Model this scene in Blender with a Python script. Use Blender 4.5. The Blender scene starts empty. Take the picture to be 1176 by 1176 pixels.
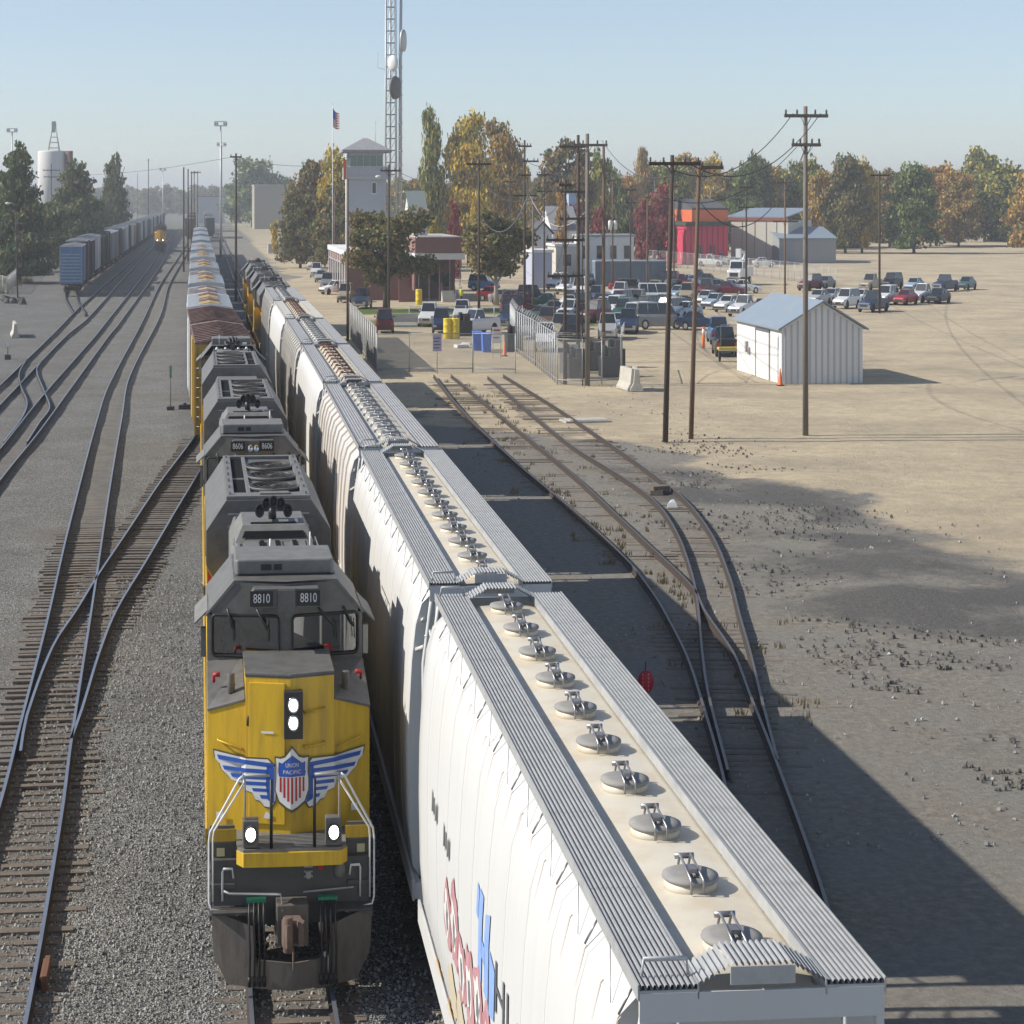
import bpy, bmesh, math, random
import numpy as np
from mathutils import Vector, Matrix
random.seed(7); rng = np.random.default_rng(7)
R = math.radians
sc = bpy.context.scene

# ------------------------------------------------------------------ camera, sky, sun, exposure
PSI = R(5.68); FPX = 2260.0; VS = 1.457; H = 9.63; CX = 453.5; HY = 227.0; W = 1176.0
# All heights below are written in metres and multiplied by VS once at the end: the photograph is 1.457 times
# taller than it is wide for the same length, so the whole place (and the bridge we stand on) is built that tall.
cd = bpy.data.cameras.new('camera'); cam = bpy.data.objects.new('camera', cd); sc.collection.objects.link(cam)
cd.sensor_width = 36; cd.lens = FPX / W * 36; cd.shift_x = (W/2 - CX) / W; cd.shift_y = -(W/2 - HY) / W
cd.clip_start = 0.5; cd.clip_end = 9000
cam.location = (0, 0, H * VS); cam.rotation_euler = (R(90), 0, -PSI)
sc.camera = cam
SUN_EL = 36.5; SUN_AZ = -3.0
S = Vector((-math.cos(R(SUN_EL))*math.cos(R(SUN_AZ)), -math.cos(R(SUN_EL))*math.sin(R(SUN_AZ)), math.sin(R(SUN_EL))))
wd = bpy.data.worlds.new('World'); sc.world = wd; wd.use_nodes = True
nt = wd.node_tree; bg = nt.nodes['Background']
sky = nt.nodes.new('ShaderNodeTexSky'); sky.sky_type = 'NISHITA'; sky.sun_disc = False
sky.sun_elevation = R(SUN_EL); sky.sun_rotation = math.atan2(S.x, S.y)
sky.altitude = 900; sky.air_density = 1.0; sky.dust_density = 0.25; sky.ozone_density = 4.5
hs = nt.nodes.new('ShaderNodeHueSaturation'); hs.inputs['Saturation'].default_value = .74
nt.links.new(sky.outputs[0], hs.inputs['Color']); nt.links.new(hs.outputs[0], bg.inputs[0]); bg.inputs[1].default_value = 0.107
sl = bpy.data.lights.new('sun', 'SUN'); sl.energy = 4.5; sl.angle = R(0.55); sl.color = (1.0, 0.945, 0.86)
so = bpy.data.objects.new('sun', sl); sc.collection.objects.link(so); so.rotation_euler = S.to_track_quat('Z', 'Y').to_euler()
so.location = (0, 0, 200)
sc.view_settings.view_transform = 'Standard'; sc.view_settings.look = 'None'
sc.view_settings.exposure = 0.36; sc.view_settings.gamma = 1.0
sc.render.engine = 'CYCLES'; sc.cycles.use_denoising = True; sc.cycles.max_bounces = 5; sc.cycles.diffuse_bounces = 2
sc.cycles.glossy_bounces = 2; sc.cycles.transparent_max_bounces = 12; sc.cycles.transmission_bounces = 3
sc.cycles.caustics_reflective = False; sc.cycles.caustics_refractive = False

def at(px, py, z=0.0):
    "world point at height z seen at photo pixel px, py"
    d = FPX*VS*(H - z)/(py - HY); xr = (px - CX)/FPX*d
    return (xr*math.cos(PSI) + d*math.sin(PSI), -xr*math.sin(PSI) + d*math.cos(PSI))
def atd(px, d):
    xr = (px - CX)/FPX*d
    return (xr*math.cos(PSI) + d*math.sin(PSI), -xr*math.sin(PSI) + d*math.cos(PSI))
def zat(py, d): return H - (py - HY)*d/(FPX*VS)
def dep(x, y): return x*math.sin(PSI) + y*math.cos(PSI)
GZ = -0.2

# ------------------------------------------------------------------ materials
MATS = {}
def lin(c):
    return tuple(((v/255)/12.92 if v/255 <= .04045 else (((v/255)+.055)/1.055)**2.4) for v in c)
def mat(name, col, rough=.6, metal=0.0, grime=0.0, gcol=(.09, .065, .045), gscale=2.0, bump=0.0, bscale=40.0, stretch=None, spec=.5, emit=None):
    if name in MATS: return MATS[name]
    m = bpy.data.materials.new(name); m.use_nodes = True; MATS[name] = m
    n = m.node_tree.nodes; l = m.node_tree.links; p = n['Principled BSDF']
    p.inputs['Base Color'].default_value = (*col, 1); p.inputs['Roughness'].default_value = rough
    p.inputs['Metallic'].default_value = metal; p.inputs['Specular IOR Level'].default_value = spec
    if emit:
        p.inputs['Emission Color'].default_value = (*col, 1); p.inputs['Emission Strength'].default_value = emit
    if grime > 0 or bump > 0:
        tc = n.new('ShaderNodeTexCoord'); mp = n.new('ShaderNodeMapping')
        l.new(tc.outputs['Object'], mp.inputs['Vector'])
        if stretch: mp.inputs['Scale'].default_value = stretch
    if grime > 0:
        no = n.new('ShaderNodeTexNoise'); no.inputs['Scale'].default_value = gscale; no.inputs['Detail'].default_value = 8
        no.inputs['Roughness'].default_value = .68
        l.new(mp.outputs[0], no.inputs['Vector'])
        r = n.new('ShaderNodeValToRGB'); r.color_ramp.elements[0].position = .42; r.color_ramp.elements[1].position = .78
        r.color_ramp.elements[0].color = (0, 0, 0, 1); r.color_ramp.elements[1].color = (grime, grime, grime, 1)
        l.new(no.outputs['Fac'], r.inputs['Fac'])
        mx = n.new('ShaderNodeMix'); mx.data_type = 'RGBA'
        mx.inputs['A'].default_value = (*col, 1); mx.inputs['B'].default_value = (*gcol, 1)
        l.new(r.outputs['Color'], mx.inputs['Factor']); l.new(mx.outputs['Result'], p.inputs['Base Color'])
    if bump > 0:
        n2 = n.new('ShaderNodeTexNoise'); n2.inputs['Scale'].default_value = bscale; n2.inputs['Detail'].default_value = 4
        l.new(mp.outputs[0], n2.inputs['Vector'])
        b = n.new('ShaderNodeBump'); b.inputs['Strength'].default_value = bump; b.inputs['Distance'].default_value = .03
        l.new(n2.outputs['Fac'], b.inputs['Height']); l.new(b.outputs[0], p.inputs['Normal'])
    return m

Y_ = (.68, .43, .024)
M = dict(
 yellow=mat('armour_yellow', Y_, .42, grime=.75, gcol=(.30, .19, .04), gscale=2.2, stretch=(2.6, 2.6, .3)),
 lgrey=mat('locomotive_grey', (.135, .13, .122), .5, grime=.85, gcol=(.06, .055, .05), gscale=3),
 lgrey2=mat('locomotive_roof_grey', (.185, .18, .168), .6, grime=.6, gcol=(.07, .065, .06), gscale=4),
 ldark=mat('locomotive_underframe', (.055, .052, .05), .75, grime=.7, gcol=(.12, .1, .08), gscale=4, bump=.3),
 plow=mat('dusty_plow_steel', (.13, .115, .10), .7, grime=.8, gcol=(.06, .045, .035), gscale=3, stretch=(3, 3, .7)),
 black=mat('black_rubber', (.015, .015, .016), .5), matte=mat('matte_black_opening', (.012, .012, .013), .95, spec=.1), blackm=mat('black_metal', (.03, .03, .032), .45, grime=.3),
 white=mat('white_paint', (.75, .75, .73), .5, grime=.2, gcol=(.4, .36, .3)),
 red=mat('signal_red', (.45, .02, .02), .45), blue=mat('logo_blue', (.03, .1, .42), .45), green=mat('marker_green', (.02, .2, .1), .5),
 steel=mat('worn_steel', (.35, .35, .36), .38, .7, grime=.5, gcol=(.12, .09, .07)),
 galv=mat('galvanised_steel', (.50, .505, .50), .5, .35, grime=.5, gcol=(.26, .26, .26), gscale=5),
 galv2=mat('weathered_running_board', (.36, .36, .36), .55, .2, grime=.6, gcol=(.22, .18, .15), gscale=3),
 rust=mat('rust', (.17, .075, .04), .85, grime=.7, gcol=(.07, .035, .02), gscale=6, bump=.4),
 railtop=mat('polished_rail_head', (.27, .30, .36), .32, .6, grime=.4, gcol=(.12, .10, .09), gscale=.8, spec=.7),
 railold=mat('dull_rail_head', (.15, .145, .15), .45, .5, grime=.7, gcol=(.13, .08, .055), gscale=1.5),
 railside=mat('rusty_rail_side', (.05, .036, .028), .85, grime=.6, gcol=(.03, .02, .016), gscale=4),
 hwhite=mat('hopper_white', (.60, .595, .575), .5, grime=.3, gcol=(.48, .45, .40), gscale=1.3, stretch=(1.0, 3.0, .16)),
 hroof=mat('hopper_cream_roof', (.66, .61, .50), .5, grime=.6, gcol=(.50, .36, .20), gscale=1.9),
 hgrey=mat('hopper_grey', (.42, .41, .38), .6, grime=.6, gcol=(.28, .22, .16), gscale=1.5, stretch=(1, 1.6, .3)),
 hrust=mat('hopper_rust_streaked', (.58, .57, .54), .6, grime=.7, gcol=(.36, .20, .10), gscale=1.7, stretch=(.6, 2.4, .32)),
 groof=mat('hopper_grey_roof', (.50, .49, .44), .55, grime=.7, gcol=(.36, .3, .2), gscale=1.6),
 hatch=mat('hatch_grey', (.25, .245, .235), .75, 0, grime=.7, gcol=(.36, .32, .26), gscale=6),
 wood=mat('creosoted_pole', (.085, .06, .045), .9, grime=.8, gcol=(.03, .022, .018), gscale=3, stretch=(3, 3, .25), bump=.5),
 woodl=mat('brown_pole', (.17, .11, .07), .9, grime=.8, gcol=(.075, .05, .035), gscale=3, stretch=(3, 3, .25), bump=.5),
 woodg=mat('grey_pole', (.19, .165, .14), .9, grime=.8, gcol=(.09, .075, .06), gscale=3, stretch=(3, 3, .25)),
 tie=mat('old_tie_wood', (.19, .165, .138), .95, grime=.9, gcol=(.05, .038, .03), gscale=6, stretch=(.6, 5, 1), bump=.8, bscale=20),
 tieb=mat('brown_tie_wood', (.20, .165, .13), .95, grime=.9, gcol=(.06, .045, .035), gscale=6, stretch=(.6, 5, 1), bump=.8, bscale=20),
 conc=mat('concrete', (.48, .46, .41), .9, grime=.6, gcol=(.3, .27, .22), gscale=3, bump=.3),
 brick=mat('red_brick_wall', (.24, .125, .105), .9, grime=.5, gcol=(.14, .075, .06), gscale=5),
 wire=mat('overhead_cable', (.06, .06, .06), .6), wirel=mat('bright_cable', (.5, .5, .48), .5),
 insul=mat('insulator', (.12, .1, .09), .3), chrome=mat('chrome', (.6, .6, .62), .2, .9),
 bark=mat('bark', (.10, .08, .06), .95, grime=.6, gcol=(.05, .04, .03)), barkw=mat('pale_bark', (.36, .33, .28), .9, grime=.8, gcol=(.12, .1, .08)),
 tyre=mat('tyre', (.02, .02, .02), .85), skin=mat('skin', (.45, .27, .19), .6),
)
def glassm():
    m = bpy.data.materials.new('window_glass'); m.use_nodes = True; n = m.node_tree.nodes; l = m.node_tree.links
    n.remove(n['Principled BSDF']); o = n['Material Output']
    t = n.new('ShaderNodeBsdfTransparent'); t.inputs[0].default_value = (.62, .68, .66, 1)
    g = n.new('ShaderNodeBsdfGlossy'); g.inputs['Roughness'].default_value = .03; g.inputs[0].default_value = (.9, .9, .9, 1)
    f = n.new('ShaderNodeFresnel'); f.inputs['IOR'].default_value = 3.0
    mx = n.new('ShaderNodeMixShader'); l.new(f.outputs[0], mx.inputs[0]); l.new(t.outputs[0], mx.inputs[1]); l.new(g.outputs[0], mx.inputs[2])
    l.new(mx.outputs[0], o.inputs[0]); return m
GLASS = glassm()
DGLASS = mat('dark_car_glass', (.018, .022, .026), .08, spec=.9)
LAMP = mat('lit_lamp', (1, .97, .88), .3, emit=9.0)

# ------------------------------------------------------------------ mesh builder
class MB:
    def __init__(s): s.V = []; s.F = []; s.M = []; s.S = []; s.T = None; s.P = []; s.pm = []
    def add(s, vs, fs, m=0, sm=False):
        b = len(s.V); s.P.append((b, len(s.F)))
        if s.T is not None: vs = [tuple(s.T @ Vector(v)) for v in vs]
        s.V += [tuple(v) for v in vs]
        for f in fs: s.F.append([b+i for i in f]); s.M.append(m); s.S.append(sm)
        return s
    def box(s, x0, x1, y0, y1, z0, z1, m=0):
        return s.add([(x0,y0,z0),(x1,y0,z0),(x1,y1,z0),(x0,y1,z0),(x0,y0,z1),(x1,y0,z1),(x1,y1,z1),(x0,y1,z1)],
              [(0,3,2,1),(4,5,6,7),(0,1,5,4),(1,2,6,5),(2,3,7,6),(3,0,4,7)], m)
    def cbox(s, cx, cy, z0, sx, sy, sz, m=0, a=0):
        c, q = math.cos(a), math.sin(a); vs = []
        for z in (z0, z0+sz):
            for dx, dy in ((-sx/2,-sy/2),(sx/2,-sy/2),(sx/2,sy/2),(-sx/2,sy/2)):
                vs.append((cx+dx*c-dy*q, cy+dx*q+dy*c, z))
        return s.add(vs, [(0,3,2,1),(4,5,6,7),(0,1,5,4),(1,2,6,5),(2,3,7,6),(3,0,4,7)], m)
    def prism(s, poly, ax, a, b, m=0, sm=False):
        n = len(poly)
        def P(p, t): return {'x': (t, p[0], p[1]), 'y': (p[0], t, p[1]), 'z': (p[0], p[1], t)}[ax]
        vs = [P(p, a) for p in poly] + [P(p, b) for p in poly]
        area = sum(poly[i][0]*poly[(i+1) % n][1]-poly[(i+1) % n][0]*poly[i][1] for i in range(n))
        fs = [(i, (i+1) % n, n+(i+1) % n, n+i) for i in range(n)]
        caps = [tuple(range(n))[::-1], tuple(range(n, 2*n))]
        flip = (area < 0) ^ (b < a) ^ (ax == 'y')
        if flip: fs = [f[::-1] for f in fs]; caps = [c[::-1] for c in caps]
        b0 = len(s.V); s.add(vs, fs, m, sm)
        for c in caps: s.F.append([b0+i for i in c]); s.M.append(m); s.S.append(False)
        return s
    def tube(s, pts, r, seg=6, m=0, r2=None):
        pts = [Vector(p) for p in pts]; rings = []; n = len(pts); up = None
        for i, p in enumerate(pts):
            t = (pts[min(i+1, n-1)]-pts[max(i-1, 0)]).normalized()
            if up is None: up = Vector((0, 0, 1)) if abs(t.z) < .9 else Vector((0, 1, 0))
            a = t.cross(up).normalized(); b = a.cross(t).normalized(); up = b
            rr = r if r2 is None else r+(r2-r)*i/(n-1)
            rings.append([p + a*rr*math.cos(k*2*math.pi/seg) + b*rr*math.sin(k*2*math.pi/seg) for k in range(seg)])
        return s.loft(rings, m, True)
    def loft(s, rings, m=0, sm=True, cap=True, closed=True):
        k = len(rings[0]); vs = [v for r in rings for v in r]; fs = []
        for i in range(len(rings)-1):
            for j in range(k if closed else k-1):
                j2 = (j+1) % k; fs.append((i*k+j, (i)*k+j2, (i+1)*k+j2, (i+1)*k+j))
        b0 = len(s.V); s.add(vs, fs, m, sm)
        if cap:
            for c in (tuple(range(k))[::-1], tuple(range((len(rings)-1)*k, len(rings)*k))):
                s.F.append([b0+i for i in c]); s.M.append(m); s.S.append(False)
        return s
    def cyl(s, c, ax, r, h, seg=16, m=0, r2=None):
        c = Vector(c); d = {'x': Vector((1,0,0)), 'y': Vector((0,1,0)), 'z': Vector((0,0,1))}[ax]*h
        return s.tube([c, c+d], r, seg, m, r2)
    def lathe(s, prof, c, seg=16, m=0, ax='z', sm=True):
        rings = []
        for r, t in prof:
            ring = []
            for k in range(seg):
                a = k*2*math.pi/seg; u, v = r*math.cos(a), r*math.sin(a)
                ring.append({'z': (c[0]+u, c[1]+v, c[2]+t), 'y': (c[0]+u, c[1]+t, c[2]+v), 'x': (c[0]+t, c[1]+u, c[2]+v)}[ax])
            rings.append(ring)
        return s.loft(rings, m, sm)
    def sphere(s, c, rx, ry, rz, seg=12, m=0):
        n = max(4, seg//2)
        prof = [(math.sin(i*math.pi/n) + 1e-4, -math.cos(i*math.pi/n)) for i in range(n+1)]
        rings = [[(c[0]+rx*r*math.cos(k*2*math.pi/seg), c[1]+ry*r*math.sin(k*2*math.pi/seg), c[2]+rz*t) for k in range(seg)] for r, t in prof]
        return s.loft(rings, m, True)
    def split(s, name, mats, parent=None, bevel=0, label=None):
        "every separate piece becomes an object of its own"
        P = s.P; n = len(P); lo = []; hi = []
        for i in range(n):
            e = P[i+1][0] if i+1 < n else len(s.V); a = np.array(s.V[P[i][0]:e]); lo.append(a.min(0)-.004); hi.append(a.max(0)+.004)
        g = list(range(n))
        def f(i):
            while g[i] != i: i = g[i]
            return i
        for i in range(n):
            for j in range(i):
                if (lo[i] <= hi[j]).all() and (lo[j] <= hi[i]).all(): g[f(i)] = f(j)
        out = []
        for r_ in sorted({f(i) for i in range(n)}):
            m_ = MB()
            for i in range(n):
                if f(i) != r_: continue
                v1 = P[i+1][0] if i+1 < n else len(s.V); f1 = P[i+1][1] if i+1 < n else len(s.F); b = len(m_.V)-P[i][0]
                m_.V += s.V[P[i][0]:v1]; m_.F += [[k+b for k in F] for F in s.F[P[i][1]:f1]]; m_.M += s.M[P[i][1]:f1]; m_.S += s.S[P[i][1]:f1]
            out.append(m_.build(name, mats, parent, None, bevel))
        return out
    def build(s, name, mats, parent=None, loc=None, bevel=0):
        me = bpy.data.meshes.new(name); me.from_pydata(s.V, [], s.F)
        if not isinstance(mats, (list, tuple)): mats = [mats]
        for m in mats: me.materials.append(m)
        me.polygons.foreach_set('material_index', s.M); me.polygons.foreach_set('use_smooth', s.S); me.update()
        o = bpy.data.objects.new(name, me); sc.collection.objects.link(o)
        if parent: o.parent = parent
        if loc: o.location = loc
        if bevel:
            b = o.modifiers.new('bevel', 'BEVEL'); b.width = bevel; b.segments = 2; b.limit_method = 'ANGLE'; b.angle_limit = R(40)
        return o

def tag(o, label=None, cat=None, group=None, kind=None):
    if label: o['label'] = label
    if cat: o['category'] = cat
    if group: o['group'] = group
    if kind: o['kind'] = kind
    return o
def thing(name, label, cat, loc=(0, 0, 0), rz=0, group=None):
    o = bpy.data.objects.new(name, None); sc.collection.objects.link(o); o.location = loc; o.rotation_euler = (0, 0, rz)
    o.empty_display_size = .3
    return tag(o, label, cat, group)
def dup(o, loc=None, rz=None, label=None, parent=None):
    c = o.copy(); sc.collection.objects.link(c)
    if parent: c.parent = parent
    for ch in list(o.children): dup(ch, parent=c)
    if loc is not None: c.location = loc
    if rz is not None: c.rotation_euler = (0, 0, rz)
    if label: c['label'] = label
    return c
def text_mesh(txt, size, width=None):
    cu = bpy.data.curves.new('txt', 'FONT'); cu.body = txt; cu.size = size; cu.align_x = 'CENTER'; cu.align_y = 'CENTER'
    cu.resolution_u = 3
    o = bpy.data.objects.new('txt', cu); sc.collection.objects.link(o)
    dg = bpy.context.evaluated_depsgraph_get(); me = bpy.data.meshes.new_from_object(o.evaluated_get(dg))
    vs = [tuple(v.co) for v in me.vertices]; fs = [tuple(p.vertices) for p in me.polygons]
    bpy.data.objects.remove(o); bpy.data.curves.remove(cu); bpy.data.meshes.remove(me)
    xs = [v[0] for v in vs]; w = max(xs)-min(xs)
    if width: vs = [(v[0]*width/w, v[1], 0) for v in vs]
    return vs, fs
def interp(path, t):
    xs, ys = zip(*path); return float(np.interp(t, xs, ys))
def smooth_path(pts, step=1.0):
    "pts (x, y) -> densely resampled Catmull-Rom"
    P = [Vector(p).to_2d() if len(p) > 2 else Vector(p) for p in pts]
    out = []
    for i in range(len(P)-1):
        p0, p1, p2, p3 = P[max(i-1, 0)], P[i], P[i+1], P[min(i+2, len(P)-1)]
        L = (p2-p1).length; n = max(1, int(L/step))
        m1 = (p2-p0)*(L/max((p2-p0).length, 1e-6)); m2 = (p3-p1)*(L/max((p3-p1).length, 1e-6))
        for k in range(n):
            t = k/n; t2, t3 = t*t, t*t*t
            out.append(p1*(2*t3-3*t2+1)+m1*(t3-2*t2+t)+p2*(-2*t3+3*t2)+m2*(t3-t2))
    out.append(P[-1]); return out
# ------------------------------------------------------------------ ground
def fbm(x, y, s, seed=0):
    v = 0; a = 1; t = 0
    for i in range(4):
        v = v + a*np.sin(x*s*(2.1**i)+1.7*i+seed+2.1*np.sin(y*s*(1.9**i)*.8+seed*2+i))*np.cos(y*s*(2.0**i)+.9*i+seed*1.3+1.7*np.sin(x*s*(2.05**i)*.7+i)); t += a; a *= .55
    return v/t
def sstep(a, b, x): t = np.clip((x-a)/(b-a), 0, 1); return t*t*(3-2*t)
DRIVE = [(150, 9.5), (190, 9.0), (260, 13), (400, 25), (700, 40)]
def ground():
    xs = np.concatenate([-np.geomspace(2500, 62, 16), np.arange(-60, -18, 1.0), np.arange(-18, 0, .45), np.arange(0, 120, 1.0), np.geomspace(122, 3000, 16)])
    ys = np.concatenate([[-60, -20, 0, 8], np.arange(14, 260, 1.0), np.arange(260, 640, 3.0), np.geomspace(645, 7000, 18)])
    Xg, Yg = np.meshgrid(xs, ys); X = Xg.ravel(); Y = Yg.ravel()
    n1 = fbm(X, Y, .13); n3 = fbm(X, Y, .05, 7); n2 = fbm(X, Y, .4, 3)
    near = sstep(300, 250, Y)*sstep(-58, -50, X)*sstep(118, 100, X)
    Z = GZ + near*(.03*n1 + .025*n2)
    # gravel heaps and ruts on the right, clear of the tracks
    Z = Z + .22*np.exp(-((X-25)**2+(Y-68)**2)/7) + .2*np.exp(-((X-27)**2+(Y-74)**2)/6)+.22*np.exp(-((X-30)**2+(Y-96)**2)/9)
    dpt = X*math.sin(PSI)+Y*math.cos(PSI)
    edge = np.interp(Y, [0, 60, 90, 110, 125, 150, 260, 420, 700], [40, 33, 29, 22, 11.5, 8.5, 9.5, 17, 30])
    sand = sstep(-3.5, 3.5, X-edge+3.5*n1+4*n3+1.5*n2)
    sand = np.maximum(sand, sstep(-10, 10, Y-430)*sstep(12, 20, X))
    brown = sstep(6.5, 10.5, X+1.0*n2)*(1-sand)
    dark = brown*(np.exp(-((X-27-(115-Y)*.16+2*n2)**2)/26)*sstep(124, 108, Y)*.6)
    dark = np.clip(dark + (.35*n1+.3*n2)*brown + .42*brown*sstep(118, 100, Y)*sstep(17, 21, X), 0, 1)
    for cyx in (CTR_C, CTR_D, CTR_E, CTR_F, [(20, 1.63), (90, 1.63), (150, .7), (900, .2)]):
        cc = np.interp(Y, [p[0] for p in cyx], [p[1] for p in cyx], left=999, right=999); g_ = np.exp(-((X-cc)/.95)**4); brown = np.maximum(brown, .62*g_); dark = np.maximum(dark, .55*g_)
    tr_ = np.maximum(np.exp(-((X-(27+.06*(Y-60)+6*np.sin(Y*.02)))/.5)**2), np.exp(-((X-(28.8+.06*(Y-60)+6*np.sin(Y*.02)))/.5)**2))*sstep(40, 60, Y)
    tr2 = np.maximum(np.exp(-((Y-(140+.25*(X-30)+5*np.sin(X*.1)))/.6)**2), np.exp(-((Y-(142+.25*(X-30)+5*np.sin(X*.1)))/.6)**2))*sstep(24, 30, X)
    dark = np.clip(dark+.30*tr_*brown, 0, 1); Z = Z-.04*tr_*near-.03*tr2*near; sand = np.clip(sand-.45*tr2-.25*np.clip(n1*n2*3, 0, 1), 0, 1)
    grass = np.zeros_like(X)
    def rect(x0, x1, y0, y1): return sstep(x0-1, x0+1, X)*sstep(x1+1, x1-1, X)*sstep(y0-2, y0+2, Y)*sstep(y1+2, y1-2, Y)
    grass = np.maximum(grass, rect(19.5, 45, 216, 229)*(X < 47))
    grass = np.maximum(grass, rect(19, 45, 240, 252))
    grass = np.maximum(grass, sstep(-30.5, -33, X-.02*(Y-300)+1.0*n2)*sstep(240, 290, Y)*sstep(420, 360, Y)*.8)
    far = sstep(560, 800, Y)
    me = bpy.data.meshes.new('ground'); nx, ny = len(xs), len(ys)
    V = np.stack([X, Y, Z], 1); idx = np.arange(nx*ny).reshape(ny, nx)
    F = np.stack([idx[:-1, :-1], idx[:-1, 1:], idx[1:, 1:], idx[1:, :-1]], -1).reshape(-1, 4)
    me.from_pydata(V.tolist(), [], F.tolist())
    at_ = me.color_attributes.new('kinds', 'FLOAT_COLOR', 'POINT')
    col = np.stack([np.clip(sand*(1-far*.4), 0, 1), np.clip(brown, 0, 1), dark, np.clip(grass+far*.15, 0, 1)], 1).astype('f4')
    at_.data.foreach_set('color', col.ravel())
    me.polygons.foreach_set('use_smooth', [True]*len(F))
    m = bpy.data.materials.new('yard_ground'); m.use_nodes = True; n = m.node_tree.nodes; l = m.node_tree.links; p = n['Principled BSDF']
    p.inputs['Roughness'].default_value = .95; p.inputs['Specular IOR Level'].default_value = .2
    tc = n.new('ShaderNodeTexCoord'); at2 = n.new('ShaderNodeAttribute'); at2.attribute_name = 'kinds'
    sep = n.new('ShaderNodeSeparateColor'); l.new(at2.outputs['Color'], sep.inputs[0])
    def noise(s, d=4, r=.6):
        q = n.new('ShaderNodeTexNoise'); q.inputs['Scale'].default_value = s; q.inputs['Detail'].default_value = d; q.inputs['Roughness'].default_value = r
        l.new(tc.outputs['Object'], q.inputs['Vector']); return q.outputs['Fac']
    def ramp(f, stops):
        q = n.new('ShaderNodeValToRGB'); e = q.color_ramp.elements
        while len(e) < len(stops): e.new(.5)
        for k, (pp, c) in enumerate(stops): e[k].position = pp; e[k].color = (*c, 1)
        l.new(f, q.inputs[0]); return q.outputs[0]
    def mixc(f, a, b, mode='MIX'):
        q = n.new('ShaderNodeMix'); q.data_type = 'RGBA'; q.blend_type = mode
        for s_, v in (('Factor', f), ('A', a), ('B', b)):
            if isinstance(v, (int, float)): q.inputs[s_].default_value = v
            elif isinstance(v, tuple): q.inputs[s_].default_value = (*v, 1)
            else: l.new(v, q.inputs[s_])
        return q.outputs['Result']
    def mth(op, a, b):
        q = n.new('ShaderNodeMath'); q.operation = op; q.use_clamp = op != 'MULTIPLY'
        for k, v in enumerate((a, b)):
            if isinstance(v, (int, float)): q.inputs[k].default_value = v
            else: l.new(v, q.inputs[k])
        return q.outputs[0]
    vo = n.new('ShaderNodeTexVoronoi'); vo.inputs['Scale'].default_value = 25; l.new(tc.outputs['Object'], vo.inputs['Vector'])
    sv = n.new('ShaderNodeSeparateColor'); l.new(vo.outputs['Color'], sv.inputs[0])
    stones = ramp(sv.outputs[0], [(0, (.15, .149, .14)), (.5, (.29, .287, .27)), (.85, (.42, .415, .39)), (1, (.58, .57, .54))])
    gap = ramp(vo.outputs['Distance'], [(.25, (1, 1, 1)), (.75, (.25, .24, .23))])
    gravel = mixc(1.0, stones, gap, 'MULTIPLY')
    big = ramp(noise(.35, 6, .65), [(.3, (.80, .78, .74)), (.52, (1, 1, 1)), (.72, (1.18, 1.17, 1.14))])
    gravel = mixc(.8, gravel, mixc(1.0, gravel, big, 'MULTIPLY'))
    # oily brown dirt between rails and old stains
    gravel = mixc(ramp(noise(.11, 5), [(.5, (0, 0, 0)), (.75, (.55, .55, .55))]), gravel, (.14, .115, .09))
    browng = ramp(noise(3.5, 8, .75), [(.25, (.12, .104, .085)), (.5, (.235, .21, .172)), (.75, (.40, .355, .29))])
    browng = mixc(ramp(noise(.3, 5), [(.35, (0, 0, 0)), (.7, (1, 1, 1))]), browng, ramp(noise(6, 6, .8), [(.3, (.16, .15, .13)), (.7, (.31, .295, .26))]))
    cind = ramp(noise(9, 6, .8), [(.3, (.07, .067, .062)), (.7, (.17, .162, .148))])
    sandc = ramp(noise(1.2, 9, .75), [(.25, (.36, .29, .19)), (.5, (.52, .43, .29)), (.75, (.64, .54, .38))])
    sandc = mixc(ramp(noise(.09, 6, .7), [(.42, (0, 0, 0)), (.68, (.75, .75, .75))]), sandc, (.29, .245, .185))
    mps = n.new('ShaderNodeMapping'); mps.inputs['Scale'].default_value = (.03, .6, 1); l.new(tc.outputs['Object'], mps.inputs['Vector'])
    tr = n.new('ShaderNodeTexNoise'); tr.inputs['Scale'].default_value = 1; tr.inputs['Detail'].default_value = 5; l.new(mps.outputs[0], tr.inputs['Vector'])
    sandc = mixc(ramp(tr.outputs['Fac'], [(.5, (0, 0, 0)), (.66, (.16, .16, .16))]), sandc, (.3, .24, .17))
    grs = ramp(noise(2, 6, .7), [(.3, (.06, .10, .018)), (.6, (.11, .16, .03)), (.8, (.2, .19, .07))])
    en = noise(1.1, 6, .75)
    def soft(a): return ramp(mth('ADD', mth('MULTIPLY', a, .75), mth('MULTIPLY', mth('SUBTRACT', en, .3), .5)), [(.38, (0, 0, 0)), (.58, (1, 1, 1))])
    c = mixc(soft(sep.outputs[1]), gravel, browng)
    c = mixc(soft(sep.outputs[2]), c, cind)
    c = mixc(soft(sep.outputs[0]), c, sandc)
    c = mixc(at2.outputs['Alpha'], c, grs)
    l.new(c, p.inputs['Base Color'])
    b = n.new('ShaderNodeBump'); b.inputs['Strength'].default_value = 1.0; b.inputs['Distance'].default_value = .035; b.invert = True
    l.new(vo.outputs['Distance'], b.inputs['Height'])
    b2 = n.new('ShaderNodeBump'); b2.inputs['Strength'].default_value = .8; b2.inputs['Distance'].default_value = .16
    l.new(noise(2.6, 9, .8), b2.inputs['Height'])
    mb = n.new('ShaderNodeMix'); mb.data_type = 'VECTOR'
    l.new(mth('ADD', sep.outputs[1], sep.outputs[0]), mb.inputs['Factor']); l.new(b.outputs[0], mb.inputs['A']); l.new(b2.outputs[0], mb.inputs['B'])
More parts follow.
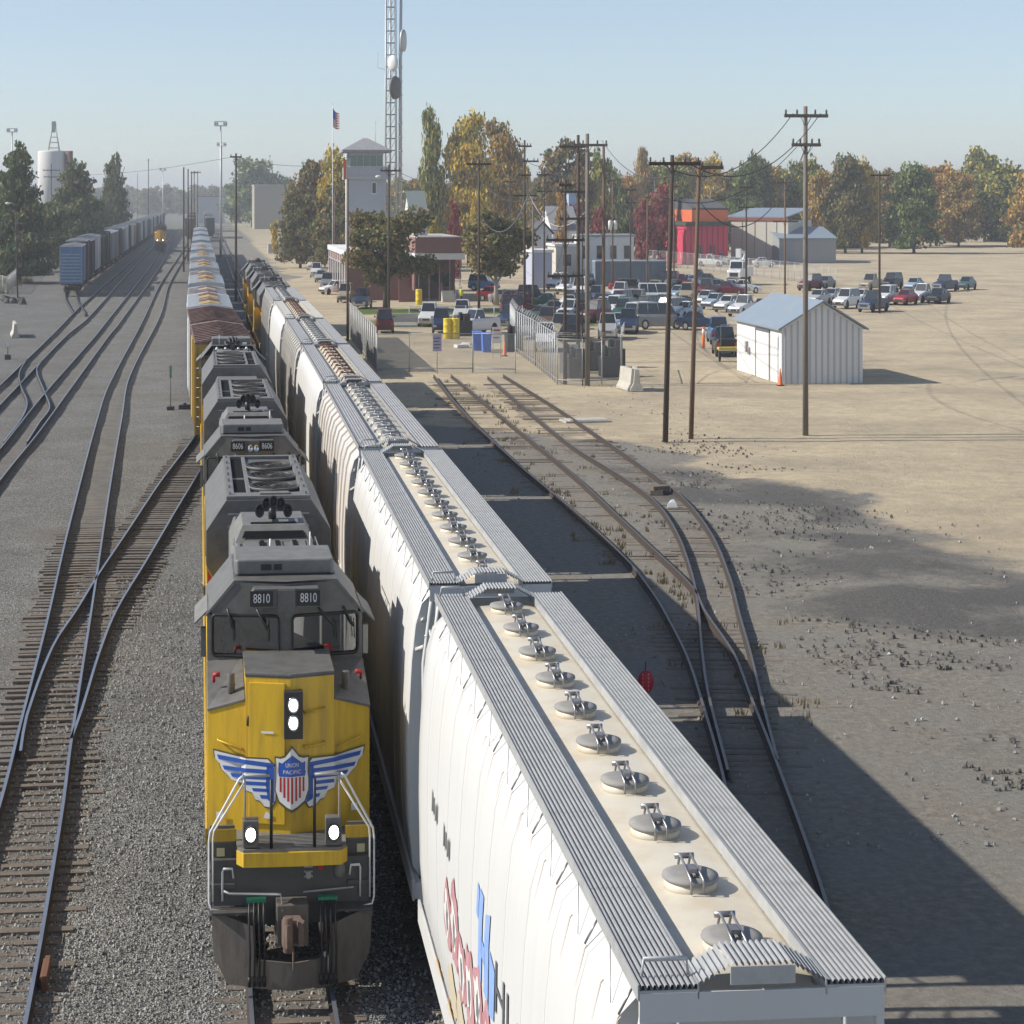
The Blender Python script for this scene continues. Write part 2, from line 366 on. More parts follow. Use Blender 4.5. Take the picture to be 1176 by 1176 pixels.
    l.new(mb.outputs['Result'], p.inputs['Normal'])
    me.materials.append(m)
    o = bpy.data.objects.new('ground', me); sc.collection.objects.link(o); o['kind'] = 'structure'
    return o
CTR_C = [(24, -3.75), (45, -3.85), (66, -4.33), (99, -4.95), (126, -5.65), (150, -6.0), (230, -5.6), (470, -4.2), (900, -3)]
CTR_D = [(50, -3.9), (62, -3.8), (73, -3.0), (88, -1.9), (100, -.7), (117, .5)]
CTR_E = [(60, -10.6), (114, -10.4), (142, -10.3), (202, -9.8), (222, -9.65), (400, -8.9), (900, -8.8)]
CTR_F = [(60, -14.1), (150, -14.1), (205, -14.2), (256, -14.1), (600, -13.6), (900, -13.5)]
ground()

# loose ballast stones on the near gravel
def stones(name, label, N, x0, x1, y0, y1, s0, s1, col, avoid=None, cat='gravel'):
    base = np.array([(-1,-.7,-.2),(.9,-.8,-.2),(1,.7,-.2),(-.8,.9,-.2),(-.5,-.4,.7),(.6,-.3,.8),(.5,.5,.6),(-.4,.4,.75)])
    fc = np.array([(4,5,6,7),(0,1,5,4),(1,2,6,5),(2,3,7,6),(3,0,4,7)])
    x = rng.uniform(x0, x1, N); y = y0+(y1-y0)*rng.random(N)**1.6; s = rng.uniform(s0, s1, N); a = rng.uniform(0, 6.28, N)
    if avoid is not None:
        k = avoid(x, y); x, y, s, a = x[k], y[k], s[k], a[k]; N = len(x)
    P = base[None]*s[:, None, None]*rng.uniform(.6, 1.25, (N, 1, 3)); P = P + rng.normal(0, .12, (N, 8, 3))*s[:, None, None]
    c, q = np.cos(a)[:, None], np.sin(a)[:, None]
    X = P[:, :, 0]*c-P[:, :, 1]*q + x[:, None]; Y = P[:, :, 0]*q+P[:, :, 1]*c + y[:, None]; Z = P[:, :, 2]+GZ+.02
    V = np.stack([X, Y, Z], -1).reshape(-1, 3); F = (fc[None]+8*np.arange(N)[:, None, None]).reshape(-1, 4)
    me = bpy.data.meshes.new(name); me.from_pydata(V.tolist(), [], F.tolist()); me.materials.append(col)
    o = bpy.data.objects.new(name, me); sc.collection.objects.link(o); return tag(o, label, cat, kind='stuff')
def stone_mat():
    m = mat('ballast_stone', (.26, .255, .235), .9)
    n = m.node_tree.nodes; l = m.node_tree.links; p = n['Principled BSDF']
    g = n.new('ShaderNodeNewGeometry'); r = n.new('ShaderNodeValToRGB')
    e = r.color_ramp.elements; e[0].color = (.13, .129, .122, 1); e[1].color = (.44, .435, .41, 1); e.new(.6).color = (.29, .287, .272, 1)
    l.new(g.outputs['Random Per Island'], r.inputs[0]); l.new(r.outputs[0], p.inputs['Base Color']); return m
SM = stone_mat()
stones('ballast_stones', 'loose grey ballast stones covering the ground left of the lead locomotive', 26000, -4.6, 4.4, 28, 75, .016, .034, SM)
stones('dark_rubble', 'dark clods and cinders heaped beyond the outer siding', 5200, 19, 31, 44, 118, .025, .075, mat('cinder_clod', (.09, .085, .075), .95, grime=.7, gcol=(.2, .185, .16), gscale=.6), avoid=lambda x, y: (np.abs(x-np.interp(y, [44, 60, 75, 90, 118], [14, 20, 24, 27, 30]))+3*np.sin(y*.5)+2.5*np.sin(y*1.3+x) < 2.2))
stones('rubble_stones', 'scattered grey rubble and stones on the dirt beside the curved tracks', 1500, 8, 34, 42, 150, .02, .06, SM)

# ------------------------------------------------------------------ tracks
RAILP = [(-.07, -.17), (.07, -.17), (.07, -.15), (.012, -.13), (.012, -.045), (.037, -.035), (.037, 0), (-.037, 0), (-.037, -.035), (-.012, -.045), (-.012, -.13), (-.07, -.15)]
def rail(path, parent, top, s=1.0):
    P = smooth_path(path, 1.2); mb = MB(); rings = []
    for i, p in enumerate(P):
        t = (P[min(i+1, len(P)-1)]-P[max(i-1, 0)]).normalized(); nrm = Vector((t.y, -t.x))
        rings.append([(p.x+nrm.x*a*s, p.y+nrm.y*a*s, z) for a, z in RAILP])
    mb.loft(rings, 1, False)
    k = len(RAILP)
    for i in range(len(rings)-1): mb.M[i*k+6] = 0
    return mb.build('rail', [top, M['railside']], parent)
def track(label, left, right, ties=None, top='railtop', tiemat='tie', tl=2.6, group='railway tracks', vis=70, sp=.56, jit=.03, ty=None, drop=0.0, fade=0.0):
    root = thing('railway_track', label, 'railway track', (0, 0, 0), 0, group)
    rail(left, root, M[top]); rail(right, root, M[top])
    L = smooth_path(left, .5); Rr = smooth_path(right, .5)
    if ties:
        ty0, ty1 = ties; y = ty0; k = 0; bulk = MB(); meshes = {}
        La = np.array([(p.y, p.x) for p in L]); La = La[np.argsort(La[:, 0])]; Ra = np.array([(p.y, p.x) for p in Rr]); Ra = Ra[np.argsort(Ra[:, 0])]
        while y < ty1:
            xl = np.interp(y, La[:, 0], La[:, 1]); xr = np.interp(y, Ra[:, 0], Ra[:, 1])
            xl2 = np.interp(y+2, La[:, 0], La[:, 1]); c = (xl+xr)/2; ln = max(tl, abs(xr-xl)+1.15)
            a = -math.atan2(xl2-xl, 2)*.9 + random.gauss(0, .012); off = random.gauss(0, jit*2); dz = random.uniform(-.02, .02)-drop-fade*float(sstep(ty1-(ty1-ty0)*.3, ty1, y))
            if k < vis:
                q = (round(ln*4)/4, k % 3)
                if q not in meshes:
                    mb = MB(); mb.cbox(0, 0, -.03, q[0]+random.uniform(-.08, .08), .23, .05); meshes[q] = mb.build('tie', M[tiemat], root); o = meshes[q]
                else: o = meshes[q].copy(); sc.collection.objects.link(o)
                o.location = (c+off, y, GZ+.012+dz); o.rotation_euler = (0, 0, a)
            else: bulk.cbox(c+off, y, GZ-.02+dz, ln, .23, .055, 0, a)
            k += 1; y += sp*random.uniform(.9, 1.1)
        if bulk.V: o = bulk.build('ties', M[tiemat], root); o['kind'] = 'stuff'
    return root
def px(pts, z=0): return [at(*p, z) for p in pts]
TA = track('straight main track under the yellow locomotives', [(.90, 5), (.90, 60), (.90, 90), (.5, 115), (.05, 140), (-.05, 200), (-.3, 320), (-.6, 900)],
      [(2.34, 5), (2.34, 60), (2.34, 90), (1.95, 115), (1.5, 140), (1.4, 200), (1.15, 320), (.85, 900)], (24, 60), vis=34, tiemat='tieb')
HOP = [(-40, 4.2), (0, 4.72), (17, 4.94), (20, 4.98), (34, 5.2), (54, 5.52), (74, 5.76), (92, 5.92), (115, 6.05), (160, 6.2), (300, 6.6), (900, 8)]
hopx = [(y, x) for y, x in HOP]
def hx(y): return interp(HOP, y)
track('track under the string of covered hopper cars', [(hx(y)-.72, y) for y in range(4, 190, 8)]+[(hx(y)-.72, y) for y in (260, 500, 900)],
      [(hx(y)+.72, y) for y in range(4, 190, 8)]+[(hx(y)+.72, y) for y in (260, 500, 900)], (20, 60), vis=20, tiemat='tieb')
Cl = [(-4.55, 22), (-4.56, 34)] + px([(0, 922), (24.5, 826.5), (53, 717), (77.6, 610.6), (112, 480), (125, 442), (162, 372)]) + [(-6.3, 320), (-4.9, 470), (-3.6, 620)]
Cr = [(-2.95, 22)] + px([(28.6, 1176), (70.4, 936), (81.6, 851), (105, 700), (127.5, 551), (139.8, 480), (148.6, 432.6), (184, 362)]) + [(-4.85, 320), (-3.4, 470), (-2.1, 620)]
track('left through track with the near turnout, running up the middle of the gravel', Cl, Cr, (26, 97), tl=2.7, vis=100, fade=.055, jit=.06, tiemat='tieb')
track('curved turnout leg crossing from the near left track to the locomotive track', px([(23.5, 862), (30.6, 822), (61, 741), (87.8, 700), (110, 663.7), (147, 608.6), (183.7, 553.5), (224.5, 498.4)])+[(.75, 135)],
      px([(81.6, 848), (94, 814), (114, 749), (133.7, 700), (167, 645), (204, 582), (230.6, 537)])+[(1.35, 122), (2.0, 138)], (66, 118), tiemat='tie', vis=80, tl=2.75)
El = [(-11.3, 60)]+px([(4, 510), (49, 454), (109.5, 385.6), (121, 371), (172, 307)])+[(-10.2, 560), (-9.6, 900)]
Er = [(-10.0, 60)]+px([(0, 551), (42.8, 498), (78, 450), (125, 385.6), (137, 371), (187.8, 299.6)])+[(-8.6, 560), (-8.1, 900)]
track('second track from the left, joined by the S-shaped crossover', El, Er, None)
track('far left track curving past the blue boxcar', [(-14.85, 60), (-14.85, 149)]+px([(60.6, 383.7), (92, 352)])+[(-14.9, 400), (-14.2, 900)],
      [(-13.4, 60), (-13.45, 136)]+px([(47, 415), (78, 383.7), (99.8, 366)])+[(-13.1, 363), (-12.75, 900)], None)
track('S-shaped crossover between the two left tracks', px([(33, 409), (22.5, 426.7), (23.5, 442), (31, 462), (25, 479.5), (4, 507)]),
      px([(47, 415), (42, 424.7), (51, 450), (56.7, 468), (45, 485), (31, 507)]), None)
track('short spur leading to the parked blue boxcar', px([(84, 359), (80, 352), (75, 340.6), (78, 332)])+[(-21.0, 330), (-20.2, 420), (-17.5, 900)],
      px([(98, 361), (96, 356), (89, 344.5), (89, 333)])+[(-19.5, 330), (-18.7, 420), (-16, 900)], None)
Hl = px([(498, 430), (530, 470), (591.6, 530), (642.6, 572), (680, 604), (723.8, 646.7), (751.4, 682.9), (762, 700), (787.6, 750), (804.6, 800), (834, 906)])+[(10.3, 36), (7.6, 24)]
Hr = px([(518, 430), (585, 485), (660, 545.7), (702.5, 585), (740.8, 621), (796, 674), (808.8, 700), (842.8, 750), (859.9, 793.5), (891.7, 874)])+[(12.4, 38), (9.7, 26)]
track('old rusty siding beside the hopper car shadows', Hl[::-1], Hr[::-1], (45, 154), top='railold', tiemat='tieb', vis=90, jit=.12, drop=.040, group='old sidings on the right', sp=.6)
Il = px([(560, 431.8), (610, 474), (658, 512), (723.8, 553), (755.7, 578.7), (777, 610.5), (791.8, 648.8), (800.3, 685), (806.7, 750), (813, 793.5), (836, 884)])
Ir = px([(578, 430), (640, 468), (687.6, 500), (726.7, 527), (745, 540.4), (785.4, 572), (817, 612.7), (838.6, 663.7), (849, 704), (862, 750), (872.6, 793.5), (893, 872)])
track('outer old siding curving along the dark cinders', Il[::-1], Ir[::-1], (49, 153), top='railold', tiemat='tieb', vis=90, jit=.12, drop=.040, group='old sidings on the right', sp=.6)
# ------------------------------------------------------------------ rolling stock: trucks (bogies)
def truck(parent, yc, n=2, gauge=1.5, wr=.46, sp=1.78, m='ldark', axle=None):
    mb = MB(); L = (n-1)*sp
    for s in (-1, 1):
        mb.prism([(yc-L/2-.35, .38), (yc-L/2-.2, .62), (yc-.4, .82), (yc+.4, .82), (yc+L/2+.2, .62), (yc+L/2+.35, .38), (yc+L/2-.2, .3), (yc+.3, .28), (yc-.3, .28), (yc-L/2+.2, .3)], 'x', s*.98-.08, s*.98+.08)
    mb.box(-1.0, 1.0, yc-.2, yc+.2, .45, .75)
    t = mb.build('truck', M[m], parent)
    for k in range(n):
        y = yc-L/2+k*sp
        w = MB(); w.cyl((-.72, y, wr), 'x', .07, 1.44, 8)
        for s in (-1, 1): w.lathe([(.04, -.06), (wr+.025, -.06), (wr+.025, -.03), (wr, -.02), (wr, .07), (wr-.08, .07), (wr-.1, .03), (.12, .03), (.1, .09), (.01, .09)], (s*.77, y, wr), 20, 0, 'x')
        w.build('wheelset', M['rust'], t)
    return t

# ------------------------------------------------------------------ locomotive
def decal(polys, z0, surf, mat_, parent, name, cuts=(-.8, 0, .8), off=.012, x0=0):
    "flat artwork (x, z) folded on to the nose; polys: list of point lists or (verts, faces)"
    bm = bmesh.new()
    for P in polys:
        if isinstance(P, tuple):
            vs = [bm.verts.new((v[0]+x0, 0, v[1]+z0)) for v in P[0]]
            for f in P[1]:
                try: bm.faces.new([vs[i] for i in f])
                except Exception: pass
        else:
            bm.faces.new([bm.verts.new((p[0]+x0, 0, p[1]+z0)) for p in P])
    bmesh.ops.triangulate(bm, faces=bm.faces[:])
    for c in cuts: bmesh.ops.bisect_plane(bm, geom=bm.verts[:]+bm.edges[:]+bm.faces[:], plane_co=(c, 0, 0), plane_no=(1, 0, 0))
    for v in bm.verts: v.co.y = surf(v.co.x)-off
    for f in bm.faces:
        f.normal_update()
        if f.normal.y > 0: f.normal_flip()
    me = bpy.data.meshes.new(name); bm.to_mesh(me); bm.free(); me.materials.append(mat_)
    o = bpy.data.objects.new(name, me); sc.collection.objects.link(o); o.parent = parent; return o
def nose_y(x):
    a = abs(x)
    return .75+.22*a/.8 if a <= .8005 else 1.05+.22*(a-.8)/.67
def loco(number, label, x, y, rz=0, full=True, toplights=False, group=None, dirty=False):
    r = thing('locomotive', label, 'locomotive', (x, y, 0), rz, group)
    Yl, G, G2, D = M['yellow'], M['lgrey'], M['lgrey2'], M['ldark']
    # frame, tank, trucks
    mb = MB(); mb.box(-1.48, 1.48, 1.0, 21.9, 1.42, 1.75); mb.box(-1.2, 1.2, 1.2, 21.6, 1.05, 1.42); mb.build('frame', D, r)
    mb = MB()
    for s in (-1, 1): mb.box(s*1.5-.02, s*1.5+.02, 1.5, 21.5, 1.52, 1.72)
    mb.split('side_sill', Yl, r)
    mb = MB(); mb.prism([(-1.35, .5), (-1.1, .35), (1.1, .35), (1.35, .5), (1.45, 1.3), (-1.45, 1.3)], 'y', 8.0, 14.4); mb.build('fuel_tank', D, r)
    for yc in (4.6, 18.2): truck(r, yc, 3, sp=2.05, wr=.53)
    # long hood
    mb = MB(); mb.box(-.93, .93, 5.6, 21.3, 1.75, 3.75); mb.build('engine_hood', Yl, r)
    mb = MB()
    for k in range(14):
        for s in (-1, 1): mb.box(s*.945-.012, s*.945+.012, 5.9+k*1.06, 6.82+k*1.06, 1.95, 3.5)
    mb.split('hood_door', Yl, r)
    mb = MB(); mb.prism([(-.94, 3.75), (.94, 3.75), (.94, 4.25), (.82, 4.48), (-.82, 4.48), (-.94, 4.25)], 'y', 5.6, 21.35); mb.build('hood_roof', G2, r, bevel=.02)
    mb = MB()  # roof plates with slots, lifting lugs
    mb.box(-.86, .86, 5.7, 5.8, 4.48, 4.56); mb.box(-.9, .9, 7.0, 7.06, 4.48, 4.51)
    for xx in (-.5, 0, .5): mb.box(xx-.16, xx+.16, 7.2, 9.0, 4.48, 4.50)
    mb.split('roof_panel', G2, r)
    mb = MB()
    for xx in (-.27, .06, .43): mb.box(xx-.045, xx+.045, 6.3, 8.3, 4.50, 4.515)
    mb.split('roof_slot', M['matte'], r)
    for xx, yy in ((-.72, 5.95), (-.32, 6.2), (.3, 6.1), (.72, 5.95)):
        mb = MB(); mb.lathe([(.07, 0), (.07, .09), (.05, .13), (.001, .15)], (xx, yy, 4.48), 10); mb.build('antenna_dome', M['white'], r)
    mb = MB(); mb.box(-.55, -.35, 6.5, 6.9, 4.48, 4.58); mb.box(.45, .8, 6.55, 6.75, 4.48, 4.56); mb.split('roof_box', M['lgrey2'], r)
    mb = MB()
    for xx in (-.88, .88): mb.tube([(xx, 6.0, 4.46), (xx, 6.0, 4.56), (xx, 8.2, 4.56), (xx, 8.2, 4.46)], .014, 5)
    mb.split('roof_grab_iron', M['steel'], r)
    mb = MB()
    for xx in (-.75, -.25, .25, .75):
        for yy in (11.3, 7.1): mb.cbox(xx, yy, 4.48, .06, .06, .07)
    for xx in (-.9, .9):
        for k in range(7): mb.cbox(xx, 12.2+k*1.1, 4.8, .05, .08, .05)
    mb.split('lifting_lug', M['steel'], r)
    mb = MB(); mb.box(-.75, -.55, 5.0, 5.2, 4.655, 4.72); mb.tube([(.6, 5.1, 4.655), (.6, 5.1, 5.0)], .015, 5); mb.tube([(-.2, 5.2, 4.655), (-.2, 5.2, 4.9)], .02, 5); mb.split('antenna', M['white'], r)
    # raised exhaust hatch
    mb = MB()
    mb.loft([[(-.85, 8.3, 4.48), (.85, 8.3, 4.48), (.85, 10.8, 4.48), (-.85, 10.8, 4.48)], [(-.68, 8.65, 4.70), (.68, 8.65, 4.70), (.68, 10.5, 4.70), (-.68, 10.5, 4.70)]], 0, False)
    mb.build('exhaust_hatch', G2, r)
    mb = MB(); mb.box(-.5, .5, 8.8, 9.0, 4.70, 4.71); mb.add([(-.7, 8.36, 4.54), (.7, 8.36, 4.54), (.64, 8.50, 4.63), (-.64, 8.50, 4.63)], [(0, 1, 2, 3)]); mb.split('intake_slot', M['matte'], r)
    # horn cluster
    mb = MB(); mb.T = Matrix.Translation((0, -.45, -.04)); mb.cyl((0, 9.95, 4.72), 'z', .09, .22, 10)
    for hx_, hy_, hz_, L_ in ((-.3, 9.45, 4.92, .5), (-.15, 9.4, 5.03, .55), (0, 9.35, 5.06, .6), (.16, 9.4, 5.03, .5), (.32, 9.45, 4.92, .45)):
        mb.tube([(hx_*.3, 10.0, 4.93), (hx_, 10.0, hz_), (hx_, hy_+.2, hz_), (hx_, hy_, hz_)], .035, 8)
        mb.lathe([(.03, .25), (.045, .12), (.1, .0), (.105, -.01), (.085, .0), (.03, .12)], (hx_, hy_-.05, hz_), 12, 0, 'y')
    mb.build('horn', M['blackm'], r)
    # flared radiator section
    pr = [(-.93, 3.05), (-1.47, 3.7), (-1.47, 4.25), (-1.0, 4.74), (1.0, 4.74), (1.47, 4.25), (1.47, 3.7), (.93, 3.05)]
    mb = MB(); mb.prism(pr, 'y', 11.9, 19.4); mb.build('radiator_housing', G, r, bevel=.015)
    mb = MB(); mb.box(-.99, .99, 11.95, 12.5, 4.745, 4.80); mb.box(-.2, .5, 12.1, 12.4, 4.80, 4.83); mb.box(-.99, -.8, 12.5, 19.3, 4.745, 4.80); mb.box(.8, .99, 12.5, 19.3, 4.745, 4.80); mb.box(-.8, .8, 19.1, 19.3, 4.745, 4.8)
    mb.box(-.5, -.4, 12.5, 19.1, 4.745, 4.79); mb.build('fan_deck', G2, r, bevel=.01)
    mb = MB(); mb.box(-.8, -.5, 12.7, 15.2, 4.742, 4.748); mb.box(-.8, -.5, 15.6, 19.0, 4.742, 4.748); mb.split('shutter', M['matte'], r)
    mb = MB(); mb.box(-.96, .96, 11.885, 11.895, 4.3, 4.33); mb.box(-.96, .96, 11.885, 11.895, 4.5, 4.53); mb.split('panel_seam', M['galv2'], r)
    for k in range(3):
        c = (.2, 13.6+k*1.85, 4.745)
        mb = MB(); mb.lathe([(.62, 0), (.64, .05), (.61, .06), (.59, .05), (.58, .01)], c, 28)
        mb.lathe([(.1, 0), (.1, .06), (.001, .07)], c, 10)
        f = mb.build('radiator_fan', M['lgrey'], r)
        mb = MB(); mb.lathe([(.57, .015), (.001, .02)], c, 24); mb.build('fan_well', M['matte'], f)
        mb = MB()
        for j in range(9):
            a = j*2*math.pi/9; ca, sa = math.cos(a), math.sin(a)
            mb.add([(c[0]+.08*ca, c[1]+.08*sa, c[2]+.03), (c[0]+.56*ca, c[1]+.56*sa, c[2]+.02), (c[0]+.56*math.cos(a+.34), c[1]+.56*math.sin(a+.34), c[2]+.05), (c[0]+.08*math.cos(a+.6), c[1]+.08*math.sin(a+.6), c[2]+.05)], [(0, 1, 2, 3)])
        for j in range(4):
            rr = .14*(j+1); mb.tube([(c[0]+rr*math.cos(t*math.pi/8), c[1]+rr*math.sin(t*math.pi/8), c[2]+.065) for t in range(17)], .006, 4)
        mb.build('fan_blades', M['ldark'], f)
    mb = MB()
    for s in (-1, 1): mb.add([(s*.935, 11.9, 3.0), (s*1.42, 11.9, 3.6), (s*1.42, 11.9, 3.42), (s*.935, 11.9, 2.85), (s*.935, 11.88, 3.0), (s*1.42, 11.88, 3.6), (s*1.42, 11.88, 3.42), (s*.935, 11.88, 2.85)], [(0, 1, 2, 3), (7, 6, 5, 4), (0, 4, 5, 1), (2, 6, 7, 3), (1, 5, 6, 2)])
    mb.split('red_warning_stripe', M['red'], r)
    # cab
    mb = MB()  # lower cab sides (yellow) and upper shell (grey) with real window openings in front
    for s in (-1, 1): mb.box(s*1.45-.03, s*1.45+.03, 3.0, 5.6, 1.75, 3.1)
    mb.box(-1.44, 1.44, 5.5, 5.6, 1.75, 3.1); mb.build('cab_lower', Yl, r)
    def cy(xx): return 2.62+.30*abs(xx)/1.47
    mb = MB(); zt = lambda xx: 4.62 if abs(xx) <= .98 else 4.62-(abs(xx)-.98)/.49*.42
    def q(xa, xb, za, zb, zb2=None, off=0):
        zb2 = zb if zb2 is None else zb2
        mb.add([(xa, cy(xa)+off, za), (xb, cy(xb)+off, za), (xb, cy(xb)+off, zb2), (xa, cy(xa)+off, zb), (xa, cy(xa)+.08+off, za), (xb, cy(xb)+.08+off, za), (xb, cy(xb)+.08+off, zb2), (xa, cy(xa)+.08+off, zb)],
               [(0, 1, 2, 3), (7, 6, 5, 4), (0, 4, 5, 1), (3, 2, 6, 7), (0, 3, 7, 4), (1, 5, 6, 2)])
    zb_, zt_ = 3.67, 4.20
    for s in (-1, 1):
        f = lambda a, b, *k: q(a, b, *k) if s > 0 else q(-b, -a, *([k[0]] + ([k[2], k[1]] if len(k) > 2 else [k[1]])))
        f(0, .13, 3.2, 4.62); f(.13, 1.39, 3.2, zb_); f(1.39, 1.47, 3.2, 4.20)
        f(.13, .98, zt_, 4.62); f(.98, 1.39, zt_, 4.62, zt(1.39))
    for s in (-1, 1):
        mb.box(s*1.44-.03, s*1.44+.03, 2.95, 5.6, 3.1, 3.55); mb.box(s*1.44-.03, s*1.44+.03, 2.95, 3.3, 3.55, 4.2); mb.box(s*1.44-.03, s*1.44+.03, 4.9, 5.6, 3.55, 4.2); mb.box(s*1.44-.03, s*1.44+.03, 3.3, 4.9, 4.08, 4.2)
    mb.box(-1.41, 1.41, 5.5, 5.58, 3.1, 4.2)
    mb.build('cab', G, r)
    mb = MB(); rf = [(-1.5, 4.17), (-1.5, 4.21), (-.98, 4.65), (.98, 4.65), (1.5, 4.21), (1.5, 4.17), (.97, 4.6), (-.97, 4.6)]
    A = [(p[0], cy(p[0])-.02, p[1]) for p in rf]; B = [(p[0], 5.62, p[1]) for p in rf]
    for i in range(5): mb.add([A[i], A[i+1], B[i+1], B[i]], [(0, 3, 2, 1)])
    mb.add([A[5], A[6], B[6], B[5]], [(0, 3, 2, 1)]); mb.add([A[6], A[7], B[7], B[6]], [(0, 3, 2, 1)]); mb.add([A[7], A[0], B[0], B[7]], [(0, 3, 2, 1)])
    mb.add([A[7], A[6], A[3], A[2]], [(0, 1, 2, 3)]); mb.add([A[0], A[7], A[2], A[1]], [(0, 1, 2, 3)]); mb.add([A[6], A[5], A[4], A[3]], [(0, 1, 2, 3)])
    mb.add([(-.98, cy(.98), 4.65), (0, cy(0)-.02, 4.65), (.98, cy(.98), 4.65)], [(0, 1, 2)])
    mb.build('cab_roof', G, r)
    mb = MB(); mb.box(-1.3, 1.3, 3.1, 5.4, 3.2, 3.22); mb.build('cab_floor', M['blackm'], r)
    mb = MB(); mb.prism([(-.9, 0), (.9, 0), (.95, .06), (.95, 1.5), (-.95, 1.5), (-.95, .06)], 'z', 4.655, 4.86)
    mb.V = [(v[0], v[1]+3.25, v[2]) for v in mb.V]; mb.build('air_conditioner', G2, r, bevel=.03)
    mb = MB(); mb.box(-.45, -.25, 3.235, 3.245, 4.72, 4.8); mb.box(-.2, -.05, 3.235, 3.245, 4.72, 4.8); mb.box(-.88, .88, 3.22, 3.24, 4.66, 4.68); mb.split('vent_grille', M['black'], r)
    for s in (-1, 1):
        # front windows
        xs = sorted((s*.13, s*1.39)); pts = []
        for (cx_, cz_, a0) in ((xs[1]-.07, zt_-.07, 0), (xs[0]+.07, zt_-.07, 90), (xs[0]+.07, zb_+.07, 180), (xs[1]-.07, zb_+.07, 270)):
            for k in range(4): a = R(a0+k*30); pts.append((cx_+.07*math.cos(a), cz_+.07*math.sin(a)))
        mb = MB(); mb.tube([(p[0], cy(p[0])-.012, p[1]) for p in pts+pts[:2]], .022, 6)
        w = mb.build('windshield_gasket', M['black'], r)
        mb = MB(); mb.add([(p[0], cy(p[0])+.03, p[1]) for p in pts], [tuple(range(len(pts)))]); mb.build('windshield', GLASS, w)
        # wipers
        mb = MB()
        for wx in ((.62, .95), (1.1, 1.3)) if s > 0 else ((-1.1, -1.0), (-.55, -.35)):
            x0_, x1_ = wx; mb.tube([(x0_, cy(x0_)-.05, 4.29), (x1_, cy(x1_)-.06, 4.03)], .022, 6); mb.tube([(x1_, cy(x1_)-.06, 4.13), (x1_+.02, cy(x1_)-.05, 3.87)], .01, 4)
        mb.split('wiper', M['blackm'], r)
        # sun visor, mirror box, side window
        mb = MB(); mb.add([(s*1.47, 3.0, 4.22), (s*1.47, 4.6, 4.22), (s*1.72, 4.6, 4.05), (s*1.72, 3.0, 4.05), (s*1.47, 3.0, 4.25), (s*1.47, 4.6, 4.25), (s*1.72, 4.6, 4.08), (s*1.72, 3.0, 4.08)],
               [(0, 1, 2, 3), (7, 6, 5, 4), (0, 3, 7, 4), (2, 1, 5, 6), (3, 2, 6, 7), (0, 4, 5, 1)]); mb.build('sun_visor', G2, r)
        mb = MB(); mb.box(min(s*1.5, s*1.6), max(s*1.5, s*1.6), 3.1, 3.25, 3.62, 4.0); mb.build('wind_deflector', M['conc'] if s > 0 else G2, r)
        mb = MB(); mb.box(s*1.46-.015, s*1.46+.015, 3.3, 4.9, 3.55, 4.08); mb.build('side_window', DGLASS, r)
    # number boards
    mb = MB(); mb.prism([(-.64, 4.35), (.60, 4.35), (.64, 4.40), (.60, 4.59), (-.60, 4.59), (-.66, 4.52)], 'y', 2.36, 2.72); mb.prism([(-.16, 4.3), (.16, 4.3), (.16, 4.58), (-.16, 4.58)], 'y', 2.30, 2.4)
    nb = mb.build('number_board_housing', G, r)
    vs, fs = text_mesh(number, .17, .31) if number else ([], [])
    for c in (-.45, .43) if number else ():
        mb = MB(); mb.box(c-.23, c+.2, 2.335, 2.36, 4.37, 4.57); b_ = mb.build('number_board', M['black'], nb)
        mb = MB(); mb.add([(v[0]+c-.015, 2.328, v[1]+4.47) for v in vs], fs); mb.build('number', M['white'], nb)
    if toplights:
        for c in (-.09, .09):
            mb = MB(); mb.lathe([(.001, .0), (.075, .0), (.08, -.03), (.07, .02)], (c, 2.29, 4.44), 14, 0, 'y'); mb.build('headlight', M['chrome'], r)
    if not full: return r
    # nose
    def np_(xx): return (xx, nose_y(xx))
    mb = MB()
    c = [(0, .75), (.8, .97), (.8, 2.9), (-.8, 2.9), (-.8, .97)]
    mb.prism(c, 'z', 1.78, 3.72); 
    for s in (-1, 1):
        a = [(s*.8, 1.05), (s*1.47, 1.27), (s*1.47, 3.0), (s*.8, 3.0)]
        zz = [3.385, 3.235, 3.47, 3.55]; 
        vs_ = [(p[0], p[1], 1.78) for p in a]+[(p[0], p[1], z) for p, z in zip(a, zz)]
        fs_ = [(0, 3, 2, 1), (4, 5, 6, 7), (0, 1, 5, 4), (1, 2, 6, 5), (2, 3, 7, 6), (3, 0, 4, 7)]
        mb.add(vs_, fs_ if s > 0 else [f[::-1] for f in fs_])
    nose = mb.build('nose', Yl, r)
    mb = MB()
    mb.prism([(0, .735), (.812, .955), (.812, 2.65), (-.812, 2.65), (-.812, .955)], 'z', 3.72, 3.755)
    mb.prism([(0, .742), (.806, .963), (.806, 1.2), (-.806, 1.2), (-.806, .963)], 'z', 3.70, 3.72)
    for s in (-1, 1):
        a = [(s*.81, 1.03), (s*1.485, 1.25), (s*1.485, 2.9), (s*.81, 2.9)]; zz = [3.42, 3.27, 3.60, 3.66]
        vs_ = [(p[0], p[1], z-.10) for p, z in zip(a, [3.485, 3.335, 3.45, 3.5])]+[(p[0], p[1], z) for p, z in zip(a, zz)]
        fs_ = [(0, 3, 2, 1), (4, 5, 6, 7), (0, 1, 5, 4), (1, 2, 6, 5), (2, 3, 7, 6), (3, 0, 4, 7)]
        mb.add(vs_, fs_ if s > 0 else [f[::-1] for f in fs_])
        mb.tube([(s*1.05, 1.5, 3.42), (s*1.05, 1.5, 3.66)], .07, 10)
    mb.build('nose_top', G, nose, bevel=.01)
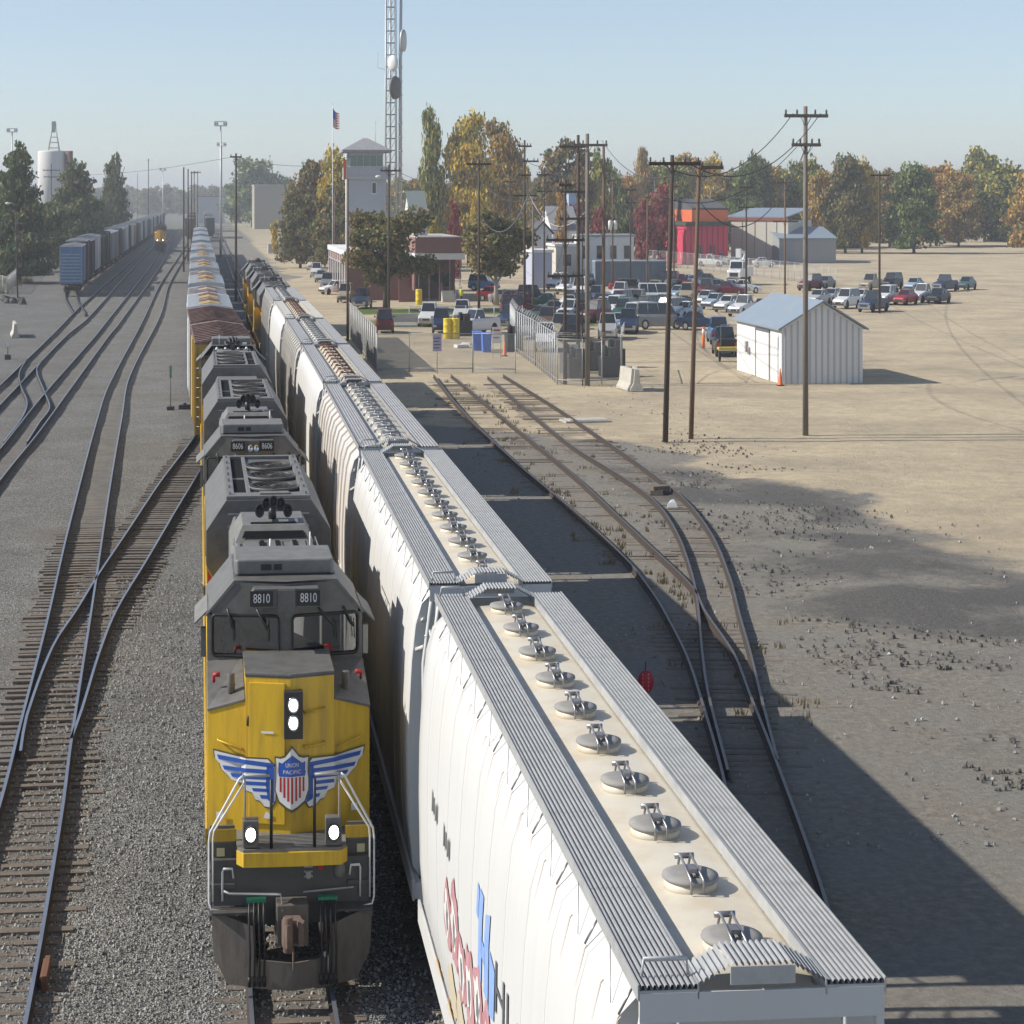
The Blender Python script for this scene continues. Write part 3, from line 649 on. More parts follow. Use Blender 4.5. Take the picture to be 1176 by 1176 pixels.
    mb = MB()
    dz0, dz1 = 1.9, 3.64
    pd = [(-.74, nose_y(.74)-.035, dz0), (-.1, nose_y(.1)-.035, dz0), (-.1, nose_y(.1)-.035, dz1), (-.74, nose_y(.74)-.035, dz1), (-.74, nose_y(.74)+.01, dz0), (-.1, nose_y(.1)+.01, dz0), (-.1, nose_y(.1)+.01, dz1), (-.74, nose_y(.74)+.01, dz1)]
    mb.add(pd, [(0, 1, 2, 3), (7, 6, 5, 4), (0, 4, 5, 1), (3, 2, 6, 7), (0, 3, 7, 4), (1, 5, 6, 2)])
    door = mb.build('nose_door', Yl, nose, bevel=.008)
    mb = MB()
    for z in (3.1, 2.4): mb.cyl((-.76, .94, z), 'z', .018, .12, 8)
    mb.split('hinge', M['blackm'], nose)
    mb = MB()
    for z in (3.28, 2.86):
        mb.tube([(.25, nose_y(.25), z), (.25, nose_y(.25)-.09, z-.01), (.62, nose_y(.62)-.09, z+.02), (.62, nose_y(.62), z+.03)], .014, 6)
    for s in (-1, 1):
        mb.tube([(s*1.3, nose_y(1.3)-.02, 2.9), (s*1.3, nose_y(1.3)-.09, 2.9), (s*.88, nose_y(.88)-.09, 2.8), (s*.88, nose_y(.88), 2.8)], .014, 6)
    mb.split('grab_iron', Yl, nose)
    # headlight box with two lit lamps
    mb = MB(); mb.box(-.12, .22, .60, .9, 2.98, 3.56); hb = mb.build('headlight_box', M['blackm'], nose, bevel=.012)
    for z in (3.40, 3.18):
        mb = MB(); mb.lathe([(.001, -.012), (.068, -.012), (.076, -.004), (.076, .01)], (.045, .592, z), 20, 0, 'y'); mb.build('headlight', LAMP, hb)
        mb = MB(); mb.lathe([(.074, .0), (.078, -.03), (.1, -.03), (.1, .01)], (.045, .598, z), 20, 0, 'y'); mb.build('headlight_ring', M['chrome'], hb)
    # emblem: winged shield
    def wing(s, t=0):
        o = [(.27, .60), (.40, .70), (.9, .70), (1.36, .76), (1.34, .66), (1.26, .60), (1.22, .53), (1.12, .47), (1.05, .41), (.86, .38), (.80, .31), (.68, .28), (.62, .2), (.52, .18), (.46, .12), (.34, .11), (.27, .2), (.26, .4)]
        return [(s*p[0], p[1]+2.1-.1) for p in o]
    W_, B_, Rd = M['white'], M['blue'], M['red']
    def grow(P, k):
        cx_ = sum(p[0] for p in P)/len(P); cz_ = sum(p[1] for p in P)/len(P)
        return [(cx_+(p[0]-cx_)*(1+k), cz_+(p[1]-cz_)*(1+k*1.9)) for p in P]
    for s in (-1, 1):
        decal([grow(wing(s), .035)], 0, nose_y, mat('logo_outline', (.10, .085, .04), .5), nose, 'wing_outline', off=.042)
        decal([wing(s)], 0, nose_y, W_, nose, 'wing_emblem', off=.046)
        st = []
        for (x0, x1, z0, z1, ta) in ((.30, 1.28, .60, .655, .06), (.40, 1.18, .525, .575, .01), (.36, 1.04, .45, .495, .0), (.34, .82, .375, .42, .0), (.33, .66, .30, .34, 0), (.32, .52, .215, .26, 0)):
            k = ta*1.0
            st.append([(s*x0, z0+2.0), (s*x1, z0+2.0+k*(x1-x0)), (s*(x1+.03), z1+2.0+k*(x1-x0)), (s*x0, z1+2.0)])
        st.append([(s*.29, 2.16), (s*.40, 2.20), (s*.44, 2.38), (s*.42, 2.63), (s*.29, 2.60)])
        decal(st, 0, nose_y, B_, nose, 'wing_feathers', off=.050)
    k_ = .86; SQ = lambda P: [(p[0]*k_, .40+(p[1]-.36)*k_) for p in P]
    sh = [(0, .04), (.10, .07), (.24, .14), (.31, .27), (.31, .40), (.27, .52), (.31, .66), (.22, .65), (.13, .67), (0, .78)]
    shp = SQ(sh+[(-p[0], p[1]) for p in sh[::-1] if p[0] > 0])
    decal([grow([(p[0]+.03, p[1]+2.03) for p in shp], .16)], 0, nose_y, mat('logo_outline', None), nose, 'shield_outline', off=.054)
    decal([grow([(p[0]+.03, p[1]+2.03) for p in shp], .10)], 0, nose_y, W_, nose, 'shield', off=.058)
    top = [(-.27, .44), (.27, .44), (.29, .5), (.26, .54), (.28, .65), (.21, .63), (.12, .66), (0, .75), (-.12, .66), (-.21, .63), (-.28, .65), (-.26, .54), (-.29, .5)]
    decal([[(p[0]+.03, p[1]+2.03) for p in SQ(top)]], 0, nose_y, B_, nose, 'shield_field', off=.062)
    decal([[(p[0]+.03, p[1]+2.03) for p in SQ([(x_, zl), (x_+.04, zl), (x_+.04, .43), (x_, .43)])] for x_, zl in ((-.26, .22), (-.185, .14), (-.105, .09), (-.02, .05), (.065, .09), (.145, .13), (.22, .22))], 0, nose_y, Rd, nose, 'shield_stripes', off=.062)
    decal([([(v[0], v[1]+.61) for v in tv], tf) for tv, tf in (text_mesh('UNION', .075, .23),)]+[([(v[0], v[1]+.525) for v in tv], tf) for tv, tf in (text_mesh('PACIFIC', .066, .32),)], 2.03, nose_y, W_, nose, 'shield_lettering', off=.066, x0=.03)
    # small stickers
    decal([[(-.52, 3.02), (-.30, 3.02), (-.30, 3.05), (-.52, 3.05)], [(-.48, 1.98), (-.32, 1.96), (-.32, 2.02), (-.44, 2.06)], [(1.12, 1.98), (1.24, 1.98), (1.24, 2.07), (1.12, 2.07)], [(-1.32, 1.92), (-1.2, 1.92), (-1.2, 2.0), (-1.32, 2.0)]], 0, nose_y, W_, nose, 'sticker', off=.05)
    # platform, anticlimber
    mb = MB(); mb.prism([(-.96, .1), (-.86, -.06), (.86, -.06), (.96, .1), (1.0, 1.3), (-1.0, 1.3)], 'z', 1.755, 1.79); mb.box(-1.46, 1.46, .55, 1.3, 1.755, 1.785); 
    for k in range(9): mb.box(-.85, .85, .05+k*.075, .085+k*.075, 1.79, 1.80)
    mb.build('front_platform', G2, r)
    mb = MB(); mb.prism([(-.98, .12), (-.86, -.08), (-.3, -.10), (.3, -.10), (.86, -.08), (.98, .12), (.9, .3), (-.9, .3)], 'z', 1.58, 1.755); mb.build('anticlimber', Yl, r, bevel=.008)
    mb = MB(); mb.box(-1.38, 1.38, .36, .8, 1.0, 1.58); mb.box(-1.2, 1.2, .5, 1.1, .75, 1.0)
    for s in (-1, 1): mb.box(min(s*.95, s*1.43), max(s*.95, s*1.43), .50, .62, .95, 1.755); mb.box(min(s*1.0, s*1.45), max(s*1.0, s*1.45), .2, .62, .9, .95); mb.box(min(s*1.0, s*1.45), max(s*1.0, s*1.45), .3, .62, 1.25, 1.3)
    mb.build('end_plate', mat('front_plate_grey', (.085, .085, .085), .55, grime=.6, gcol=(.04, .036, .03), gscale=4), r)
    mb = MB()
    for s in (-1, 1): mb.box(min(s*.97, s*1.43), max(s*.97, s*1.43), .48, .495, 1.78, 1.93)
    mb.split('corner_stripe', Yl, r)
    mb = MB()
    for s in (-1, 1): mb.box(min(s*1.0, s*1.44), max(s*1.0, s*1.44), .497, .55, 1.755, 1.97)
    mb.split('step_well', G, r)
    mb = MB()
    for s in (-1, 1): mb.box(min(s*1.18, s*1.32), max(s*1.18, s*1.32), .485, .498, 1.6, 1.7)
    mb.split('warning_label', mat('yellow_white_label', (.6, .55, .3), .5), r)
    # ditch lights
    for s in (-1, 1):
        mb = MB(); mb.box(s*.73-.14, s*.73+.14, -.02, .24, 1.8, 2.13); d = mb.build('ditch_light', G, r, bevel=.02)
        mb = MB(); mb.lathe([(.001, -.012), (.076, -.012), (.085, -.004), (.085, .01)], (s*.73, -.022, 1.965), 20, 0, 'y'); mb.build('lens', LAMP, d)
        mb = MB(); mb.lathe([(.083, .0), (.09, -.05), (.112, -.05), (.112, .01)], (s*.73, -.018, 1.965), 20, 0, 'y'); mb.build('lens_ring', M['ldark'], d)
    # stanchions and handrails
    mb = MB()
    for x_ in (-.37, .39): mb.tube([(x_, .0, 1.79), (x_, .0, 2.62)], .028, 8)
    mb.split('centre_stanchion', M['black'], r)
    mb = MB()
    for s in (-1, 1): mb.tube([(s*.83, .06, 1.79), (s*.83, .05, 2.62), (s*.83, .05, 2.66), (s*.4, .02, 2.66)], .017, 8)
    mb.split('stanchion', M['galv2'], r)
    for s in (-1, 1):
        mb = MB()
        mb.tube([(s*.86, .05, 2.66), (s*.93, .06, 2.62), (s*1.44, .18, 1.96), (s*1.46, .2, 1.85), (s*1.46, .2, 1.12), (s*1.42, .18, 1.03), (s*.95, .1, .98)], .018, 8)
        mb.tube([(s*.83, .1, 2.58), (s*1.37, .25, 1.96), (s*1.39, .27, 1.85), (s*1.39, .27, 1.1)], .016, 8)
        mb.tube([(s*1.22, .3, 1.1), (s*1.22, .28, 1.46), (s*1.2, .25, 1.5), (s*1.05, .25, 1.5), (s*1.03, .27, 1.38)], .018, 8)
        mb.build('handrail', M['white'], r)
    for s in (-1, 1):
        mb = MB()
        for k in range(9): mb.tube([(s*1.44, 6.0+k*1.8, 1.75), (s*1.44, 6.0+k*1.8, 2.75)], .015, 5)
        mb.tube([(s*1.44, 5.8, 2.75), (s*1.44, 20.6, 2.75)], .017, 6); mb.tube([(s*1.44, 5.8, 2.25), (s*1.44, 20.6, 2.25)], .012, 5)
        mb.build('walkway_railing', Yl if s < 0 else G, r)
    # plow
    mb = MB()
    def slab(P, t=.05):
        n_ = len(P); vs_ = [(p[0], p[1], p[2]) for p in P]+[(p[0], p[1]+t, p[2]) for p in P]
        fs_ = [tuple(range(n_)), tuple(range(n_, 2*n_))[::-1]]+[(i, n_+i, n_+(i+1) % n_, (i+1) % n_) for i in range(n_)]
        mb.add(vs_, fs_)
    for s in (-1, 1):
        P = [(s*.62, -.12, .14), (s*1.14, .02, .17), (s*1.38, .1, .5), (s*1.42, .1, 1.04), (s*.66, -.08, .86)]
        slab(P if s > 0 else P[::-1])
    slab([(-.64, -.12, .14), (0, -.22, .12), (.64, -.12, .14), (.60, -.12, .48), (0, -.2, .44), (-.60, -.12, .48)])
    mb.build('snow_plow', M['plow'], r)
    mb = MB()
    for s in (-1, 1): mb.box(min(s*.62, s*1.4), max(s*.62, s*1.4), -.02, .5, 1.0 if s else 1, 1.03)
    mb.split('step', M['ldark'], r)
    # coupler
    mb = MB(); mb.box(-.28, .28, -.1, .5, .62, 1.12); mb.build('draft_gear', M['plow'], r, bevel=.02)
    mb = MB()
    mb.prism([(-.13, -.1), (.13, -.1), (.16, -.3), (.2, -.38), (.17, -.52), (.08, -.5), (.07, -.36), (-.04, -.34), (-.1, -.46), (-.04, -.58), (-.12, -.62), (-.2, -.48), (-.2, -.3)], 'z', .72, 1.0)
    mb.cyl((-.1, -.5, .66), 'z', .085, .42, 14); mb.tube([(0, -.35, .68), (0, -.36, .4)], .02, 6)
    mb.build('coupler', mat('coupler_rust', (.16, .11, .085), .75, grime=.7, gcol=(.06, .04, .03), bump=.3), r, bevel=.012)
    mb = MB(); mb.tube([(-1.2, .18, 1.25), (-1.1, .15, 1.22), (-.2, .05, 1.22), (-.18, -.1, 1.05)], .016, 6); mb.tube([(.2, .2, 1.2), (1.1, .2, 1.24)], .013, 6); mb.split('uncoupling_lever', M['galv2'], r)
    for s in (-1, 1):
        for k in range(4):
            x_ = s*(.50+.085*k); mb = MB()
            mb.tube([(x_, .2, 1.12), (x_, .02, 1.1), (x_-.01, -.14, .98), (x_+.01, -.2, .6), (x_, -.2, .26), (x_+.02, -.17, .2)], .02, 7); mb.cyl((x_, -.19, .18), 'z', .035, .12, 8)
            mb.build('air_hose', M['black'], r)
    mb = MB()
    for s in (-1, 1): mb.box(s*.63-.17, s*.63+.17, .08, .2, 1.12, 1.16)
    mb.split('hose_bracket', M['green'], r)
    mb = MB()
    for s in (0,): mb.cyl((.3, .3, 1.38), 'y', .05, .06, 10)
    for z in (1.34, 1.4, 1.46): mb.box(.22, .38, .345, .358, z, z+.025)
    mb.build('jumper_receptacle', M['galv2'], r)
    mb = MB(); mb.cyl((.52, .33, 1.47), 'y', .045, .05, 10); mb.build('red_gladhand', M['red'], r)
    mb = MB(); mb.lathe([(.001, 0), (.1, 0), (.1, .05)], (.86, .31, 1.42), 14, 0, 'y'); mb.build('hand_brake_disc', M['lgrey2'], r)
    mb = MB()
    for s in (-1, 1): mb.tube([(s*1.36, 1.9, 3.5), (s*1.36, 1.8, 3.6), (s*1.25, 1.78, 3.6)], .03, 6)
    mb.split('hose_valve', M['red'], r)
    return r
LX = 1.63
L1 = loco('8810', 'yellow and grey lead locomotive with lit headlights and winged shield on its nose, numbered 8810', LX, 34.6, full=True)
# the driver seen through the left windshield
def crew(x, y, z):
    p = thing('person', 'train driver in a blue shirt sitting behind the left windshield of the lead locomotive', 'person', (x, y, z))
    mb = MB()
    mb.lathe([(.001, 0), (.17, .0), (.19, .15), (.16, .3), (.2, .45), (.16, .56), (.06, .6), (.055, .68), (.09, .72), (.105, .82), (.08, .93), (.001, .96)], (0, 0, 0), 14)
    for s in (-1, 1): mb.tube([(s*.17, 0, .5), (s*.24, -.12, .28), (s*.12, -.42, .26)], .055, 8, 0, .035)
    for s in (-1, 1): mb.tube([(s*.1, 0, .02), (s*.12, -.42, .05), (s*.12, -.44, -.3)], .085, 8, 0, .05)
    b = mb.build('body', M['skin'], p)
    mb = MB(); mb.lathe([(.175, .02), (.2, .15), (.17, .3), (.21, .45), (.17, .57), (.075, .6)], (0, 0, 0), 14)
    for s in (-1, 1): mb.tube([(s*.17, 0, .5), (s*.24, -.12, .28), (s*.15, -.3, .27)], .068, 8, 0, .055)
    mb.build('shirt', mat('blue_shirt', (.05, .12, .28), .8), p)
    mb = MB(); mb.lathe([(.11, .84), (.11, .9), (.08, .98), (.001, 1.0)], (0, .005, 0), 12); mb.build('cap', M['blackm'], p)
    mb = MB(); mb.box(-.25, .25, -.2, .3, -.12, 0); mb.build('seat', M['black'], p)
    mb = MB(); mb.box(-.25, .25, .22, .32, 0, .6); mb.build('seat_back', M['black'], p)
    return p
crew(LX-1.0, 38.5, 3.35)
L2 = loco('8606', 'second grey roofed locomotive numbered 8606, coupled right behind the lead unit', LX, 57.3, full=False, toplights=True)
mb = MB(); mb.box(-1.4, 1.4, .8, 1.3, 1.0, 1.75); mb.prism([(-1.47, 1.2), (1.47, 1.2), (1.47, 3.0), (-1.47, 3.0)], 'z', 1.75, 3.4); mb.build('nose', M['yellow'], L2)
L3 = loco('', 'third locomotive running backwards with its roof fans next to the brown roofed boxcar', LX-.05, 102.4, rz=math.pi, full=False)
mb = MB(); mb.box(-1.4, 1.4, .8, 1.3, 1.0, 1.75); mb.prism([(-1.47, 1.2), (1.47, 1.2), (1.47, 3.0), (-1.47, 3.0)], 'z', 1.75, 3.4); mb.build('nose', M['yellow'], L3)
# ------------------------------------------------------------------ covered hopper cars
HPROF = [(-1.22, 1.15), (-1.36, 1.3), (-1.42, 1.8), (-1.44, 2.6), (-1.43, 3.2), (-1.38, 3.85), (-1.31, 4.3), (-1.2, 4.57), (-.97, 4.73), (-.45, 4.80), (0, 4.82)]
HP = HPROF + [(-p[0], p[1]) for p in HPROF[-2::-1]]
def hopper(label, L, body='hwhite', roof='hroof', board='galv', nh=10, style=0, ribs=False):
    r = thing('covered_hopper_car', label, 'hopper car', (0, 0, 0), 0, 'covered hopper cars coupled in a string')
    y0, y1 = .95, L-.95
    mb = MB(); n = len(HP)
    ny = 24
    rings = [[(p[0], y0+(y1-y0)*k/ny, p[1]) for p in HP] for k in range(ny+1)]
    mb.loft(rings, 0, True)
    top = [j for j in range(n) if j >= 8 and j < n-9]
    for k in range(ny):
        for j in top: mb.M[k*n+j] = 1
    mb.build('body', [M[body], M[roof]], r)
    mb = MB()
    # seams or ribs following the curved side
    step = (y1-y0)/(13 if ribs else 11)
    w = .03 if ribs else .012; pr = .045 if ribs else .008
    k = y0+step
    side = HP[1:9]
    while k < y1-.3:
        for s in (-1, 1):
            vs = []
            for p in side:
                for dy, o in ((-w, 0), (-w*.5, pr), (w*.5, pr), (w, 0)): vs.append((s*(abs(p[0])+o), k+dy, p[1]+(o*.5 if p[1] > 4 else 0)))
            fs = [(i*4+j, i*4+j+1, i*4+j+5, i*4+j+4) for i in range(len(side)-1) for j in range(3)]
            mb.add(vs, fs if s < 0 else [f[::-1] for f in fs], 0, False)
        k += step
    for s in (-1, 1): mb.box(s*1.43-.03, s*1.43+.03, y0, y1, 2.2, 2.24) if ribs else None
    if mb.V: mb.split('side_seam', M[body], r)
    mb = MB()
    for s in (-1, 1):
        mb.box(s*1.33-.06, s*1.33+.06, .5, L-.5, 1.0, 1.2); mb.box(s*1.39-.02, s*1.39+.02, .5, L-.5, .98, 1.24)
    mb.box(-1.3, 1.3, .45, .6, .95, 1.22); mb.box(-1.3, 1.3, L-.6, L-.45, .95, 1.22); mb.box(-.2, .2, .1, L-.1, .8, 1.05)
    mb.split('side_sill', M[body], r)
    # outlet bays
    for b in range(3):
        c = L/2 + (b-1)*(L-6.4)/3; h = (L-6.6)/6
        mb = MB(); mb.loft([[(-1.2, c-h, 1.2), (1.2, c-h, 1.2), (1.2, c+h, 1.2), (-1.2, c+h, 1.2)], [(-.5, c-.35, .45), (.5, c-.35, .45), (.5, c+.35, .45), (-.5, c+.35, .45)]], 0, False)
        mb.box(-.6, .6, c-.4, c+.4, .33, .45); mb.build('outlet_bay', M[body], r)
    # end sheets sloping in, braces
    for e, ye, sg in ((0, y0, 1), (1, y1, -1)):
        mb = MB()
        for s in (-1, 1):
            mb.tube([(s*1.2, ye-sg*.42, 1.2), (s*1.2, ye-sg*.42, 3.9), (s*1.08, ye-sg*.42, 4.55), (s*1.03, ye-sg*.42, 4.80)], .045, 6)
            mb.tube([(s*.75, ye-sg*.42, 1.2), (s*.75, ye-sg*.42, 4.78)], .03, 6)
            mb.tube([(s*1.2, ye-sg*.42, 4.1), (s*1.3, ye, 4.0)], .03, 5); mb.tube([(s*1.2, ye-sg*.42, 4.45), (s*1.2, ye+sg*.05, 4.35)], .025, 5)
        mb.box(-1.1, 1.1, min(ye-sg*.47, ye-sg*.43), max(ye-sg*.47, ye-sg*.43), 4.66, 4.84)
        mb.build('end_frame', M['hwhite'], r)
        mb = MB()
        for s in (-1, 1):
            for k in range(9): mb.tube([(s*1.2, ye-sg*.43, 1.35+k*.36), (s*.75, ye-sg*.43, 1.35+k*.36)], .012, 5)
        mb.build('ladder', M['galv'], r)
        mb = MB(); mb.box(-.7, .7, min(ye-sg*.5, ye), max(ye-sg*.5, ye), 1.25, 1.29); mb.tube([(.3, ye-sg*.1, 1.3), (.3, ye-sg*.1, 2.3)], .03, 6)
        mb.build('end_platform', M['galv2'], r)
        if e == 0:
            mb = MB(); mb.lathe([(.25, -.02), (.28, 0), (.25, .02)], (.45, ye-.25, 2.4), 16, 0, 'y'); mb.tube([(.45, ye-.25, 2.4), (.45, ye, 2.4)], .03, 6)
            for a in range(3): mb.tube([(.45+.26*math.cos(a*2.09), ye-.25, 2.4+.26*math.sin(a*2.09)), (.45, ye-.25, 2.4)], .012, 4)
            mb.build('brake_wheel', M['steel'], r)
        # coupler
        mb = MB(); yc = 0 if e == 0 else L
        mb.box(-.12, .12, min(yc-sg*.1, yc+sg*.5), max(yc-sg*.1, yc+sg*.5), .75, 1.0); mb.box(-.2, .2, min(yc-sg*.15, yc+sg*.12), max(yc-sg*.15, yc+sg*.12), .7, 1.05)
        mb.build('coupler', M['rust'], r)
    truck(r, 1.9, 2); truck(r, L-1.9, 2)
    # running boards: corrugated planks in panels
    zb = 4.86
    for s in (-1, 1):
        mb = MB(); nr = 10 if style == 0 else 6; xs = []; a, b = .58, 1.10
        for k in range(nr):
            u = a+(b-a)*k/nr; p = (b-a)/nr; hh = .028 if style == 0 else .012
            xs += [(u, 0), (u+p*.2, hh), (u+p*.55, hh), (u+p*.75, 0)]
        xs.append((b, 0))
        npan = 7; pl = (L-.96)/npan
        for q in range(npan):
            ya, yb = .48+q*pl+.006, .48+(q+1)*pl-.006
            rr = [[(s*x_, yy, zb+z_) for x_, z_ in xs] for yy in (ya, yb)]
            mb.loft(rr if s > 0 else [c[::-1] for c in rr], 0, False, cap=False, closed=False)
            mb.box(min(s*a, s*b), max(s*a, s*b), ya, yb, zb-.03, zb-.004)
        for x_ in (a-.012, b+.002): mb.box(min(s*x_, s*(x_+.014)), max(s*x_, s*(x_+.014)), .48, L-.48, zb-.06, zb+.035)
        o = mb.build('running_board', M[board], r)
        mb = MB()
        for k in range(int((L-1.6)/.84)):
            y = .9+k*.84
            mb.tube([(s*1.05, y, zb-.06), (s*1.205, y, 4.60)], .011, 4) if k % 2 == 0 else mb.tube([(s*1.115, y, zb-.04), (s*1.21, y-.5, 4.58)], .004, 4)
            if k % 2 == 0: mb.cbox(s*.60, y, zb-.11, .05, .06, .1)
        (mb.split('board_bracket', M['steel'], r) if style == 0 else None)
    # end crossovers
    for ye, sg in ((.48, 1), (L-.48, -1)):
        mb = MB(); nr = 16
        def corr(p0, p1, q0, q1, nn):
            rr = []
            for (A, B) in ((p0, p1), (q0, q1)):
                A, B = Vector(A), Vector(B); ring = []
                for k in range(nn):
                    for t, h in ((0, 0), (.25, .025), (.55, .025), (.8, 0)):
                        v = A.lerp(B, (k+t)/nn); ring.append((v.x, v.y, v.z+h))
                rr.append(ring)
            mb.loft(rr if sg > 0 else rr[::-1], 0, False, cap=False, closed=False)
        corr((-.28, ye, zb+.13), (.28, ye, zb+.13), (-.28, ye+sg*.5, zb+.13), (.28, ye+sg*.5, zb+.13), 10)
        for s in (-1, 1): corr(*(((s*.28, ye+sg*.02, zb+.12), (s*.62, ye+sg*.02, zb-.01), (s*.28, ye+sg*.5, zb+.12), (s*.62, ye+sg*.5, zb-.01)) if s > 0 else ((-.62, ye+sg*.02, zb-.01), (-.28, ye+sg*.02, zb+.12), (-.62, ye+sg*.5, zb-.01), (-.28, ye+sg*.5, zb+.12))), 7)
        mb.box(-.29, .29, min(ye-sg*.02, ye), max(ye-sg*.02, ye), zb+.02, zb+.13)
        mb.build('end_crossover', M[board], r)
        mb = MB()
        for s in (-1,):
            mb.tube([(s*.62, ye+sg*.2, zb+.03), (s*.63, ye+sg*.22, zb+.13), (s*1.02, ye+sg*.22, zb+.13), (s*1.04, ye+sg*.2, zb+.03)], .016, 6)
        mb.build('grab_iron', M['galv'], r)
    # hatches
    ys = [1.55+(L-3.1)*k/(nh-1) for k in range(nh)]
    if style in (0,):
        for y in ys:
            mb = MB(); mb.lathe([(.275, 0), (.262, .07)], (0, y, 4.80), 24); ring = mb.build('hatch', M[roof], r)
            mb = MB(); mb.lathe([(.275, .07), (.29, .082), (.285, .10), (.2, .115), (.001, .122)], (0, y, 4.80), 26); mb.box(-.012, .012, y-.2, y+.1, 4.925, 4.937)
            mb.build('hatch_lid', M['hatch'], ring)
            mb = MB()
            for dx in (-.055, .055): mb.tube([(dx, y+.30, 4.90), (dx, y+.22, 4.985), (dx*1.1, y-.05, 4.955), (dx*1.15, y-.31, 4.925), (dx*1.15, y-.32, 4.83)], .013, 5)
            mb.cbox(0, y-.06, 4.93, .08, .16, .035); mb.cyl((-.1, y+.27, 4.965), 'x', .022, .2, 6)
            mb.build('hatch_clamp', M['steel'], ring)
    else:
        mb = MB(); mb.prism([(-.3, 4.74), (.3, 4.74), (.27, 4.85), (0, 4.88), (-.27, 4.85)], 'y', 1.2, L-1.2); mb.build('hatch_trough', M[roof], r)
        for k, y in enumerate(ys):
            mb = MB()
            mb.tube([(-.36, y, 4.80), (-.25, y, 4.93), (.25, y, 4.93), (.36, y, 4.80)], .022, 5); mb.tube([(-.36, y+.22, 4.80), (-.25, y+.22, 4.92), (.25, y+.22, 4.92), (.36, y+.22, 4.80)], .018, 5)
            mb.tube([(0, y-.2, 4.9), (0, y+.4, 4.93)], .03, 5); mb.cbox(.18, y+.1, 4.9, .12, .2, .07); mb.cbox(-.2, y+.12, 4.9, .1, .16, .06)
            mb.split('hatch_bar', M['steel'] if style == 1 else M['rust'], r)
    return r
JY = [16.45, 34.55, 54.1, 73.7, 93.3, 113.3, 133.2, 153]
def place(o, ya, yb):
    xa, xb = hx(ya), hx(yb); o.location = (xa, ya, 0); o.rotation_euler = (0, 0, -math.atan2(xb-xa, yb-ya)); return o
h1 = place(hopper('nearest white covered hopper car with painted lettering and graffiti low on its side', JY[1]-JY[0], nh=10), JY[0], JY[1])
h2 = place(hopper('second white covered hopper car, with round hatches along a cream roof, beside the lead locomotive', JY[2]-JY[1], nh=11), JY[1], JY[2])
h3 = place(hopper('third covered hopper car, streaked orange with rust below its grey running boards', JY[3]-JY[2], 'hrust', 'groof', 'galv2', nh=12, style=1, ribs=True), JY[2], JY[3])
h4 = place(hopper('fourth hopper car with a row of rust stained hatches on a pale roof', JY[4]-JY[3], 'hwhite', 'hroof', 'galv2', nh=11, style=2), JY[3], JY[4])
h5 = place(dup(h3, label='fifth hopper car, grey roofed, just beyond the one with rusty hatches'), JY[4], JY[5])
mbg = [c for c in h5.children if c.name.startswith(('body', 'side_'))]
for c in mbg: c.data = c.data.copy(); c.data.materials[0] = M['hgrey']
h6 = place(dup(h4, label='sixth hopper car with pale cream running boards'), JY[5], JY[6])
for c in h6.children:
    if c.name.startswith('running_board'): c.data = c.data.copy(); c.data.materials[0] = M['groof']
h7 = place(dup(h5, label='farthest hopper car, directly in front of the trailing locomotives'), JY[6], JY[7])

# artwork on the near hopper's left side
def side_surface(z):
    zs = [p[1] for p in HPROF]; xs = [p[0] for p in HPROF]; return float(np.interp(z, zs, xs))
def side_art(polys, name, m, off=.014, par=None):
    "polys in (y, z) on the left side; y is distance along the car"
    bm = bmesh.new()
    for P in polys:
        if isinstance(P, tuple):
            vs = [bm.verts.new((0, v[0], v[1])) for v in P[0]]
            for f in P[1]:
                try: bm.faces.new([vs[i] for i in f])
                except Exception: pass
        else: bm.faces.new([bm.verts.new((0, p[0], p[1])) for p in P])
    bmesh.ops.triangulate(bm, faces=bm.faces[:])
    for z in (1.3, 1.8, 2.2, 2.6, 2.9, 3.2, 3.5, 3.85, 4.1, 4.3, 4.57): bmesh.ops.bisect_plane(bm, geom=bm.verts[:]+bm.edges[:]+bm.faces[:], plane_co=(0, 0, z), plane_no=(0, 0, 1))
    for v in bm.verts: v.co.x = side_surface(v.co.z)-off
    for f in bm.faces:
        f.normal_update()
        if f.normal.x > 0: f.normal_flip()
    me = bpy.data.meshes.new(name); bm.to_mesh(me); bm.free(); me.materials.append(m)
    o = bpy.data.objects.new(name, me); sc.collection.objects.link(o); o.parent = par; return o
def txt_side(t, size, y, z, width=None):
    vs, fs = text_mesh(t, size, width); return ([(y-v[0], z+v[1]) for v in vs], fs)
side_art([txt_side('HI-SI', .62, 6.1, 3.0, 2.5)], 'lettering', mat('dark_letter', (.10, .11, .12), .6), par=h1)
bl = mat('pale_blue_logo', (.22, .36, .68), .55, grime=.4, gcol=(.45, .5, .62), gscale=3)
LG = [[(6.9, 2.1), (6.55, 2.1), (6.5, 3.35), (6.85, 3.35)], [(6.3, 2.1), (5.9, 2.1), (5.85, 3.35), (6.25, 3.2), (6.28, 2.9)], [(6.6, 2.5), (6.2, 2.45), (6.2, 2.7), (6.6, 2.75)], [(5.8, 2.0), (5.35, 2.1), (5.3, 2.8), (5.8, 2.9)], [(7.1, 2.9), (6.9, 2.85), (6.9, 3.3), (7.1, 3.35)]]
side_art([[(2.1+p[0], 2.62+(p[1]-2.0)*.62) for p in P] for P in LG], 'logo', bl, par=h1)
[side_art([[(c_-j*.24, 2.87), (c_-j*.24-.12, 2.9+.03*(j % 2)), (c_-j*.24-.15, 3.1), (c_-j*.24-.05, 3.14-.05*(j % 3))] for j in range(4)], 'worn_stencil', mat('dark_letter', None), par=h1) for c_ in (14.9, 13.2)]
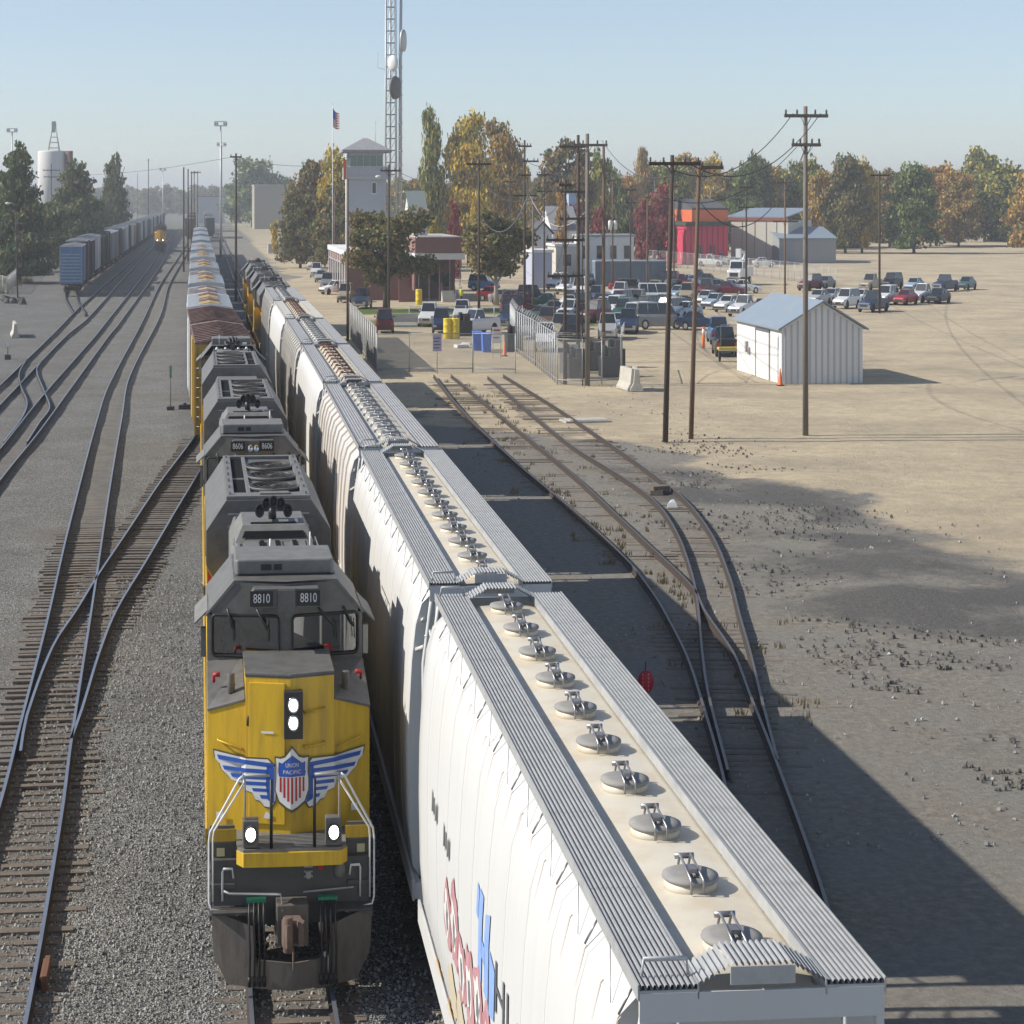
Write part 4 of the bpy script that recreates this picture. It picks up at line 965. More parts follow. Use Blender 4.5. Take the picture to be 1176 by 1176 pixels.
def blob(y, z, a, b, n=14, w=.0, ph=0): return [(y+a*math.cos(t*2*math.pi/n)*(1+w*math.sin(3*t+ph)), z+b*math.sin(t*2*math.pi/n)*(1+w*math.cos(2*t+ph))) for t in range(n)]
pk = mat('graffiti_pink', (.44, .20, .22), .6, grime=.6, gcol=(.55, .45, .42), gscale=3); cr = mat('graffiti_cream', (.56, .48, .33), .6, grime=.5, gcol=(.45, .42, .38)); gy = mat('graffiti_grey', (.16, .17, .19), .6); wh = mat('graffiti_white', (.7, .66, .62), .6)
random.seed(11)
side_art([blob(12.6-k*.9, 2.3+.12*math.sin(k*2), .50, .32+.1*(k % 2), 14, .2, k) for k in range(9)], 'graffiti_letters', pk, .016, h1)
side_art([blob(12.65-k*.9, 2.3+.12*math.sin(k*2), .32, .22, 12, .3, k+1) for k in range(9)], 'graffiti_fill', wh, .020, h1)
side_art([blob(12.6-k*.9, 2.27+.1*math.sin(k*2), .12, .15, 10, .3, k+2) for k in range(9)], 'graffiti_core', gy, .024, h1)
side_art([blob(12.2-k*1.1, 1.62, .6, .26, 12, .2, k) for k in range(10)], 'graffiti_base', cr, .018, h1)
side_art([blob(10.1-k*2.2, 1.3, .22, .07, 10, .2, k) for k in range(4)]+[blob(14.5, 1.28, .35, .05), blob(12.9, 1.28, .25, .06)], 'reflector_stripe', mat('orange_yellow', (.7, .38, .02), .5), .028, h1)
# rust streaks below the brackets
random.seed(5)
st = []
for k in range(20):
    y = .9+k*.84; h_ = random.uniform(.12, .30); st.append([(y-.012, 4.59), (y+.012, 4.59), (y+.004-.12*h_, 4.59-h_), (y-.002-.12*h_, 4.59-h_)])
rs = mat('rust_stain', (.46, .32, .21), .8)
[side_art([p_], 'rust_streak', rs, .010, h1) for p_ in st]

# ------------------------------------------------------------------ trailing locomotives of the hopper train (far)
for k, ya in enumerate((154, 178, 202)):
    lb = ('yellow and grey locomotive coupled behind the hopper cars, nearest of three', 'middle one of the three locomotives behind the hopper cars', 'farthest of the three locomotives behind the hopper cars')[k]
    o = dup(L3, label=lb); o.location = (hx(ya+22.6), ya+22.6, 0); o.rotation_euler = (0, 0, math.pi)
    tag(o, group='locomotives behind the hopper cars')
L3['group'] = 'locomotives of the main train'; L2['group'] = 'locomotives of the main train'; L1['group'] = 'locomotives of the main train'

# ------------------------------------------------------------------ boxcars
def boxcar(label, L, side, roof, end=None, group='boxcars', hgt=4.35, roofpatch=None, w=1.55, doors=True, stripes=None):
    r = thing('boxcar', label, 'boxcar', (0, 0, 0), 0, group)
    mb = MB(); mb.box(-w, w, .5, L-.5, 1.1, hgt)
    for k in range(int((L-1)/1.1)):
        for s in (-1, 1): mb.box(s*(w+.02)-.03, s*(w+.02)+.03, .55+k*1.1, .63+k*1.1, 1.15, hgt-.05)
    mb.build('body', side, r)
    mb = MB(); mb.prism([(-w-.05, hgt), (w+.05, hgt), (w+.03, hgt+.06), (0, hgt+.22), (-w-.03, hgt+.06)], 'y', .45, L-.45)
    for k in range(int((L-1)/1.3)): mb.prism([(-w, hgt+.07), (0, hgt+.225), (w, hgt+.07), (w, hgt+.10), (0, hgt+.265), (-w, hgt+.10)], 'y', .6+k*1.3, .68+k*1.3)
    mb.build('roof', roof, r)
    mb = MB(); 
    for k in range(9): mb.prism([(-w+.12, 1.3+k*.33), (w-.12, 1.3+k*.33), (w-.14, 1.42+k*.33), (-w+.14, 1.42+k*.33)], 'y', .38, .5)
    for s in (-1, 1): mb.box(s*w-.06, s*w+.06, .40, .52, 1.1, hgt)
    mb.build('end_panel', end or side, r)
    mb = MB()
    for k in range(8): mb.tube([(-w+.05, .36, 1.4+k*.35), (-w+.5, .36, 1.4+k*.35)], .015, 4)
    mb.build('ladder', M['steel'], r)
    if doors:
        for s in (-1, 1): mb = MB(); mb.box(s*(w+.05)-.03, s*(w+.05)+.03, L/2-1.6, L/2+1.6, 1.2, hgt-.1); mb.build('door', side, r)
    mb = MB(); mb.box(-.2, .2, .1, L-.1, .8, 1.1); mb.box(-.15, .15, -.15, .2, .75, 1.0); mb.box(-1.35, 1.35, .5, L-.5, .95, 1.1); mb.build('underframe', M['ldark'], r)
    truck(r, 2.0, 2); truck(r, L-2.0, 2)
    if roofpatch:
        mb = MB()
        for k in range(4):
            a = 1.0+k*(L-2)/4; mb.prism([(-.72, hgt+.16), (.72, hgt+.16), (.72, hgt+.19), (0, hgt+.29), (-.72, hgt+.19)], 'y', a, a+(L-2)/4-.9-.7*(k % 2), k % 2)
        mb.split('roof_patch', [roofpatch, rroof], r)
    return r
MP = [(90, 1.6), (104, 1.35), (135, .75), (150, .68), (200, .6), (320, .35), (500, .3), (900, .1)]
def mx(y): return interp(MP, y)
def placep(o, ya, yb, f):
    xa, xb = f(ya), f(yb); o.location = (xa, ya, 0); o.rotation_euler = (0, 0, -math.atan2(xb-xa, yb-ya)); return o
ybox = mat('boxcar_yellow', (.50, .34, .07), .6, grime=.6, gcol=(.22, .14, .06), gscale=2)
rroof = mat('rusty_brown_roof', (.12, .062, .05), .75, grime=.9, gcol=(.26, .19, .16), gscale=1.6, stretch=(1.2, .25, 1))
wbox = mat('boxcar_white', (.66, .66, .64), .55, grime=.4, gcol=(.4, .38, .33)); wroof = mat('boxcar_white_roof', (.60, .62, .63), .45, grime=.5, gcol=(.4, .42, .42), gscale=3)
bp = mat('roof_patch_yellow', (.46, .31, .09), .6, grime=1.0, gcol=(.22, .14, .08), gscale=1.0)
b1 = placep(boxcar('yellow boxcar with a rusty brown roof, first behind the locomotives', 16.4, ybox, rroof, group='boxcars of the main train'), 103.2, 119.6, mx)
placep(boxcar('white sided boxcar with a rusty brown roof, second behind the locomotives', 16.4, wbox, rroof, group='boxcars of the main train'), 119.8, 136.2, mx)
b3 = placep(boxcar('white boxcar with yellow patches along its roof, first after the brown roofs', 18.5, wbox, wroof, roofpatch=bp, group='boxcars of the main train'), 136.5, 155, mx)
ords = ['second', 'third', 'fourth', 'fifth', 'sixth', 'seventh', 'eighth', 'ninth', 'tenth', 'eleventh', 'twelfth', 'thirteenth', 'fourteenth', 'fifteenth']
y = 155.2
bpw = mat('roof_patch_tan', (.40, .34, .24), .6, grime=.9, gcol=(.25, .13, .08), gscale=1.0)
b3b = boxcar('white boxcar', 17.8, wbox, mat('boxcar_streaked_roof', (.50, .50, .49), .5, grime=1.0, gcol=(.24, .15, .11), gscale=.7), roofpatch=bpw, group='boxcars of the main train', hgt=4.15)
for k in range(8):
    q = b3 if k % 2 else b3b; o = q if (q is b3b and k == 0) else dup(q)
    o['label'] = f'{ords[k]} boxcar counting back after the one with yellow patches, its white roof ' + ('patched yellow' if k % 2 else 'streaked with rust'); placep(o, y+.6, y+18.4, mx); y += 18.9
y += 4
greyb = mat('boxcar_grey', (.30, .31, .32), .6, grime=.5, gcol=(.2, .18, .15)); redb = mat('boxcar_red', (.22, .06, .05), .7, grime=.5, gcol=(.1, .05, .04))
b4 = placep(boxcar('grey boxcar far back in the main train', 18.5, greyb, wroof, group='far boxcars of the main train'), y, y+18.5, mx); y += 18.7
b5 = None
for k in range(9):
    src = b4 if k % 3 else (b5 or boxcar('red boxcar', 18.5, redb, greyb, group='far boxcars of the main train'))
    if not k % 3 and b5 is None: b5 = src; o = src
    else: o = dup(src)
    o['label'] = f"{('dark red','grey','grey')[k%3]} boxcar far back in the main train, {ords[k]} past the white and yellow ones"
    placep(o, y, y+18.5, mx); y += 18.7
# the string on the left with the blue boxcar at its head
SP = [(285, -18.4), (330, -19.3), (420, -18.9), (900, -16.8), (1500, -13)]
def sx(y): return interp(SP, y)
blueb = mat('boxcar_blue', (.10, .19, .33), .6, grime=.5, gcol=(.3, .32, .34), gscale=3); brownb = mat('boxcar_brown', (.14, .065, .05), .7, grime=.5)
greenb = mat('boxcar_green', (.055, .075, .04), .7, grime=.4); lroof = mat('boxcar_galvanised_roof', (.42, .43, .43), .5, grime=.5, gcol=(.3, .28, .25)); darkb = mat('boxcar_dark', (.04, .045, .05), .6)
kinds = [(blueb, lroof, 'faded blue boxcar at the head of the left string, its ribbed end facing us'), (brownb, lroof, 'brown boxcar right behind the blue one'),
 (darkb, lroof, 'dark boxcar in the left string before the white one'), (wbox, lroof, 'white boxcar in the left string beside the conifers'), (greenb, greenb, 'dark green boxcar in the left string'),
 (greenb, darkb, 'second dark green boxcar in the left string'), (greyb, wroof, 'grey boxcar in the left string beyond the green ones')]
y = 287; srcs = {}
for k in range(34):
    if k < 7: a, b, lb = kinds[k]; o = boxcar(lb, 17.5, a, b, end=mat('faded_blue_end', (.24, .34, .46), .6, grime=.5, gcol=(.45, .46, .46), gscale=3) if k == 0 else None, group='boxcars of the left string', hgt=4.75+.25*(k % 2)); srcs[k] = o
    else:
        c = (3, 6, 1, 6, 3, 4)[k % 6]; o = dup(srcs[c]); nth = ['nearest', 'next', 'third', 'fourth', 'fifth', 'sixth', 'seventh', 'eighth', 'ninth', 'tenth', 'eleventh', 'twelfth', 'thirteenth', 'fourteenth', 'fifteenth', 'sixteenth', 'seventeenth', 'eighteenth', 'nineteenth', 'twentieth', 'twenty-first', 'twenty-second', 'twenty-third', 'twenty-fourth', 'twenty-fifth', 'twenty-sixth', 'last']
        o['label'] = f"{('white','grey','brown','grey','white','green')[k%6]} boxcar in the far hazy part of the left string, {nth[k-7]} one there"
    placep(o, y, y+17.5, sx); y += 17.8
# distant yellow locomotive on the second track
o = dup(L1, label='small distant orange yellow locomotive standing alone on the second track from the left'); o.location = (-10.2, 520, 0)
tag(o, group='')
del o['group']
yl2 = mat('far_locomotive_orange', (.70, .36, .02), .45)
for c in list(o.children):
    if c.name.startswith(('number', 'nose')):
        for g in list(c.children_recursive): bpy.data.objects.remove(g)
    if c.name.startswith('nose'): c.data = c.data.copy(); c.data.materials[0] = yl2
# rakes of far cars on the right of the main train
RP = [(430, 15), (900, 14), (1500, 20)]
for k, (yy, xx) in enumerate(((640, -3), (660, -3), (690, 3.8), (709, 3.8), (760, -3), (780, -3), (830, 3.8), (850, 3.8), (900, -3), (900, 3.8), (980, -3), (980, 3.8))):
    o = dup(srcs[(1, 6, 2, 3)[k % 4]]); o.location = (xx, yy, 0); o.rotation_euler = (0, 0, 0)
    tag(o, 'small far-off ' + ('brown', 'grey', 'dark', 'white')[k % 4] + ' boxcar on a track beside the main train near the horizon', None, 'boxcars near the horizon')
# ------------------------------------------------------------------ trees
def leafmat(name):
    m = mat(name, (.1, .1, .05), .85); n = m.node_tree.nodes; l = m.node_tree.links; p = n['Principled BSDF']
    a = n.new('ShaderNodeAttribute'); a.attribute_name = 'leaf'; l.new(a.outputs['Color'], p.inputs['Base Color'])
    p.inputs['Specular IOR Level'].default_value = .15
    t = n.new('ShaderNodeBsdfTranslucent'); l.new(a.outputs['Color'], t.inputs[0]); ms = n.new('ShaderNodeMixShader'); ms.inputs[0].default_value = .25
    l.new(p.outputs[0], ms.inputs[1]); l.new(t.outputs[0], ms.inputs[2]); l.new(ms.outputs[0], n['Material Output'].inputs[0]); return m
LEAF = leafmat('foliage')
LB = 1.8
PAL = dict(olive=[(.075, .085, .03), (.11, .11, .04), (.055, .07, .03), (.14, .12, .05)], pine=[(.045, .07, .03), (.065, .09, .035), (.09, .10, .045), (.13, .11, .05)],
  gold=[(.36, .22, .03), (.42, .28, .04), (.28, .2, .04), (.16, .15, .04)], yelgr=[(.22, .21, .05), (.17, .18, .05), (.30, .24, .05), (.1, .12, .035)],
  orange=[(.42, .17, .03), (.36, .2, .04), (.28, .15, .04), (.2, .15, .04)], red=[(.16, .04, .04), (.2, .06, .05), (.12, .04, .04)], rust=[(.20, .12, .05), (.16, .11, .05), (.12, .10, .05), (.23, .16, .07)],
  green=[(.11, .15, .05), (.15, .18, .06), (.08, .11, .04)], grass=[(.30, .23, .11), (.25, .19, .09), (.2, .15, .07)], autumn=[(.30, .19, .05), (.22, .17, .05), (.13, .13, .045), (.35, .2, .05)])
def crown(name, lobes, n, s, pal, parent, seed=0, flat=.25):
    g = np.random.default_rng(seed); w = np.array([l[3]*l[4]*l[5] for l in lobes])**.67; w = w/w.sum()
    li = g.choice(len(lobes), n, p=w); Lb = np.array(lobes)[li]
    d = g.normal(size=(n, 3)); d /= np.linalg.norm(d, axis=1)[:, None]; rad = g.uniform(.35, 1.04, n)**.55
    # small sub-clumps so that the crown breaks into tufts
    sub = g.normal(size=(len(lobes)*14, 3)); sub /= np.linalg.norm(sub, axis=1)[:, None]
    sc_ = sub[li*14+g.integers(0, 14, n)]; d = d*.48+sc_*.7; 
    C = Lb[:, :3]+d*rad[:, None]*Lb[:, 3:6]
    u = g.normal(size=(n, 3)); u /= np.linalg.norm(u, axis=1)[:, None]; v = np.cross(u, g.normal(size=(n, 3))); v /= np.linalg.norm(v, axis=1)[:, None]
    ss = s*g.uniform(.6, 1.4, n)[:, None]
    V = np.stack([C-u*ss-v*ss*.7, C+u*ss-v*ss*.5, C+u*ss*.9+v*ss*.7, C-u*ss*.8+v*ss*.6], 1).reshape(-1, 3)
    V[:, 2] = np.maximum(V[:, 2], .05)
    me = bpy.data.meshes.new(name); F = np.arange(4*n).reshape(n, 4); me.from_pydata(V.tolist(), [], F.tolist())
    P = np.array(PAL[pal]+([PAL[{'gold': 'yelgr', 'orange': 'rust', 'yelgr': 'olive', 'green': 'olive', 'autumn': 'rust', 'rust': 'olive', 'olive': 'rust'}[pal]][k] for k in (0, 2)] if pal in ('gold', 'orange', 'yelgr', 'green', 'autumn', 'rust', 'olive') else [])); shift = g.integers(0, len(P), len(lobes)*14); ci = np.where(g.random(n) < .6, shift[li*14+g.integers(0, 14, n)], g.integers(0, len(P), n))
    col = P[ci]*LB*g.uniform(.75, 1.25, (n, 1)); col = np.concatenate([np.repeat(col, 4, 0), np.ones((4*n, 1))], 1).astype('f4')
    a = me.color_attributes.new('leaf', 'FLOAT_COLOR', 'CORNER'); a.data.foreach_set('color', col.ravel()); me.materials.append(LEAF)
    o = bpy.data.objects.new(name, me); sc.collection.objects.link(o); o.parent = parent; return o
TC = {}
def shape(kind, seed):
    g = random.Random(seed); L = []
    if kind == 'poplar':
        for k in range(9): z = .14+.80*k/8; r = .42*math.sin(math.pi*min(1, max(.12, 1.06-z)))**.6*.9+.05; L.append((g.uniform(-.12, .12), g.uniform(-.1, .1), z, r*g.uniform(.75, 1.1), r, .11))
    elif kind == 'conifer':
        for k in range(30):
            z = .05+.90*(k/29)**.9; q = .46*(1-z*.88)**.7; a = k*2.4+g.uniform(-.3, .3); t = q*g.uniform(.35, .75)
            L.append((t*math.cos(a), t*math.sin(a), z, q*.55, q*.55, .075))
        for k in range(6): z = .12+.13*k; L.append((0, 0, z, .34*(1-z*.85), .34*(1-z*.85), .12))
    elif kind == 'full':
        for k in range(18):
            a = k*2.4+g.uniform(-.3, .3); z = .1+.82*(k/17); q = .36*math.sin(math.pi*min(.97, .25+z*.72))**.8*g.uniform(.7, 1.1); L.append((q*math.cos(a), q*math.sin(a), z, g.uniform(.16, .24), g.uniform(.16, .24), g.uniform(.09, .14)))
        L.append((0, 0, .45, .34, .34, .4))
    elif kind == 'bush':
        for k in range(7): a = g.uniform(0, 6.28); q = g.uniform(.05, .3); L.append((q*math.cos(a), q*math.sin(a), g.uniform(.25, .75), g.uniform(.16, .28), .25, g.uniform(.15, .25)))
    else:
        for k in range(15):
            a = k*2.4+g.uniform(-.3, .3); q = g.uniform(.08, .33); z = g.uniform(.36, .86); q *= math.sin(math.pi*min(.95, z*.9))**.5+.2
            L.append((q*math.cos(a), q*math.sin(a), z, g.uniform(.12, .2), g.uniform(.14, .2), g.uniform(.08, .14)))
        L.append((0, 0, .62, .3, .3, .26))
    return L
def tree(label, X, Y, h, w, kind='broad', pal='olive', n=2600, leaf=.02, seed=None, group='trees', trunk='bark', variant=0):
    key = (kind, pal, n, variant, trunk, leaf)
    if key in TC: o = dup(TC[key], label=label)
    else:
        o = thing(kind if kind in ('bush',) else ('conifer_tree' if kind == 'conifer' else 'tree'), label, 'tree' if kind != 'bush' else 'bush')
        crown('crown', shape(kind, variant+len(pal)*7), n, leaf, pal, o, variant+3)
        mb = MB(); tz = .45 if kind == 'broad' else .8
        if kind != 'bush':
            mb.tube([(0, 0, -.01), (.006, 0, tz*.4), (0, .005, tz)], .028, 7, 0, .012)
            g = random.Random(variant)
            for k in range(7):
                a = k*2.4; z0 = g.uniform(.2, .45)*(1 if kind == 'broad' else 1.3); mb.tube([(0, 0, z0), (.13*math.cos(a), .13*math.sin(a), z0+.14), (.24*math.cos(a), .24*math.sin(a), z0+.3)], .012, 5, 0, .004)
            mb.build('trunk', M[trunk], o)
        TC[key] = o
    o.location = (X, Y, GZ); o.scale = (w, w, h); o.rotation_euler = (0, 0, random.uniform(0, 6.28) if seed is None else seed)
    if group: o['group'] = group
    elif 'group' in o: del o['group']
    return o
def T(label, px_, topy, wpx, d, kind='broad', pal='olive', **k):
    X, Y = atd(px_, d); return tree(label, X, Y, zat(topy, d)-GZ, wpx*d/FPX*1.12, kind, pal, **k)
T('big dark conifer at the far left behind the street lamp', 22, 166, 92, 330, 'conifer', 'pine', n=12000, leaf=.016, group='conifers left of the tracks', seed=1)
T('broad dark conifer in the middle of the left group, under the silo', 88, 182, 84, 430, 'conifer', 'pine', n=9000, leaf=.018, variant=1, group='conifers left of the tracks', seed=2)
T('rightmost of the left conifers, rising over the parked boxcars', 131, 177, 46, 560, 'conifer', 'pine', n=6000, leaf=.022, variant=2, group='conifers left of the tracks', seed=0)
T('low dark shrubbery tree between the two left conifers', 55, 232, 60, 380, 'full', 'pine', n=5000, leaf=.022, variant=5, group='conifers left of the tracks')
T('shadowed tree filling the gap right of the far left conifer', 108, 225, 44, 500, 'full', 'pine', n=4000, leaf=.024, variant=6, group='conifers left of the tracks')
T('leafy tree with a dark crown in front of the control tower', 442, 234, 100, 250, 'broad', 'olive', n=14000, leaf=.015, variant=1, group='yard trees', seed=.5)
T('large leafy tree with pale double trunks beside the lawn', 570, 236, 108, 262, 'broad', 'olive', n=15000, leaf=.015, variant=2, trunk='barkw', group='yard trees', seed=2.2)
T('tall narrow yellow green poplar right of the radio tower', 494, 128, 34, 430, 'poplar', 'yelgr', n=7000, leaf=.018, group='tall poplars', seed=0)
T('wide orange and gold poplar in the middle of the tall group', 538, 136, 62, 430, 'poplar', 'gold', n=10000, leaf=.018, variant=1, group='tall poplars', seed=1)
T('gold poplar at the right of the tall group', 577, 141, 56, 440, 'poplar', 'autumn', n=9000, leaf=.018, variant=2, group='tall poplars', seed=2)
T('bright orange yellow tree behind the flagpole left of the control tower', 384, 171, 44, 420, 'full', 'gold', n=6000, leaf=.022, variant=3, group=None)
T('dark olive tree left of the brick building, in front of the orange one', 388, 214, 62, 380, 'full', 'olive', n=8000, leaf=.02, variant=3, group='trees behind the truck dock')
T('grey green rounded tree left of the orange tree', 357, 183, 60, 430, 'full', 'rust', n=7000, leaf=.02, variant=1, group='trees behind the truck dock')
T('lower dark tree above the loading dock', 345, 220, 56, 400, 'full', 'olive', n=7000, leaf=.02, variant=2, group='trees behind the truck dock')
T('green tree behind the tan warehouse', 290, 181, 66, 960, 'full', 'green', n=6000, leaf=.022, variant=1, group='trees behind the tan warehouse')
T('smaller green tree at the right end of the tan warehouse', 322, 200, 44, 960, 'full', 'green', n=5000, leaf=.022, variant=2, group='trees behind the tan warehouse')
T('orange bush in front of the tan warehouse', 316, 250, 14, 480, 'bush', 'gold', n=600, leaf=.05, group=None)
T('round dark brown tree behind the double pole crossarm', 650, 163, 74, 460, 'full', 'rust', n=8000, leaf=.02, variant=2, group='autumn trees behind the parking lot')
T('yellow topped tree right of the brown tree', 690, 172, 40, 500, 'full', 'yelgr', n=5000, leaf=.022, variant=1, group='autumn trees behind the parking lot')
for lb, a, b, c, d, p, v in (('dark red maple left of the brick building roof', 522, 232, 18, 330, 'red', 0), ('small gold tree beside the red maple', 498, 250, 16, 340, 'gold', 5), ('orange tree behind the large leafy tree', 645, 222, 18, 380, 'orange', 1),
   ('narrow orange tree left of the wide crossarm pole', 545, 226, 12, 380, 'gold', 4), ('dark red tree behind the blue grey container', 760, 212, 34, 430, 'red', 1), ('red tree with orange lower leaves near the pink building', 741, 228, 26, 420, 'red', 2),
   ('purple red tree behind the white sheds', 660, 235, 30, 400, 'red', 1), ('red tree behind the transformer pole', 690, 240, 30, 410, 'red', 0), ('dark evergreen behind the transformer pole', 718, 215, 26, 430, 'pine', 2)):
    T(lb, a, b, c, d, 'full', p, n=3500, leaf=.026, variant=v, group='small coloured trees behind the yard')
# the hazy treeline
random.seed(21)
PL = ['yelgr', 'autumn', 'olive', 'gold', 'rust', 'green', 'orange', 'autumn', 'yelgr']
def names(p): return {'yelgr': 'yellow green', 'autumn': 'mixed gold', 'olive': 'olive', 'gold': 'golden', 'rust': 'brown', 'green': 'green', 'orange': 'orange', 'pine': 'dark green', 'red': 'red'}[p]
line = [(470, 205, 26), (478, 196, 30), (508, 215, 30), (600, 190, 34), (618, 195, 30), (706, 184, 34), (722, 190, 30), (738, 178, 22), (752, 192, 34), (770, 186, 36), (784, 180, 30), (800, 192, 34), (818, 186, 38), (836, 196, 34), (852, 184, 40), (866, 178, 30), (884, 182, 34), (902, 184, 36), (922, 180, 40), (946, 186, 38), (968, 178, 36), (992, 184, 40), (1018, 181, 40), (1045, 187, 42), (1072, 180, 40), (1100, 186, 42), (1128, 180, 44), (1158, 184, 44), (1190, 182, 44)]
for k, (a, b, c) in enumerate(line):
    p = PL[k % len(PL)]; p = 'pine' if a in (866, 868) else p
    T(f'{names(p)} tree in the autumn treeline behind the {"tall poplars" if a < 640 else "parking lot" if a < 770 else "pink building" if a < 845 else "white building" if a < 910 else "right edge"}, {["nearest the gap","beside it","farther along","next along","last along","sixth","seventh"][k % 7]}',
      a+random.uniform(-5, 5), b+random.uniform(-9, 12), c*random.uniform(1.0, 1.6), 560+random.uniform(-60, 80), 'poplar' if a == 738 else 'full', p, n=9000, leaf=.020, variant=k % 3, group='autumn treeline')
for k in range(34):
    a = 440+k*22+random.uniform(-6, 6); p = random.choice(['yelgr', 'olive', 'gold', 'autumn', 'rust', 'green'])
    T(f'low {names(p)} tree in the second row of the hazy treeline', a, random.uniform(196, 208), random.uniform(34, 50), random.uniform(660, 800), 'full', p, n=9000, leaf=.020, variant=k % 3, group=f'low {names(p)} trees in the second row of the treeline')
for k in range(46):
    a = -30+k*9.5+random.uniform(-3, 3)
    T('distant blue green tree low on the horizon', a, random.uniform(212, 219), random.uniform(16, 30), random.uniform(1500, 1900), 'full', 'olive', n=3800, leaf=.032, variant=k % 3, group='trees on the horizon')
# weeds and dry grass: one mass each
def tufts(name, label, spots, n, h, pal, cat):
    g = np.random.default_rng(5); V = []; F = []; col = []; P = np.array(PAL[pal])
    for (x, y, r) in spots:
        for i in range(n):
            a = g.uniform(0, 6.28); q = r*math.sqrt(g.random()); bx, by = x+q*math.cos(a), y+q*math.sin(a); hh = h*g.uniform(.4, 1.2); dx, dy = g.normal(0, .3*hh, 2); w = .012+.02*g.random()
            b = len(V); V += [(bx-w, by, GZ-.02), (bx+w, by, GZ-.02), (bx+dx, by+dy, GZ+hh)]; F.append((b, b+1, b+2)); col += [P[g.integers(len(P))]*g.uniform(.8, 1.3)]*3
    me = bpy.data.meshes.new(name); me.from_pydata(V, [], F); a = me.color_attributes.new('leaf', 'FLOAT_COLOR', 'CORNER')
    a.data.foreach_set('color', np.concatenate([np.array(col), np.ones((len(col), 1))], 1).astype('f4').ravel()); me.materials.append(LEAF)
    o = bpy.data.objects.new(name, me); sc.collection.objects.link(o); return tag(o, label, cat, kind='stuff')
random.seed(3)
sp = []
for k in range(110):
    y = random.uniform(52, 152); x = float(np.interp(y, [45, 60, 80, 110, 150], [13.5, 16.0, 17.4, 18.0, 20])) + random.gauss(0, 1.4); sp.append((x, y, random.uniform(.1, .5)))
for k in range(40): y = random.uniform(60, 110); sp.append((17.2+random.gauss(0, .25), y, .2))
tufts('dry_weeds', 'dry yellow weeds scattered along the old sidings', sp, 12, .17, 'grass', 'weeds')
sp = [(-33+random.uniform(-9, 4.5), 300+random.uniform(-32, 45), random.uniform(.4, 1.2)) for k in range(160)]
tufts('dry_grass', 'tawny grass at the foot of the left conifers', sp, 50, .7, 'grass', 'grass')
# ------------------------------------------------------------------ buildings
def bx_(px0, px1, topy, d, depth):
    x0, y0 = atd(px0, d); x1, y1 = atd(px1, d); return x0, x1, min(y0, y1), min(y0, y1)+depth, zat(topy, d)
def windows(parent, side, pos, n0, w, h, z, fr='white', name='window', gl=None):
    for p in pos:
        mb = MB()
        if side == 'y': mb.box(p-w/2-.08, p+w/2+.08, n0-.06, n0+.02, z-.08, z+h+.08)
        else: mb.box(n0-.06, n0+.02, p-w/2-.08, p+w/2+.08, z-.08, z+h+.08)
        f = mb.build(name, M[fr], parent); mb = MB()
        if side == 'y': mb.box(p-w/2, p+w/2, n0-.075, n0-.061, z, z+h)
        else: mb.box(n0-.075, n0-.061, p-w/2, p+w/2, z, z+h)
        mb.build('pane', gl or DGLASS, f)
twall = mat('tower_grey_wall', (.40, .41, .43), .8, grime=.35, gcol=(.28, .28, .29), gscale=3); troof = mat('tower_roof', (.30, .30, .31), .8, grime=.4)
# control tower
d = 300; x0, x1, y0, y1, z1 = bx_(400, 442, 206, d, 6.0); cx = (x0+x1)/2
tw = thing('control_tower', 'grey railway control tower with a glazed top floor under a hipped roof', 'tower', (0, 0, 0))
mb = MB(); mb.box(x0, x1, y0, y1, GZ, z1); mb.build('wall', twall, tw)
mb = MB(); mb.box(x0-.5, x1+.5, y0-.5, y1+.5, z1, z1+.35); mb.box(x0-.45, x1+.45, y0-.45, y0-.4, z1+.35, z1+1.3); mb.box(x0-.45, x0-.4, y0-.39, y1+.4, z1+.35, z1+1.3); mb.box(x1+.4, x1+.45, y0-.39, y1+.4, z1+.35, z1+1.3); mb.build('balcony', twall, tw)
mb = MB()
for k in range(7):
    for q in (x0-.47+k*(x1-x0+.9)/6,): mb.box(q-.03, q+.03, y0-.5, y0-.46, z1+.35, z1+1.35)
mb.box(x0-.5, x1+.5, y0-.5, y0-.46, z1+1.33, z1+1.4); mb.build('railing', M['galv'], tw)
zc = zat(191, d); zr = zat(175, d); zp = zat(158, d)
mb = MB(); mb.box(x0+.2, x1-.2, y0+.2, y1-.2, z1+.35, zc); mb.box(x0+.2, x1-.2, y0+.2, y1-.2, zr-.35, zr)
mb.build('upper_wall', twall, tw)
mb = MB(); mb.box(x0+.3, x1-.3, y0+.3, y1-.3, zc, zr-.35); mb.build('glazing', mat('green_tinted_glass', (.10, .15, .14), .08, spec=1.0), tw)
mb = MB()
for k in range(6):
    q = x0+.22+k*(x1-x0-.5)/5; mb.box(q, q+.07, y0+.24, y0+.3, zc, zr-.35)
for k in range(6):
    q = y0+.22+k*(5.5)/5; mb.box(x0+.24, x0+.3, q, q+.07, zc, zr-.35)
mb.split('mullion', M['galv'], tw)
mb = MB(); e = 1.0; c_ = ((x0+x1)/2, (y0+y1)/2)
mb.loft([[(x0-e, y0-e, zr), (x1+e, y0-e, zr), (x1+e, y1+e, zr), (x0-e, y1+e, zr)], [(x0-e, y0-e, zr+.25), (x1+e, y0-e, zr+.25), (x1+e, y1+e, zr+.25), (x0-e, y1+e, zr+.25)], [(c_[0]-.3, c_[1]-.3, zp), (c_[0]+.3, c_[1]-.3, zp), (c_[0]+.3, c_[1]+.3, zp), (c_[0]-.3, c_[1]+.3, zp)]], 0, False)
